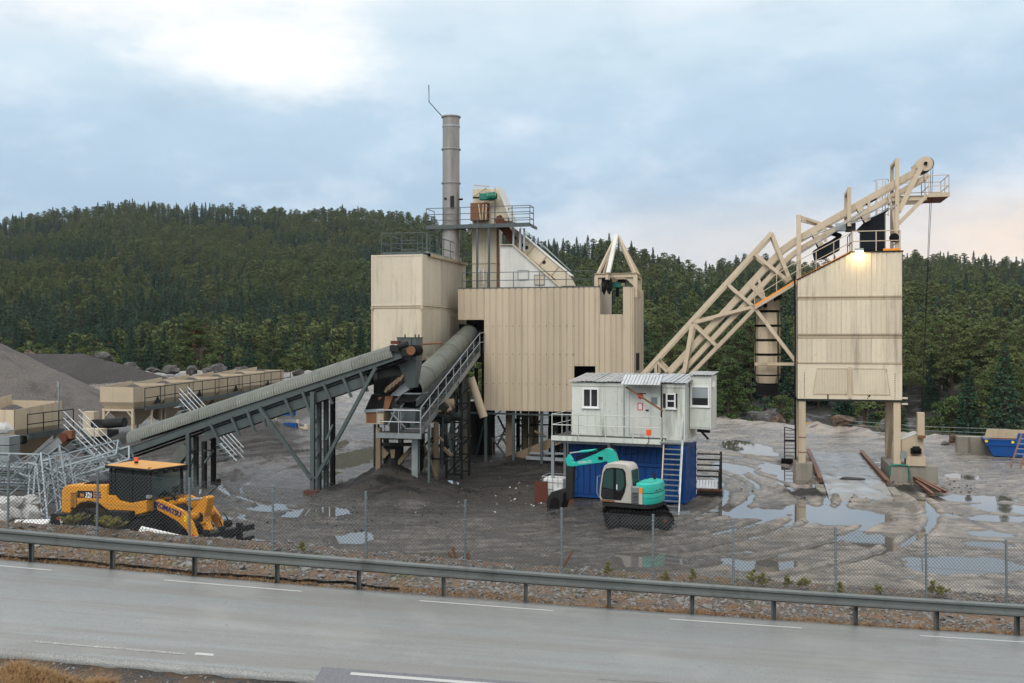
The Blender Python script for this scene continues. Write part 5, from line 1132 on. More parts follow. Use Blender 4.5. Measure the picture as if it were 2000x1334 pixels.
for px0, yt, yb, px1, yt1 in ((1652, 378, 440, 1658.6, 366), (1742, 322, 490, 1752, 309)):
    a_, c_ = Q(px0, yt, VH + 1.7), Q(px1, yt1, VH)
    b = MB(); b.bar(Q(px0, yb, VH + 1.7), a_, .17, .17); b.build('portal_post', M['hoist'], sh)
    b = MB(); b.bar(Q(px1, yb + 2, VH), c_, .2, .2); b.build('portal_post', M['hoist'], sh)
    b = MB(); b.bar(a_ - Vector((0, 0, .1)), c_ - Vector((0, 0, .1)), .16, .16); b.build('portal_beam', M['hoist'], sh)
b = MB(); b.bar(Q(1560, 545, VH), Q(1560, 420, VH), .24, .24); b.build('portal_post', M['hoist'], sh)
for a_, c_ in (((1562, 423), (1634, 447)), ((1565, 431), (1600, 440))): b = MB(); b.bar(Q(*a_, VH), Q(*c_, VH + .6), .14, .14, (0, 1, 0)); b.build('portal_beam', M['hoist'], sh)
for a_, c_, w in (((1799, 326), (1756, 412), .24), ((1783, 352), (1755, 415), .22), ((1811, 381), (1755, 437), .2), ((1744, 405), (1753, 490), .16), ((1735, 380), (1742, 410), .12)):
    b = MB(); b.ibeam(Q(*a_, VH + .1), Q(*c_, VH + .1), w, w, .03, (0, 1, 0)); b.build('head_brace', M['hoist'], sh)
hp_ = Q(1808, 319, VH)
for v_ in (.1, 1.65): b = MB(); b.lathe(hp_ + Yv_ * v_, (0, 1, 0), [(-.03, .38), (.03, .38)], 20); b.poly([hp_ + Yv_ * (v_ - .028) + Vector(o) for o in ((-.15, 0, .36), (-.5, 0, .1), (-.46, 0, -.22), (-.1, 0, -.36))], (0, .056, 0)); b.build('head_plate', M['hoist'], sh)
for v_ in (.35, 1.4): b = MB(); b.lathe(hp_ + Yv_ * v_ + Vector((.1, 0, .03)), (0, 1, 0), [(-.06, .36), (-.03, .30), (.03, .30), (.06, .36)], 22); b.build('rope_pulley', M['darksteel'], sh)
b = MB(); b.tube(hp_ - Yv_ * .05, hp_ + Yv_ * 1.85, .09, 10); b.build('axle', M['black'], sh)
for k, (dx, v_) in enumerate(((.42, .35), (.48, 1.4))):
    p = hp_ + Vector((dx, v_, .02)); g_ = Q(1799, 815, VT + .6); b = MB(); b.tube(p, g_ + Vector((.05 * k, .12 * k, 0)), .014, 5); b.build('hoist_rope', M['black'], sh)
# service platform at the head
pz = Q(1800, 386, VH).z; q0, q1 = Q(1742, 386, VH).x, Q(1850, 386, VH + .2).x; qm = Q(1812, 386, VH).x
b = MB(); b.box((qm, VH - .3, pz - .03), (q1, VH + 2.2, pz + .03)); b.build('platform_deck', M['rustred'], sh)
b = MB(); b.box((qm - .02, VH - .34, pz - .03), (q1 + .04, VH - .302, pz + .2)); b.build('toe_plate', M['hoist'], sh)
b = MB(); b.ibeam((q0, VH + .1, pz), (qm - .02, VH + .1, pz), .16, .26, .02); b.ibeam((q0, VH + 1.7, pz), (qm - .02, VH + 1.7, pz), .16, .26, .02); b.build('platform_beam', M['hoist'], sh)
railing(sh, [(qm, VH + 2.1, pz), (qm, VH - .3, pz), (q1, VH - .3, pz), (q1, VH + 2.1, pz), (qm, VH + 2.1, pz)], 1.1, 1.0, 'hoist', (.5,), .022)
railing(sh, [(q0 + .6, VH + 2.1, pz), (qm, VH + 2.1, pz)], 1.1, .9, 'hoist', (.5,), .022)
# caged ladder
cx0 = Q(1722, 430, VH + 2.2).x; z0_, z1_ = zs5[0] + .05, Q(1722, 352, VH + 2.2).z
for s_ in (-.22, .22): b = MB(); b.tube((cx0 + s_, VH + 2.5, z0_), (cx0 + s_, VH + 2.5, z1_), .025, 6); b.build('ladder_stile', M['hoist'], sh)
for k in range(12): b = MB(); z = lerp(z0_ + .2, z1_, k / 12); b.tube((cx0 - .22, VH + 2.5, z), (cx0 + .22, VH + 2.5, z), .014, 5); b.build('ladder_rung', M['hoist'], sh)
for k in range(4): b = MB(); z = lerp(z0_ + 2.2, z1_, k / 3); b.pipe([(cx0 + .4 * math.cos(a), VH + 2.5 - .75 * math.sin(a), z) for a in [math.pi * i / 8 for i in range(9)]], .018, 5); b.build('cage_hoop', M['hoist'], sh)
for a in (.2, .5, .8): b = MB(); a *= math.pi; b.tube((cx0 + .4 * math.cos(a), VH + 2.5 - .75 * math.sin(a), z0_ + 2.2), (cx0 + .4 * math.cos(a), VH + 2.5 - .75 * math.sin(a), z1_), .015, 5); b.build('cage_bar', M['hoist'], sh)
# sloping access walkway with yellow stringer
k0, k1, k2 = Q(1474, 597, VH - .25), Q(1560, 545, VH - .25), Q(1663, 491, VH - .25)
for p, q_ in ((k0, k1), (k1, k2)):
    b = MB(); b.bar(p, q_, .06, .1); b.build('walkway_stringer', M['orange'], sh)
    b = MB(); b.bar(p - Vector((0, 0, .13)), q_ - Vector((0, 0, .13)), .08, .15); b.build('stringer_web', M['hoist'], sh)
    b = MB(); b.bar(p + Yv_ * .45 - Vector((0, 0, .1)), q_ + Yv_ * .45 - Vector((0, 0, .1)), .8, .05); b.build('walkway_grating', M['deck'], sh)
railing(sh, [k0, k1, k2], 1.0, 1.15, 'hoist', (.5,), .026)
b = MB(); b.cbox(Q(1642, 444, VH + .3), (.52, .4, .4)); b.build('control_cabinet', M['galvlight'], sh); b = MB(); b.cbox(Q(1661, 444.5, VH + .25), (.5, .45, .44)); b.build('control_cabinet', M['darksteel'], sh, label='dark green control cabinet')
b = MB(); b.lathe(Q(1747, 464, VH - .25), (0, 1, 0), [(-.06, .14), (0, .24), (.25, .24), (.3, .14)], 16); b.build('cable_reel', M['black'], sh)
for pts, v_, dv in ((((1682, 489), (1682, 452), (1674, 448), (1690, 432), (1712, 420), (1735, 405), (1737, 409), (1728, 417), (1728, 489)), VH + .5, .9), (((1592, 508), (1588, 490), (1606, 478), (1622, 470), (1642, 456), (1645, 459), (1640, 468), (1640, 488), (1610, 504)), VH + .5, .9)):
    b = MB(); b.poly([Q(*p, v_) for p in pts], (0, dv, 0)); b.build('wind_screen', M['blacksheet'], sh)
for a_, c_ in (((1674, 404), (1692, 436)), ((1690, 398), (1710, 386)), ((1586, 452), (1600, 482)), ((1640, 460), (1612, 452)), ((1490, 590), (1497, 600))):
    b = MB(); b.bar(Q(*a_, VH + .6), Q(*c_, VH + .6), .22, .3, (0, 1, 0)); b.build('skip_guide', M['black'], sh)
for a_, c_ in (((1555, 500), (1690, 408)), ((1560, 470), (1740, 395)), ((1660, 437), (1752, 400))): b = MB(); b.pipe([Q(*a_, VH - .1), lerp(Q(*a_, VH - .1), Q(*c_, VH - .1), .5) - Vector((0, 0, .12)), Q(*c_, VH - .1)], .03, 5); b.build('cable', M['galv'], sh)
# banded reject chute hanging below the walkway
rc = thing('reject_chute', 'round cream chute of stacked banded sections hanging beside the silo tower', 'chute', (Q(1500, 765, 57).x, 57, 3))
cx_ = Q(1499, 680, 57).x; bands = [(583, 606, .58, .62), (611, 634, .62, .65), (639, 662, .66, .63), (667, 690, .64, .66), (695, 710, .66, .66), (714, 731, .66, .64), (734, 748, .64, .52)]
for i, (a_, c_, r0, r1) in enumerate(bands):
    b = MB(); za, zb_ = Q(1499, a_, 57).z, Q(1499, c_, 57).z; b.tube((cx_, 57, za), (cx_, 57, zb_), r0 * 1.08, 8, r1 * 1.08); b.build('chute_section', M['beige'], rc)
    b = MB(); b.tube((cx_, 57, zb_ - .001), (cx_, 57, Q(1499, c_ + 4, 57).z), r1 * .98, 8, r1 * .98); b.build('band', M['black'], rc)
b = MB(); b.poly([Q(1475, 600, 56.5), Q(1528, 574, 56.5), Q(1526, 583, 56.5), Q(1475, 605, 56.5)], (0, 1.1, 0)); b.build('chute_lid', M['darksteel'], rc)
b = MB(); b.box((Q(1476, 750, 57).x, 56.4, Q(1499, 771, 57).z), (Q(1520, 750, 57).x, 57.6, Q(1499, 751, 57).z)); b.build('discharge_box', M['black'], rc)
for px in (1475, 1520): b = MB(); b.bar(Q(px, 606, 56.6), Q(px, 752, 56.6), .06, .06, (0, 1, 0)); b.build('side_guide', M['darksteel'], rc)
# ================================================================ weighbridge, silo footings, winch
def cblock(name, label, cat, u0, u1, v0, v1, h, mat='concrete', group=None):
    c = W((u0, v0, 0)); z = -.25; b = MB(); b.box((0, 0, z), (u1 - u0, v1 - v0, h))
    return solo(b, name, M[mat], label, cat, (c.x, c.y, 0), -TH, group, .025)
cblock('concrete_block', 'concrete footing block under the left front leg of the silo', 'concrete block', tL - .12, tL + .75, VT - .2, VT + .85, .86)
cblock('concrete_block', 'concrete footing block with green edging under the right front silo leg', 'concrete block', tR - .62, tR + .28, VT - .2, VT + 3.9, .86)
cblock('concrete_block', 'low concrete footing under the left rear leg of the silo', 'concrete block', tL - .12, tL + .75, VT + 3.1, VT + 4.2, .8)
cblock('concrete_block', 'wide concrete block carrying the cream winch', 'concrete block', tR + .32, tR + 1.75, VT + .1, VT + 1.9, .86)
gz = thing('edge_hose', 'green spiral hose draped over the footing of the right front silo leg', 'hose', (tR, VT - .2, 0))
b = MB(); b.pipe([(tR - .64, VT - .24, .4), (tR - .63, VT - .24, .84), (tR - .5, VT - .23, .9), (tR - .1, VT - .23, .92), (tR + .26, VT - .23, .88), (tR + .32, VT - .24, .5), (tR + .3, VT - .25, .15)], .05, 7); b.build('hose_body', M['green'], gz)
for k in range(12): b = MB(); b.lathe((tR - .55 + k * .07, VT - .23, .915), (1, 0, 0), [(-.012, .06), (.012, .06)], 8); b.build('hose_coil', M['green'], gz)
VW = VT + .3
wi = thing('winch', 'cream rope winch housing with a square post right of the silo legs', 'winch', (tR + .8, VW, .86))
b = MB(); b.poly([Q(1760, 893, VW), Q(1760, 858, VW), Q(1791, 846, VW), Q(1804, 846, VW), Q(1804, 893, VW)], (0, 1.1, 0)); b.build('housing', M['beige'], wi, .02)
b = MB(); b.poly([Q(1759, 857, VW - .03), Q(1791, 845, VW - .03), Q(1791, 847.5, VW - .03), Q(1759, 859.5, VW - .03)], (0, 1.16, 0)); b.build('lid', M['white'], wi)
b = MB(); p, q_ = Q(1792, 856, VW - .2), Q(1806, 806, VW - .2); b.box((p.x, VW - .2, p.z), (q_.x, VW + .22, q_.z)); b.build('post', M['beige'], wi, .015)
b = MB(); p, q_ = Q(1770, 900, VW - .3), Q(1808, 892, VW - .3); b.box((p.x, VW - .3, .862), (q_.x, VW + .5, q_.z)); b.build('base_frame', M['beige'], wi)
b = MB(); b.cbox(Q(1789, 881, VW - .2), (.5, .3, .28)); b.tube(Q(1783, 878, VW - .3), Q(1796, 878, VW - .3), .17, 14); b.build('winch_motor', M['black'], wi)
b = MB(); b.cbox(Q(1800, 853, VW - .25), (.36, .3, .14)); b.build('rope_guide', M['rust'], wi)
b = MB(); b.cbox(Q(1764, 888, VW - .2), (.3, .3, .36)); b.build('terminal_box', M['galv'], wi)
lr0, lr1, rr0, rr1 = [PLT(GZ(x, y, .32)) for x, y in ((1572, 868), (1605, 935), (1667, 868), (1732, 935))]
uL, uR = (lr0.x + lr1.x) / 2, (rr0.x + rr1.x) / 2; va, vz = lr1.y - .4, 66.5
def deckmat():
    t = NT('wet_weighbridge_deck'); c = t.mix(t.noise(1.2, 6, .6), (.20, .20, .195), (.34, .335, .32)); c = t.mix(t.math('MULTIPLY', t.ramp(t.noise(.9, 6, .65, (1.4, .5, 1)), .52, .66), .8), c, (.07, .067, .062))
    return t.fin(c, t.ramp(t.noise(.8, 5), .35, .65, .16, .5))
dm = deckmat()
wb = thing('weighbridge', 'long wet steel and concrete weighbridge running under the silo', 'weighbridge', ((uL + uR) / 2, va, 0))
for k in range(8):
    b = MB(); v0, v1 = lerp(va, vz, k / 8), lerp(va, vz, (k + 1) / 8) - .025; b.box((uL + .14, v0, -.2), (uR - .14, v1, .22 + .003 * (k % 2))); b.build('deck_plate', dm, wb, .01)
b = MB(); b.poly([(uL + .14, va - .01, .215), (uL + .14, va - 5.2, -.1), (uL + .14, va - 5.2, -.4), (uL + .14, va - .01, -.3)], (uR - uL - .28, 0, 0)); b.build('ramp', dm, wb)
for nm, u_ in (('kerb_rail', uL), ('kerb_rail', uR)):
    b = MB(); b.ibeam((u_, va + .2, .30), (u_, vz, .30), .22, .22, .03); b.build(nm, M['woodrail'], wb)
    b = MB(); b.box((u_ - .3 if u_ == uL else u_ - .1, va - 2.6, -.2), (u_ + .1 if u_ == uL else u_ + .3, va - .1, .10)); b.build('kerb', M['concrete'], wb)
mh = W(((uL + uR) / 2 - .1, va + 1.3, .22))
hb = rock_mb(77, (1.5, .9, .22), 3, .2); solo(hb, 'crumb_heap', blkm, 'small black heap of crumbs lying on the weighbridge', 'heap', (mh.x, mh.y, .235), -TH)
for (a_, c_), lab in ((((1778, 935), (1836, 967)), 'longest rusty brown beam lying beside the winch block'), (((1783, 934), (1848, 966)), 'rusty beam with pale edge lying outermost beside the winch block'), (((1790, 944), (1822, 969)), 'short dark beam lying between winch block and gravel')):
    p, q_ = GZ(*a_, .08), GZ(*c_, .08); c = (p + q_) / 2; b = MB(); b.ibeam(p - c, q_ - c, .14, .14, .03); solo(b, 'steel_beam', M['woodrail'], lab, 'steel beam', (c.x, c.y, Hs(c.x, c.y) + .1), 0, 'rusty beams beside the winch block')
# steel rack with rungs left of the silo leg
p = PLT(GZ(1541, 905)); rk_ = thing('service_ladder', 'dark steel service ladder frame beside the left silo leg', 'ladder', (p.x, p.y, 0))
for s_ in (0, .62): b = MB(); b.bar((p.x - .25 + s_, p.y + .2, 0), (p.x - .25 + s_, p.y + .2, 2.15), .06); b.build('stile', M['darksteel'], rk_)
for k in range(9): b = MB(); b.bar((p.x - .25, p.y + .2, .2 + k * .22), (p.x + .37, p.y + .2, .2 + k * .22), .035); b.build('rung', M['darksteel'], rk_)
b = MB(); b.box((p.x - .25, p.y + .15, 1.28), (p.x + .5, p.y + .7, 1.36)); b.build('shelf', M['black'], rk_)
b = MB(); b.box((p.x - .45, p.y - .25, -.05), (p.x + .25, p.y + .2, .28)); b.build('foot_box', M['black'], rk_)
b = MB(); b.tube((p.x - .25, p.y + .2, 2.15), (p.x + .5, p.y + .3, 1.95), .03, 6); b.build('stay', M['darksteel'], rk_)
for px, lab in ((1551, 'red plastic pole leaning beside the left silo footing'),): c = GZ(px, 920, 0); b = MB(); b.tube((0, 0, -.1), (.02, .05, .75), .06, 8); solo(b, 'marker_pole', M['red'], lab, 'pole', (c.x, c.y, 0))
# hazard board behind the leg
c = GZ(1575, 832, 0); c.z = Hs(c.x, c.y); hz_ = free('hazard_board', 'red and yellow striped hazard board standing behind the left silo leg', 'sign', c)
b = MB(); b.box((-.42, 0, .1), (.42, .03, 1.15)); b.build('board', M['brightyellow'], hz_)
for k in range(4): z = .12 + k * .26; b = MB(); b.poly([(-.41, -.004, z), (.41, -.004, z + .12), (.41, -.004, z + .25), (-.41, -.004, z + .13)], (0, .003, 0)); b.build('stripe', M['red'], hz_)
b = MB(); b.tube((0, .05, -.2), (0, .05, 1.2), .03, 6); b.build('post', M['galv'], hz_)

# ================================================================ office cabin on a blue container
CA = R(-22); CO = Vector((2.80, 46.60, 0)); cf = FR(CO, CA); LC = 5.34
def cab(name, label, cat): t = free(name, label, cat, CO, CA); return t
bc = cab('shipping_container', 'blue corrugated shipping container carrying the white office cabin', 'container')
z0, z1, y0, y1, xa, xb = .06, 2.62, .10, 2.5, -.12, LC + .02
b = MB(); b.box((xa + .06, y0 + .06, z0 + .05), (xb - .06, y1 - .06, z1 - .03)); b.build('shell', M['blue'], bc)
n = 6; w = (xb - xa - .3) / n
for k in range(n):
    if k in (3, 4): continue
    b = MB(); b.corr((xa + .15 + k * w, y0 + .055, z0 + .15), (w - .008, 0, 0), (0, 0, z1 - z0 - .3), (0, -1, 0), .28, .03); b.build('side_panel', M['blue'], bc)
for k in (3, 4):
    b = MB(); b.box((xa + .16 + k * w, y0 + .02, z0 + .2), (xa + .14 + (k + 1) * w, y0 + .055, z0 + 1.55)); d_ = b.build('door', M['blue'], bc, .01)
    b = MB(); b.bar((xa + .5 + k * w, y0 + .0, z0 + .25), (xa + .5 + k * w, y0 + .0, z0 + 1.5), .04); b.bar((xa + .2 + k * w, y0 + .012, z0 + .8), (xa + .1 + (k + 1) * w, y0 + .012, z0 + .8), .05, .02); b.build('lock_bar', M['blue'], d_)
    b = MB(); b.corr((xa + .15 + k * w, y0 + .055, z0 + 1.75), (w - .008, 0, 0), (0, 0, z1 - z0 - 1.9), (0, -1, 0), .28, .03); b.build('side_panel', M['blue'], bc)
b = MB(); b.box((xa + .16 + 2.6 * w, y0 - .05, z0 + 1.58), (xa + .1 + 5 * w, y0 + .05, z0 + 1.74)); b.build('lintel', M['blue'], bc)
for x_ in (xa, xb - .14):
    for y_ in (y0, y1 - .14): b = MB(); b.box((x_, y_, z0), (x_ + .14, y_ + .14, z1)); b.build('corner_post', M['blue'], bc)
for z_ in (z0, z1 - .13): b = MB(); b.box((xa + .141, y0 + .005, z_), (xb - .141, y0 + .1, z_ + .13)); b.box((xb - .1, y0 + .141, z_), (xb - .004, y1 - .141, z_ + .13)); b.build('edge_rail', M['blue'], bc)
for k in range(3): b = MB(); b.corr((xb - .06, y0 + .145 + k * .7, z0 + .14), (0, .69, 0), (0, 0, z1 - z0 - .28), (1, 0, 0), .23, .035); b.build('end_panel', M['blue'], bc)
b = MB()
for k in range(8): b.box((xb - .002, y1 - .13, z0 + .1 + k * .31), (xb + .012, y1 - .02, z0 + .3 + k * .31))
b.build('reflective_mark', M['plastic'], bc, kind='stuff')
oc = cab('office_cabin', 'dirty white site cabin with door, canopy and windows on top of the blue container', 'cabin')
zc0, zc1, yc1 = 3.02, 5.42, 2.45
b = MB(); b.box((.03, .03, zc0), (LC - .03, yc1, zc1)); b.build('shell', M['cabin'], oc)
edges = [0, .75, 1.55, 2.2, 2.62, 3.72, 4.2, 4.85, LC]
for k in range(len(edges) - 1):
    b = MB(); b.box((edges[k] + .006, .005 + .004 * (k % 2), zc0 + .06), (edges[k + 1] - .006, .029, zc1 - .16)); b.build('wall_panel', M['cabin'], oc)
b = MB(); b.box((LC - .029, .03, zc0 + .06), (LC - .006, yc1, zc1 - .16)); b.build('end_wall', M['cabin'], oc)
b = MB(); b.box((-.02, -.03, zc1 - .155), (LC + .02, .029, zc1 + .0)); b.build('fascia', M['cabin'], oc)
b = MB(); b.box((-.02, -.02, zc0 - .12), (LC + .02, yc1, zc0 + .055)); b.build('sill_beam', M['cabin'], oc)
n = 9
for k in range(n):
    x = -.12 + k * (LC + .24) / n; b = MB(); tl = .02 * (k % 2); b.corr((x, -.16, zc1 + .03 + tl), ((LC + .24) / n + .03, 0, 0), (0, yc1 + .35, .30), (0, 0, 1), .2, .035); b.build('roof_sheet', M['zinc'], oc)
def window(par, p0, p1, y, name='window', mull=True, tr=False):
    b = MB(); fw = .07
    for q0, q1 in (((p0.x - fw, p0.z - fw), (p1.x + fw, p0.z)), ((p0.x - fw, p1.z), (p1.x + fw, p1.z + fw)), ((p0.x - fw, p0.z), (p0.x, p1.z)), ((p1.x, p0.z), (p1.x + fw, p1.z))): b.box((q0[0], y - .05, q0[1]), (q1[0], y + .005, q1[1]))
    w_ = b.build(name, M['cabintrim'], par); xm = (p0.x + p1.x) / 2
    if mull: b = MB(); b.box((xm - .03, y - .04, p0.z), (xm + .03, y - .004, p1.z)); b.build('mullion', M['cabintrim'], w_)
    if tr: zm_ = (p0.z + p1.z) / 2; b = MB(); b.box((p0.x, y - .04, zm_ - .03), (p1.x, y - .004, zm_ + .03)); b.build('transom', M['cabintrim'], w_)
    for x0_, x1_ in (((p0.x, xm), (xm, p1.x)) if mull else ((p0.x, p1.x),)): b = MB(); b.box((x0_, y - .02, p0.z), (x1_ - .001, y - .002, p1.z)); b.build('pane', M['glass'], w_)
    b = MB(); b.box((p0.x - .12, y - .09, p0.z - .11), (p1.x + .12, y + .005, p0.z - .071)); b.build('sill', M['cabintrim'], w_); return w_
window(oc, cf.q(1141, 793, 0), cf.q(1167, 761, 0), 0); window(oc, cf.q(1304, 795, 0), cf.q(1317, 771, 0), 0, mull=False, tr=True)
for px in (1297.5, 1320.5): p, q_ = cf.q(px - 2.5, 796, 0), cf.q(px + 2.5, 769, 0); b = MB(); b.box((p.x, -.03, p.z), (q_.x, .004, q_.z)); b.build('shutter', M['darksteel'], oc)
p, q_ = cf.q(1230, 838, 0), cf.q(1269, 758, 0)
b = MB(); b.box((p.x, -.03, zc0 + .07), (q_.x, .004, q_.z)); dr = b.build('door', M['white'], oc, .008)
b = MB()
for a_, c_ in (((p.x - .05, zc0 + .06), (p.x - .005, q_.z + .05)), ((q_.x + .005, zc0 + .06), (q_.x + .05, q_.z + .05)), ((p.x - .004, q_.z + .005), (q_.x + .004, q_.z + .05))): b.box((a_[0], -.045, a_[1]), (c_[0], .003, c_[1]))
b.build('door_frame', M['cabin'], dr)
h_ = cf.q(1264, 801, -.06); b = MB(); b.cbox(h_, (.14, .05, .05)); b.build('handle', M['black'], dr)
r_ = cf.q(1251, 774, -.035); b = MB(); b.lathe(r_, (0, 1, 0), [(-.005, .13), (.004, .13)], 20); b.build('round_sign', M['red'], dr); b = MB(); b.box((r_.x - .09, -.046, r_.z - .02), (r_.x + .09, -.0405, r_.z + .02)); b.build('sign_bar', M['print'], dr)
r_ = cf.q(1250.5, 794, -.035); b = MB(); b.box((r_.x - .125, -.037, r_.z - .17), (r_.x + .125, -.031, r_.z + .17)); b.build('notice_frame', M['red'], dr); b = MB(); b.box((r_.x - .085, -.042, r_.z - .13), (r_.x + .085, -.0375, r_.z + .13)); b.build('notice_paper', M['print'], dr)
r_ = cf.q(1253, 768.5, -.035); b = MB(); b.box((r_.x - .2, -.036, r_.z - .02), (r_.x + .2, -.031, r_.z + .02)); b.build('name_strip', M['ink'], dr)
r_ = cf.q(1278, 783, -.0); b = MB(); b.box((r_.x - .14, -.012, r_.z - .16), (r_.x + .14, .004, r_.z + .16)); b.build('notice_board', M['fencepost'], oc)
c0, c1 = cf.q(1213, 752, -.7), cf.q(1289, 752, -.7); n = 4
for k in range(n): b = MB(); x = lerp(c0.x, c1.x, k / n); b.corr((x, -.75, c0.z), ((c1.x - c0.x) / n + .02, 0, 0), (0, .75, .42), (0, -.5, .86), .17, .04); b.build('canopy_sheet', M['zinc'], oc)
b = MB(); b.bar(cf.q(1223, 756, -.5), cf.q(1295, 803, -.86), .08, .05, (0, 1, 0)); b.build('canopy_brace', M['rust'], oc)
for px in (1219, 1292): p = cf.q(px, 800, -.72); b = MB(); b.bar((p.x, -.72, 3.04), (p.x, -.72, c0.z + .05), .06); b.build('canopy_post', M['darksteel' if px > 1250 else 'galv'], oc)
cb = cab('control_booth', 'white lookout booth with a large window jutting out at the right end of the cabin', 'booth')
yb0, yb1 = 1.0, 2.35; xb0, xb1 = LC + .01, cf.q(1389, 800, yb0).x; zb0, zb1 = cf.q(1360, 838, yb0).z, cf.q(1360, 734, yb0).z
b = MB(); b.box((xb0, yb0, zb0), (xb1, yb1, zb1)); b.build('shell', M['cabin'], cb, .02)
b = MB(); b.box((xb0 + .08, yb0 - .03, zb0 + .08), (xb1 - .06, yb0 - .002, zb0 + .95)); b.build('apron_panel', M['cabin'], cb)
for x_ in (xb0 + .02, xb1 - .06): b = MB(); b.box((x_, yb0 - .035, zb0 + .02), (x_ + .055, yb0 - .002, zb1 - .04)); b.build('corner_trim', M['white'], cb)
window(cb, cf.q(1352, 791, yb0), cf.q(1383, 757, yb0), yb0, mull=False)
p, q_ = cf.q(1352, 777, yb0), cf.q(1383, 757, yb0); b = MB(); b.box((p.x, yb0 - .018, p.z), (q_.x, yb0 - .0215, q_.z)); b.build('blind', M['galvlight'], cb)
for k in range(2): b = MB(); b.corr((xb0 - .1 + k * (xb1 - xb0 + .2) / 2, yb0 - .15, zb1 + .02), ((xb1 - xb0 + .2) / 2 + .02, 0, 0), (0, yb1 - yb0 + .2, .12), (0, 0, 1), .17, .035); b.build('roof_sheet', M['zinc'], cb)
b = MB(); b.cbox((xb1 + .05, yb0 + .3, zb1 - .35), (.12, .2, .3)); b.build('lamp_box', M['plastic'], cb)
b = MB(); b.bar((xb0 + .3, yb0 + .2, zb0 - .08), (xb1 - .1, yb0 + .2, zb0 - .12), .12); b.bar((xb1 - .5, yb0 + .2, zb0 - .1), (xb1 - .15, yb0 + .1, zb0 - .45), .08); b.build('under_bracket', M['black'], cb)
pf_ = cab('cabin_platform', 'pale steel platform with thin railings along the front of the office cabin', 'platform')
xp0, xp1 = cf.q(1077, 845, -.95).x, cf.q(1292, 845, -.95).x
b = MB(); b.box((xp0, -.95, 2.93), (xp1, -.035, 2.98)); b.box((xp0, -.034, 2.93), (-.03, 1.9, 2.98)); b.build('deck', M['deck'], pf_)
for k in range(4): xa_, xb_ = lerp(xp0, xp1, k / 4), lerp(xp0, xp1, (k + 1) / 4) - .01; b = MB(); b.box((xa_, -.99, 2.78), (xb_, -.952, 3.0)); b.build('edge_channel', M['cabin'], pf_)
b = MB(); b.bar((xp0, .0, 2.75), (xp0, 1.9, 2.75), .1, .18); b.bar((xp0 + .1, -.6, 2.70), (xp1, -.6, 2.70), .1, .15); b.build('bearer', M['galv'], pf_)
for px, yb_ in ((1080, -.85), (1104, .6), (1190, -.85)): x_ = cf.q(px, 900, yb_).x; b = MB(); b.bar((x_, yb_, -.1), (x_, yb_, 2.77), .13); b.build('post', M['galv'], pf_)
railing(pf_, [(xp0 + .02, 1.9, 2.98), (xp0 + .02, -.93, 2.98), (xp1 - .02, -.93, 2.98)], 1.0, 1.25, 'cabin', (.52,), .022)
p = cf.q(1267, 845, -1.05); b = MB(); b.cbox(p, (.2, .12, .26)); solo_p = b.build('junction_box', M['redlamp'], pf_)
b = MB(); b.pipe([p, p + Vector((0, 0, -.4)), p + Vector((-.3, .1, -.9)), p + Vector((-1.4, .8, -1.15))], .015, 5); b.build('cable', M['black'], pf_)
stw = cab('steel_stair', 'steep open steel stair leading up to the cabin platform', 'stair')
s0_, s1_ = cf.q(1297, 846, -1.0), cf.q(1334, 846, -1.0); b0_, b1_ = cf.q(1290, 1000, -2.5), cf.q(1326, 1000, -2.5)
zt_s = 3.0; b0_.z = b1_.z = -.02
tops = (s0_, s1_); 
for tp, bt in ((s0_, b0_), (s1_, b1_)): b = MB(); b.bar(Vector((tp.x, tp.y, zt_s)), bt, .05, .16); b.build('stile', M['hoist' if tp is s0_ else 'galv'], stw)
for k in range(14): f_ = (k + .6) / 14.4; p, q_ = lerp(b0_, Vector((s0_.x, s0_.y, zt_s)), f_), lerp(b1_, Vector((s1_.x, s1_.y, zt_s)), f_); b = MB(); b.bar(p, q_, .16, .035); b.build('tread', M['galv'], stw)
b = MB(); b.bar(Vector((s1_.x, s1_.y, zt_s)), Vector((s1_.x, s1_.y, zt_s + 1.0)), .04); b.tube(Vector((s1_.x, s1_.y, zt_s + 1.0)), b1_ + Vector((0, 0, .9)), .022, 6); b.build('hand_rail', M['galv'], stw)
b = MB(); b.bar(Vector((s1_.x, s1_.y + .05, 2.9)), Vector((xp1, -.9, 2.9)), .7, .06); b.build('top_landing', M['galv'], stw)
c = GZ(1327, 1003, .03); b = MB(); b.box((-.45, -.2, -.05), (.45, .2, .06)); solo(b, 'foot_board', M['galv'], 'flat board lying at the foot of the steel stair', 'board', (c.x, c.y, Hs(c.x, c.y) + .04), R(-8))
# steel step rack at the right
rs_ = free('step_rack', 'rusty dark rack of steel steps with bright corrugated sheets right of the blue container', 'rack', GZ(1375, 968), R(-14))
for x_ in (-.72, .72):
    for y_ in (0, 1.9): b = MB(); b.bar((x_, y_, 0), (x_, y_, 1.15 + .75 * (y_ > 0)), .1); b.build('upright', M['darksteel'], rs_)
for k in range(6): b = MB(); b.box((-.7, .35 + k * .27, .55 + k * .24), (.7, .6 + k * .27, .60 + k * .24)); b.build('step', M['darksteel'], rs_)
for k in range(3): b = MB(); b.corr((-.62 + k * .42, -.02, .34), (.42, 0, 0), (0, .5, .32), (0, -.5, .8), .14, .03); b.build('sheet', M['zinc'], rs_)
for z_ in (.05, .16, .28): b = MB(); b.box((-.85 + z_, -.25, z_ - .03), (.85, .1, z_ + .04)); b.build('rail', M['rustred'] if z_ > .2 else M['darksteel'], rs_)
for x_ in (-.72, .72): b = MB(); b.bar((x_, 0, 1.1), (x_, 1.9, 1.85), .07, .07); b.build('side_bar', M['darksteel'], rs_)
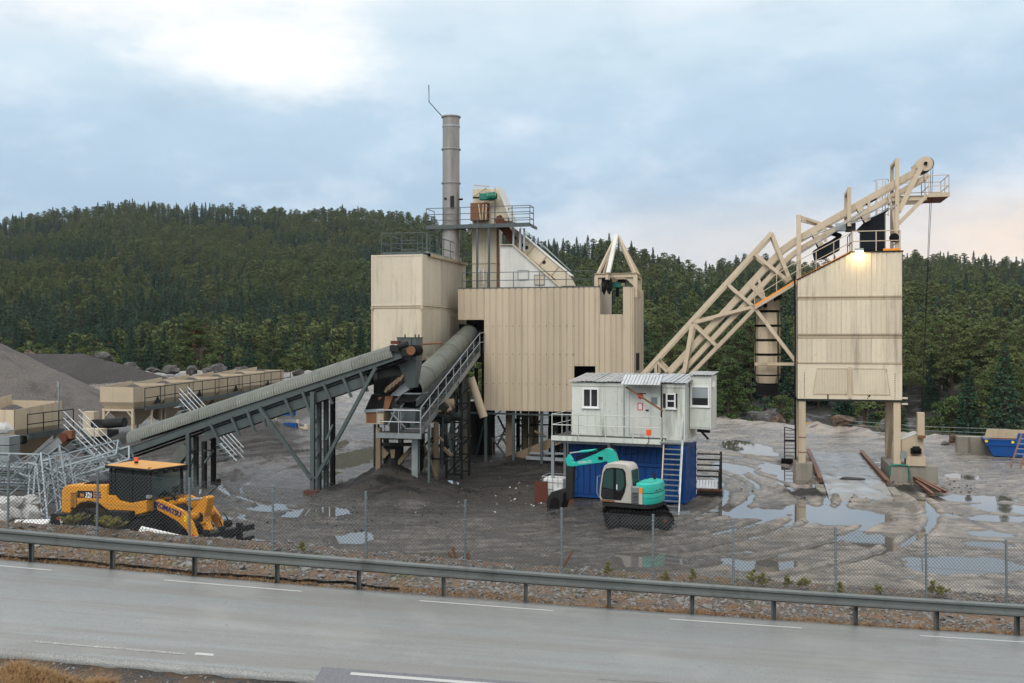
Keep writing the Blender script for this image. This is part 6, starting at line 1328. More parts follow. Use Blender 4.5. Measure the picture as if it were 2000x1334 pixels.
# drum, tank, plates
c = GZ(1323, 976, .0); b = MB(); b.lathe((0, 0, 0), (1, 0, 0), [(-.4, .2), (-.4, .27), (-.1, .29), (.1, .29), (.4, .27), (.4, .2)], 18); solo(b, 'plastic_drum', M['blue'], 'blue plastic drum lying on its side under the stair', 'drum', (c.x, c.y + .6, Hs(c.x, c.y) + .27), R(-10))
c = GZ(1330, 968); b = MB(); b.tube((0, 0, -.1), (0, 0, 1.2), .09, 10); solo(b, 'red_post', M['red'], 'dark red post standing between the stair and the container corner', 'post', (c.x, c.y + .7, 0))
c = GZ(1085, 975, 0); ib = free('tank_cage', 'white plastic tank in a wire cage behind the excavator bucket', 'tank', (c.x, c.y, 0), R(-20))
b = MB(); b.box((-.48, -.4, .18), (.48, .55, 1.02)); b.build('tank', M['plastic'], ib, .06)
for z_ in (.25, .55, .85, 1.1): b = MB(); b.pipe([(-.52, -.44, z_), (.52, -.44, z_), (.52, .6, z_), (-.52, .6, z_), (-.52, -.44, z_)], .014, 5); b.build('cage_ring', M['galvlight'], ib)
for x_ in (-.5, -.25, 0, .25, .5): b = MB(); b.tube((x_, -.45, .1), (x_, -.45, 1.1), .012, 5); b.build('cage_bar', M['galvlight'], ib)
b = MB(); b.box((-.55, -.46, -.02), (.55, .6, .14)); b.build('pallet', M['plank'], ib)
b = MB(); b.box((.05, -.468, .35), (.42, -.462, .62)); b.build('label_plate', M['print'], ib)
for px, py, w_, h_, rz, lab in ((1058, 984, .62, .95, .15, 'rusty red steel plate standing left of the white tank'), (1104, 985, .8, .34, -.1, 'low rusty plate standing behind the excavator bucket')):
    c = GZ(px, py, 0); b = MB(); b.box((-w_ / 2, -.02, -.05), (w_ / 2, .02, h_)); solo(b, 'steel_plate', M['rustred'], lab, 'plate', (c.x, c.y + .3, Hs(c.x, c.y)), rz, None, rx=-.12)
c = GZ(1150, 972, 0); b = MB(); b.lathe((0, 0, 0), (0, 0, 1), [(0, .36), (.04, .4), (.55, .4), (.6, .42), (.62, .38), (.60, .34), (.3, .33)], 20); solo(b, 'black_tub', M['black'], 'black plastic tub standing against the blue container', 'tub', (c.x - .1, c.y + 1.4, .75))
for i, (px, py, sz, lab) in enumerate(((1135, 968, (1.6, .8, .9), 'heap of black torn rubber under the dark tub'), (1162, 966, (1.3, .8, 1.1), 'crumpled black heap right of the torn rubber'))):
    c = GZ(px, py, 0); b = rock_mb(40 + i, sz, 3, .5); solo(b, 'rubber_heap', M['black'], lab, 'heap', (c.x, c.y + 1.0, .3))

# ================================================================ crawler excavator
EA = R(152); EO = Vector((5.05, 40.1, 0)); ef = FR(EO, EA)
ex = free('excavator', 'small turquoise and white crawler excavator with its dark bucket on the ground', 'excavator', EO, EA)
ua_ = R(25); Ru = Matrix.Rotation(ua_, 3, 'Z')                     # the tracks are turned against the upper body
def ub(mbx):
    mbx.v = [tuple(Ru @ Vector(v)) for v in mbx.v]; return mbx
def stadium(L_, r_, n=12): return [(L_ / 2 - r_ + r_ * math.sin(a), r_ - r_ * math.cos(a)) for a in [math.pi * i / n for i in range(n + 1)]] + [(-L_ / 2 + r_ - r_ * math.sin(a), r_ + r_ * math.cos(a)) for a in [math.pi * i / n for i in range(n + 1)]]
for s_ in (1, -1):
    yc = s_ * .86; pr = stadium(2.62, .31); b = MB(); b.poly([(x, yc - .2, z + .03) for x, z in pr], (0, .4, 0)); tr_ = ub(b).build('track', M['black'], ex)
    per = [Vector((x, 0, z + .03)) for x, z in stadium(2.62, .31, 10)]; per.append(per[0]); b = MB(); acc = 0; tot = sum((per[i + 1] - per[i]).length for i in range(len(per) - 1))
    for k in range(40):
        t_ = tot * k / 40; a = 0
        for i in range(len(per) - 1):
            l_ = (per[i + 1] - per[i]).length
            if a + l_ >= t_: p = lerp(per[i], per[i + 1], (t_ - a) / l_); d = (per[i + 1] - per[i]).normalized(); break
            a += l_
        n_ = Vector((d.z, 0, -d.x)); b.bar(p + Vector((0, yc - .23, 0)) + n_ * .03, p + Vector((0, yc + .23, 0)) + n_ * .03, .1, .06, n_)
    ub(b).build('track_shoe', M['black'], tr_, kind='stuff')
    for x_, r2, mt in ((1.0, .22, 'rustred'), (-1.0, .24, 'rustred')):
        b = MB(); b.lathe((x_, yc + s_ * .19, .34), (0, s_, 0), [(0, r2), (.02, r2), (.03, r2 * .5), (.06, r2 * .45)], 18); ub(b).build('sprocket', M['darksteel'], tr_)
        b = MB(); b.lathe((x_, yc + s_ * .25, .34), (0, s_, 0), [(0, r2 * .35), (.02, r2 * .3)], 12); ub(b).build('hub', M[mt if x_ < 0 else 'darksteel'], tr_)
    b = MB(); b.box((-.72, yc - .21 if s_ < 0 else yc + .195, .16), (.72, yc - .195 if s_ < 0 else yc + .21, .48)); ub(b).build('track_frame', M['darksteel'], tr_)
b = MB(); b.box((-.6, -.6, .3), (.6, .6, .6)); ub(b).build('undercarriage', M['darksteel'], ex, .03)
b = MB(); b.lathe((0, 0, 0), (0, 0, 1), [(.6, .55), (.78, .55)], 24); b.build('slew_ring', M['black'], ex)
b = MB(); b.poly([(1.12, -.95, .78), (1.12, .98, .78), (.6, 1.0, .78), (-.7, .92, .78), (-.92, .6, .78), (-1.0, 0, .78), (-.92, -.6, .78), (-.7, -.92, .78), (.6, -.95, .78)], (0, 0, .17)); b.build('slew_frame', M['darksteel'], ex, .03)
def cwr(z, k): return [Vector((x * .74 * k, y * .88 * k, z)) for x, y in ((-.42, 1.05), (-.95, 1.05), (-1.22, .85), (-1.36, .45), (-1.40, 0), (-1.36, -.45), (-1.22, -.85), (-.95, -1.05), (-.42, -1.05))]
b = MB(); b.loft([cwr(.96, .98), cwr(1.02, 1.0), cwr(1.38, 1.0), cwr(1.40, .99)], True); b.build('counterweight', M['teal'], ex, .02)
b = MB(); b.loft([cwr(1.41, .99), cwr(1.62, .985), cwr(1.74, .95), cwr(1.78, .86)], True); b.build('engine_hood', M['teal'], ex)
for zz, mt_ in ((1.395, 'ink'), (1.20, 'ink')): b = MB(); b.loft([cwr(zz, 1.004), cwr(zz + .018 - .008 * (zz < 1.3), 1.004)], True); b.build('panel_gap', M[mt_], ex)
for yy in (-.4, .15, .5): b = MB(); b.cbox((-1.02, yy, 1.5), (.03, .16, .02)); b.build('hinge', M['ink'], ex)
b = MB(); b.tube((-.55, -.5, 1.75), (-.55, -.5, 2.05), .05, 10); b.build('exhaust_pipe', M['darksteel'], ex)
b = MB(); b.cbox((-.5, .1, 1.79), (.5, .7, .02)); b.build('hood_lid', M['teal'], ex, .008)
b = MB(); b.box((-.44, .5, .96), (-.14, 1.0, 1.66)); sp_ = b.build('side_cover', M['galv'], ex, .03)
b = MB(); b.box((-.41, 1.0, 1.0), (-.17, 1.012, 1.42)); b.build('grille', M['black'], sp_)
for k in range(7): b = MB(); b.box((-.405, 1.008, 1.03 + k * .055), (-.175, 1.024, 1.05 + k * .055)); b.build('louvre', M['galv'], sp_)
b = MB(); b.box((-.58, .9, 1.42), (-.445, 1.0, 1.62)); b.build('marker_lamp', M['orange'], ex); b = MB(); b.box((-.58, .9, .98), (-.445, .998, 1.41)); b.build('rear_side_panel', M['exgrey'], ex)
b = MB(); b.box((.0, -1.0, .96), (1.05, -.45, 1.45)); b.build('tool_box', M['exgrey'], ex, .05)
# cab: side outline with rounded corners, extruded across
CXF = lambda x: -.14 + (x + .30) * .88
co = [(1.18, .97), (1.26, 1.15), (1.25, 1.45), (1.12, 2.2), (1.02, 2.40), (.86, 2.5), (.6, 2.54), (-.02, 2.52), (-.16, 2.44), (-.24, 2.28), (-.30, 1.7), (-.30, .97)]
def cabr(y, k=1.0, dz=0): return [Vector((CXF(.45 + (x - .45) * k), y, 1.7 + (z - 1.7) * k + dz)) for x, z in co]
b = MB(); b.loft([cabr(.1, .97), cabr(.14), cabr(.98), cabr(1.02, .97)], True); cbx = b.build('cab', M['exgrey'], ex)
sd_ = 1.021
def pane(pts, y, mat, nm, par, th=.012): b = MB(); b.poly([(CXF(x), y, z) for x, z in pts], (0, th, 0)); return b.build(nm, M[mat], par)
pane([(1.10, 1.08), (1.17, 1.2), (1.15, 1.5), (1.04, 2.12), (.92, 2.3), (.58, 2.36), (.10, 2.34), (-.02, 2.2), (-.06, 1.72), (.02, 1.4), (.2, 1.08)], sd_, 'ink', 'door_surround', cbx)
pane([(1.08, 1.55), (1.0, 2.08), (.88, 2.25), (.60, 2.3), (.56, 2.3), (.56, 1.5)], sd_ + .012, 'cabglass', 'door_glass', cbx)
pane([(1.08, 1.12), (1.12, 1.2), (1.09, 1.5), (.56, 1.45), (.56, 1.12)], sd_ + .012, 'glass', 'lower_door_glass', cbx)
pane([(.42, 2.3), (.14, 2.28), (.06, 2.15), (.02, 1.72), (.12, 1.5), (.42, 1.42)], sd_ + .012, 'cabglass', 'rear_side_glass', cbx)
b = MB(); b.box((CXF(.48), sd_ + .013, 1.1), (CXF(.52), sd_ + .03, 2.34)); b.build('door_pillar', M['ink'], cbx)
b = MB(); b.box((CXF(.36), sd_ + .02, 1.5), (CXF(.40), sd_ + .05, 1.7)); b.build('door_handle', M['print'], cbx)
b = MB(); b.poly([(CXF(-.245), .22, 2.28), (CXF(-.305), .22, 1.68), (CXF(-.305), .9, 1.68), (CXF(-.245), .9, 2.28)], (-.022, 0, 0)); b.build('rear_glass', M['cabglass'], cbx)
b = MB(); b.box((CXF(.5), sd_ - .01, .985), (CXF(1.15), sd_ + .012, 1.06)); b.build('rusty_sill', M['rust'], cbx)
b = MB(); b.pipe([(CXF(1.24), 1.0, 1.1), (CXF(1.37), 1.02, 1.3), (CXF(1.35), 1.02, 1.95), (CXF(1.2), 1.0, 2.0)], .018, 6); b.build('grab_rail', M['galvlight'], cbx)
b = MB(); b.box((.1, .2, 1.0), (.9, .95, 1.5)); 
BY = -.22
def side(pts, y, w_): return [ef.q(px, py, y) for px, py in pts]
bo = side([(1219, 930), (1203.8, 878.5), (1196, 875.5), (1185, 875.7), (1171, 884), (1125.5, 902.7), (1119, 899), (1118, 909), (1122.6, 910), (1179.6, 902), (1189.6, 899.5), (1198, 908), (1203, 930)], BY - .15, 0)
b = MB(); b.poly([Vector((p.x, BY - .15, p.z)) for p in bo], (0, .3, 0)); bm_ = b.build('boom', M['teal'], ex, .02)
lettering('KOBELCO', .13, M['print'], ex, Vector((ef.q(1142, 902.5, BY + .155).x, BY + .152, ef.q(1142, 902.5, BY + .155).z)), (R(90), 0, R(180)), ext=.001).rotation_euler = (R(90), R(-9), R(180))
b = MB(); b.cbox((ef.q(1173, 895, BY + .16).x, BY + .16, ef.q(1173, 895, BY + .16).z), (.2, .03, .12)); b.build('boom_lamp', M['black'], ex)
hs = side([(1112, 887), (1119, 898), (1119, 911), (1111, 913), (1106, 897)], BY, 0); b = MB(); b.poly([Vector((p.x, BY - .11, p.z)) for p in hs], (0, .22, 0)); b.build('stick_head', M['teal'], ex, .015)
st_ = side([(1107, 909), (1122, 909), (1120, 975), (1107, 978)], BY, 0); b = MB(); b.poly([Vector((p.x, BY - .12, p.z)) for p in st_], (0, .24, 0)); b.build('stick', M['darksteel'], ex, .02)
b = MB(); b.tube(ef.q(1113, 885, BY), ef.q(1136, 882, BY), .028, 8); b.build('piston_rod', M['galvlight'], ex); b = MB(); b.tube(ef.q(1134, 882.3, BY), ef.q(1166, 879, BY), .055, 10); b.build('stick_cylinder', M['teal'], ex)
for k, o in enumerate((0, .05, .1)): b = MB(); b.pipe([ef.q(*p, BY + .18 + o * .3) + Vector((0, 0, o)) for p in ((1216, 918), (1205, 884), (1192, 872), (1176, 878), (1150, 889), (1125, 898))], .018, 5); b.build('hydraulic_hose', M['black'], ex)
b = MB(); b.pipe([ef.q(*p, BY + .14) for p in ((1122, 912), (1130, 920), (1132, 930), (1126, 936), (1121, 940))], .015, 5); b.build('hydraulic_hose', M['black'], ex)
bk = side([(1075, 997), (1075, 975), (1083, 959), (1100, 954), (1108, 960), (1107, 975), (1101, 992)], BY, 0); b = MB(); b.poly([Vector((p.x, BY - .36, max(p.z, .02))) for p in bk], (0, .72, 0)); bkt = b.build('bucket', M['rustred'], ex, .02); bkt.data.materials[0] = M['darksteel']
bm2 = side([(1080, 992), (1082, 975), (1090, 968), (1100, 975), (1099, 990)], BY, 0); b = MB(); b.poly([Vector((p.x, BY + .362, max(p.z, .04))) for p in bm2], (0, .006, 0)); b.build('bucket_mouth', M['black'], bkt)
for k in range(4): b = MB(); p = bk[0]; b.cbox((p.x, BY - .3 + k * .2, .05), (.16, .07, .05)); b.build('bucket_tooth', M['darksteel'], bkt)
b = MB(); b.bar(ef.q(1114, 960, BY), ef.q(1104, 962, BY), .2, .12, (0, 1, 0)); b.build('bucket_link', M['darksteel'], ex)

# ================================================================ wheel loader
LA = R(-30); LO = Vector((-12.95, 35.35, 0)); LO.z = -.05; lf_ = FR(LO, LA)
wl_ = free('wheel_loader', 'yellow and black wheel loader with raised forks parked behind the bank', 'wheel loader', LO, LA)
def lq(x, y, v): return lf_.q(x / 4.0, 860 + y / 4.0, v)
def slab(nm, pts, v0, v1, mat, par=wl_, bev=.02):
    P = [lq(x, y, v0) for x, y in pts]; b = MB(); b.poly(P, (0, v1 - v0, 0)); return b.build(nm, M[mat], par, bev)
hw = .82
hd = slab('hood', [(478, 565), (478, 395), (500, 357), (530, 348), (838, 346), (838, 548), (760, 490), (690, 478), (620, 492), (570, 535), (545, 575)], -hw, hw, 'yellow', bev=.06)
slab('hood_top', [(640, 349), (655, 335), (700, 322), (830, 318), (836, 350)], -hw + .2, hw - .2, 'black', bev=.03)
P = lq(600, 420, -hw)
slab('rear_grille', [(552, 412), (598, 408), (598, 520), (575, 540), (552, 545)], -hw - .012, -hw + .0, 'ink', hd, 0)
for k in range(4): slab('grille_slat', [(556 + k * 11, 415), (561 + k * 11, 415), (561 + k * 11, 525), (556 + k * 11, 525)], -hw - .022, -hw - .0125, 'yellow', hd, 0)
slab('name_plate', [(603, 392), (727, 396), (727, 450), (603, 448)], -hw - .012, -hw, 'ink', hd, 0)
p = lq(640, 430, -hw - .014); q_ = lq(689, 431, -hw - .014)
lettering('WA', .16, M['orange'], hd, p, (R(90), 0, 0), ext=.002, shear=.2, bold=.006, sx=.75); lettering('320', .27, M['print'], hd, q_, (R(90), 0, 0), ext=.002, shear=.25, bold=.008, sx=.85)
for k in range(3): slab('stripe', [(735, 400 + k * 20), (788, 402 + k * 20), (788, 412 + k * 20), (735, 410 + k * 20)], -hw - .006, -hw, 'navy', hd, 0)
slab('rear_counterweight', [(392, 572), (545, 572), (560, 640), (560, 660), (395, 662)], -hw - .2, hw + .2, 'ink', bev=.03)
r_ = lq(480, 627, -hw - .21); b = MB(); b.lathe(r_, (0, 1, 0), [(-.006, .085), (.004, .085)], 18); b.build('speed_sign', M['print'], wl_); b = MB(); b.lathe(r_ - Vector((0, .007, 0)), (0, 1, 0), [(-.002, .045), (0, .045)], 12); b.build('sign_mark', M['fencepost'], wl_)
r_ = lq(452, 612, -hw - .21); b = MB(); b.cbox(r_, (.14, .03, .06)); b.build('tail_lamp', M['red'], wl_)
slab('chassis', [(560, 600), (840, 545), (1010, 560), (1100, 600), (1120, 740), (880, 740), (560, 700)], -.62, .62, 'ink')
slab('tank_step', [(835, 548), (1008, 558), (1010, 690), (880, 735), (835, 640)], -1.05, -.6, 'ink', bev=.04)
for k in range(2): slab('step_plate', [(880, 640 + k * 55), (1000, 640 + k * 55), (1000, 650 + k * 55), (880, 650 + k * 55)], -1.2, -1.04, 'darksteel', bev=.01)
def fender(cx, cy, r0, a0, a1, v0, v1, nm):
    c = lq(cx, cy, v0); o = []
    for r2 in (r0, r0 + .07):
        o.append([(c.x + r2 * math.cos(a), c.z + r2 * math.sin(a)) for a in [lerp(a0, a1, i / 12) for i in range(13)]])
    pts = o[0] + o[1][::-1]; b = MB(); b.poly([(x, v0, z) for x, z in pts], (0, v1 - v0, 0)); b.build(nm, M['ink'], wl_)
RW = .74; wx = [lq(690, 745, -1.05), lq(1265, 790, -1.05)]
x_r, x_f = wx[0].x, wx[0].x + 3.0
for nm, x_ in (('rear', x_r), ('front', x_f)):
    for s_ in (-1, 1):
        yc = s_ * 1.05; b = MB()
        b.lathe((x_, yc - .27, RW), (0, 1, 0), [(0, .4), (0, .62), (.05, .70), (.14, .74), (.40, .74), (.49, .70), (.54, .62), (.54, .4)], 36); w_ = b.build('wheel', M['black'], wl_)
        b = MB()
        for k in range(22):
            a = 2 * math.pi * k / 22
            for s2 in (-1, 1): a2 = a + (.14 if s2 > 0 else 0); b.bar((x_ + .745 * math.cos(a2), yc + s2 * .25, RW + .745 * math.sin(a2)), (x_ + .75 * math.cos(a2 + .12), yc + s2 * .03, RW + .75 * math.sin(a2 + .12)), .075, .05, (math.cos(a2), 0, math.sin(a2)))
        b.build('tread_lug', M['black'], w_, kind='stuff')
        b = MB(); b.lathe((x_, yc + s_ * .2, RW), (0, s_, 0), [(0, .41), (.05, .40), (.055, .34), (-.05, .28), (-.02, .15), (.04, .13)], 24); b.build('rim', M['yellow'], w_)
fender(690, 745, .86, .35, 2.75, -1.28, -.7, 'rear_fender'); 
c0 = lq(1265, 790, -1.05)
b = MB(); o = [(x_f + r2 * math.cos(a), RW + r2 * math.sin(a)) for r2, rng in ((.78, [lerp(1.45, 2.9, i / 10) for i in range(11)]), (.82, [lerp(2.9, 1.45, i / 10) for i in range(11)])) for a in rng]
for s_ in (-1.32, .78): b.poly([(x, s_, z) for x, z in o], (0, .54, 0))
b.build('front_fender', M['ink'], wl_)
# cab
V0, V1 = -.74, .74
slab('cab_base', [(838, 428), (890, 432), (920, 472), (1010, 492), (1145, 468), (1145, 562), (1010, 597), (835, 542)], V0 - .06, V1 + .06, 'yellow', bev=.03)
P4 = lambda x, y, v: lq(x, y, V0) + Vector((0, v - V0, 0))
def post(a_, c_, nm='pillar', w_=.09):
    for v in (V0 + .05, V1 - .05): b = MB(); b.bar(P4(*a_, v), P4(*c_, v), w_, .09, (0, 1, 0)); b.build(nm, M['ink'], wl_)
post((858, 222), (858, 430)); post((1026, 230), (1026, 490), w_=.06); post((1160, 215), (1165, 465)); post((893, 225), (893, 440), w_=.05)
def g4(nm, pts, v): b = MB(); b.poly([P4(x, y, v) for x, y in pts], (0, .012, 0)); b.build(nm, M['darkglass'], wl_)
for v in (V0 + .03, V1 - .04): g4('side_glass', [(897, 232), (1023, 234), (1023, 485), (930, 462), (900, 435)], v); g4('front_side_glass', [(1030, 234), (1158, 224), (1163, 462), (1030, 488)], v); g4('rear_side_glass', [(863, 232), (889, 232), (889, 430), (863, 425)], v)
a_, c_ = P4(1160, 220, V0 + .08), P4(1165, 465, V0 + .08); e_, f_ = P4(1160, 220, V1 - .08), P4(1165, 465, V1 - .08)
b = MB(); b.poly([a_, c_, f_, e_], (.012, 0, 0)); b.build('windscreen', M['cabglass'], wl_)
a_, c_ = P4(860, 232, V0 + .08), P4(860, 425, V0 + .08); e_, f_ = P4(860, 232, V1 - .08), P4(860, 425, V1 - .08)
b = MB(); b.poly([a_, c_, f_, e_], (.012, 0, 0)); b.build('rear_window', M['cabglass'], wl_)
rz = P4(1000, 215, V0).z; rx0, rx1 = P4(845, 215, V0).x - .1, P4(1160, 215, V0).x + .22
b = MB(); b.box((rx0, V0 - .08, rz - .07), (rx1, V1 + .08, rz + .03)); b.build('roof_frame', M['ink'], wl_, .03)
b = MB(); b.loft([[Vector((rx0 + i, V0 + j, rz + .031)), Vector((rx1 - i - .05, V0 + j, rz + .031)), Vector((rx1 - i - .05, V1 - j, rz + .031)), Vector((rx0 + i, V1 - j, rz + .031))] for i, j in ((.02, -.04),)] + [[Vector((rx0 + .14, V0 + .1, rz + .065)), Vector((rx1 - .2, V0 + .1, rz + .065)), Vector((rx1 - .2, V1 - .1, rz + .065)), Vector((rx0 + .14, V1 - .1, rz + .065))]], False); b.build('roof', M['yellowtop'], wl_, .01)
for k in range(4): b = MB(); b.cbox((rx1 + .02, V0 + .1 + k * .43, rz - .10), (.1, .15, .12)); b.build('work_lamp', M['ink'], wl_, .02)
bx = P4(1018, 150, 0); b = MB(); b.tube((lerp(rx0, rx1, .38), -.2, rz + .09), (lerp(rx0, rx1, .38), -.2, rz + .16), .07, 12); b.build('beacon_base', M['ink'], wl_); b = MB(); b.tube((lerp(rx0, rx1, .38), -.2, rz + .161), (lerp(rx0, rx1, .38), -.2, rz + .30), .075, 14, .06); b.build('beacon', M['redlamp'], wl_)
b = MB(); b.box((P4(920, 400, 0).x, -.3, P4(920, 470, 0).z), (P4(990, 400, 0).x, .3, P4(920, 400, 0).z)); b.box((P4(905, 400, 0).x, -.25, P4(920, 420, 0).z), (P4(925, 400, 0).x, .25, P4(920, 270, 0).z)); b.build('seat', M['black'], wl_)
b = MB(); b.bar(P4(1085, 460, 0), P4(1065, 380, 0), .08); b.lathe(P4(1062, 378, 0), (-.6, 0, .8), [(-.015, .2), (.015, .2)], 16); b.build('steering_wheel', M['ink'], wl_)
# front frame, lift arms, linkage
slab('front_frame', [(1130, 490), (1215, 475), (1260, 500), (1330, 600), (1420, 690), (1400, 760), (1180, 760), (1130, 600)], -.5, .5, 'ink', bev=.03)
AY = -.62
for s_ in (0, 1):
    pts = [lq(x, y, AY - .06) for x, y in ((1213, 470), (1240, 462), (1300, 487), (1440, 558), (1500, 650), (1555, 800), (1545, 818), (1520, 826), (1490, 770), (1455, 700), (1390, 635), (1230, 545))]
    b = MB(); b.poly([p + Vector((0, s_ * 1.24, 0)) for p in pts], (0, .11, 0)); am = b.build('lift_arm', M['yellow'], wl_, .015)
p0, p1 = lq(1225, 500, AY - .07), lq(1405, 582, AY - .07); pm2 = lerp(p0, p1, .5); ang = math.atan2(p1.z - p0.z, p1.x - p0.x)
tx = lettering('KOMATSU', .235, M['navy'], wl_, pm2, (R(90), 0, 0), ext=.002, bold=.012, sx=1.15); tx.rotation_euler = (R(90), -ang, 0)
sx_ = lq(1447, 612, AY - .062); b = MB(); b.cbox(sx_, (.12, .004, .2)); b.build('warning_sticker', M['brightyellow'], wl_)
sx_ = lq(1505, 755, AY - .064); b = MB(); b.cbox(sx_, (.1, .004, .18), ry=.3); b.build('reflector_sticker', M['red'], wl_)
slab('bell_crank', [(1578, 445), (1600, 436), (1622, 452), (1612, 520), (1592, 600), (1600, 650), (1570, 660), (1545, 630), (1490, 590), (1478, 560), (1530, 520)], -.16, .16, 'yellow')
b = MB(); b.tube(lq(1310, 498, 0), lq(1465, 467, 0), .11, 14); b.build('tilt_cylinder', M['yellow'], wl_); b = MB(); b.tube(lq(1465, 467, 0), lq(1585, 455, 0), .05, 10); b.build('tilt_rod', M['galvlight'], wl_)
b = MB(); b.tube(lq(1480, 600, -.5), lq(1480, 600, -.5) + Vector((0, 1.0, 0)), .14, 14); b.build('cross_tube', M['yellow'], wl_); b = MB(); b.lathe(lq(1560, 600, -.18), (0, 1, 0), [(0, .16), (.02, .16), (.02, .1)], 18); b.build('pivot_cap', M['ink'], wl_)
slab('link', [(1570, 640), (1600, 620), (1640, 700), (1620, 740), (1595, 720)], -.1, .1, 'yellow')
b = MB(); b.pipe([lq(1240, 440, -.3), lq(1290, 400, -.3), lq(1330, 420, -.2), lq(1370, 460, -.2)], .05, 6); b.pipe([lq(1250, 460, -.1), lq(1300, 415, -.1), lq(1350, 440, -.1)], .04, 6); b.build('hydraulic_hose', M['black'], wl_)
for yy in (-.95, .95):
    p = lq(1368, 400, -.95); b = MB(); b.bar((p.x - .25, yy * .8, p.z - .35), (p.x, yy, p.z - .05), .04); b.build('mirror_arm', M['ink'], wl_); b = MB(); b.cbox((p.x, yy, p.z + .08), (.1, .2, .24)); b.build('head_lamp', M['ink'], wl_, .02)
p = lq(1165, 440, V0 - .05); b = MB(); b.cbox(p, (.14, .14, .1)); b.build('lamp', M['galvlight'], wl_)
slab('coupler', [(1560, 760), (1590, 720), (1650, 720), (1655, 790), (1590, 830)], -.55, .55, 'ink')
p, q_ = lq(1600, 775, -.9), lq(1840, 700, -.9)
xk = lq(1640, 770, -.6).x + .05; zk = lq(1700, 760, -.6).z
b = MB(); b.box((xk, -1.15, zk - .05), (xk + .14, 1.25, zk + .14)); b.box((xk, -1.15, zk - .42), (xk + .14, 1.25, zk - .26)); b.build('fork_carriage', M['ink'], wl_, .01)
for y_ in (-.9, -.2, .6): b = MB(); b.box((xk - .02, y_ - .06, zk - .45), (xk + .18, y_ + .06, zk + .28)); b.build('carriage_upright', M['ink'], wl_)
for y_ in (-.55, .55): b = MB(); b.box((xk + .15, y_ - .06, zk - .45), (xk + 1.15, y_ + .06, zk - .38)); b.build('fork', M['ink'], wl_)
b = MB(); b.lathe((xk + .05, .1, zk + .32), (0, 1, 0), [(-.1, .12), (.1, .12)], 12); b.pipe([(xk + .05, -.1, zk + .2), (xk + .02, -.25, zk + .5), (xk + .05, -.1, zk + .72), (xk + .05, .15, zk + .4)], .02, 6); b.build('rotator', M['black'], wl_)
# ================================================================ gravel piles
def pilemat(nm, a_, b_):
    t = NT(nm); c = t.mix(t.ramp(t.noise(9, 7, .75), .35, .68), a_, b_); c = t.mix(t.math('MULTIPLY', t.ramp(t.noise(.35, 5, .6, (1, 1, .4)), .5, .65), .5), c, (.055, .053, .053))
    t.bump(t.noise(12, 7, .75), .8, .12); return t.fin(c, .85, 0, .2)
gpm = pilemat('pile_gravel', (.05, .046, .045), (.135, .125, .118)); gpb = pilemat('brown_pile_gravel', (.085, .075, .068), (.20, .18, .165)); gpd = pilemat('dark_pile_gravel', (.035, .032, .032), (.10, .093, .09))
def pile(label, x0, x1, y0, y1, n, fn, mat=None):
    X, Y = np.meshgrid(np.linspace(x0, x1, n), np.linspace(y0, y1, n)); Z = fn(X, Y) + .5 * fbm(X * .35, Y * .35, 4, 131) + .12 * fbm(X * 1.7, Y * 1.7, 3, 137) + .25 * np.abs(fbm(X * .8 + Y * .1, Y * .15, 2, 139))
    o = grid_mesh('gravel_pile', X, Y, Z, mat or gpm, {}); del o['kind']; return tag(o, label, 'gravel pile')
pile('tall grey gravel cone at the left edge of the yard', -72, -31, 72, 108, 130, lambda X, Y: 9.3 - .54 * np.hypot(X + 50.5, Y - 89), gpb)
pile('long lower dark gravel ridge behind the gravel cone', -74, -30, 98, 124, 120, lambda X, Y: 5.7 - .30 * np.maximum(X + 48, 0) - .62 * np.abs(Y - 112) - .2 * np.maximum(-58 - X, 0), gpd)
pile('dark heap of chippings behind the nearest feed bin', -33, -17, 60, 76, 70, lambda X, Y: 1.2 - .5 * np.hypot(X + 24.5, (Y - 68) * 1.1), gpd)
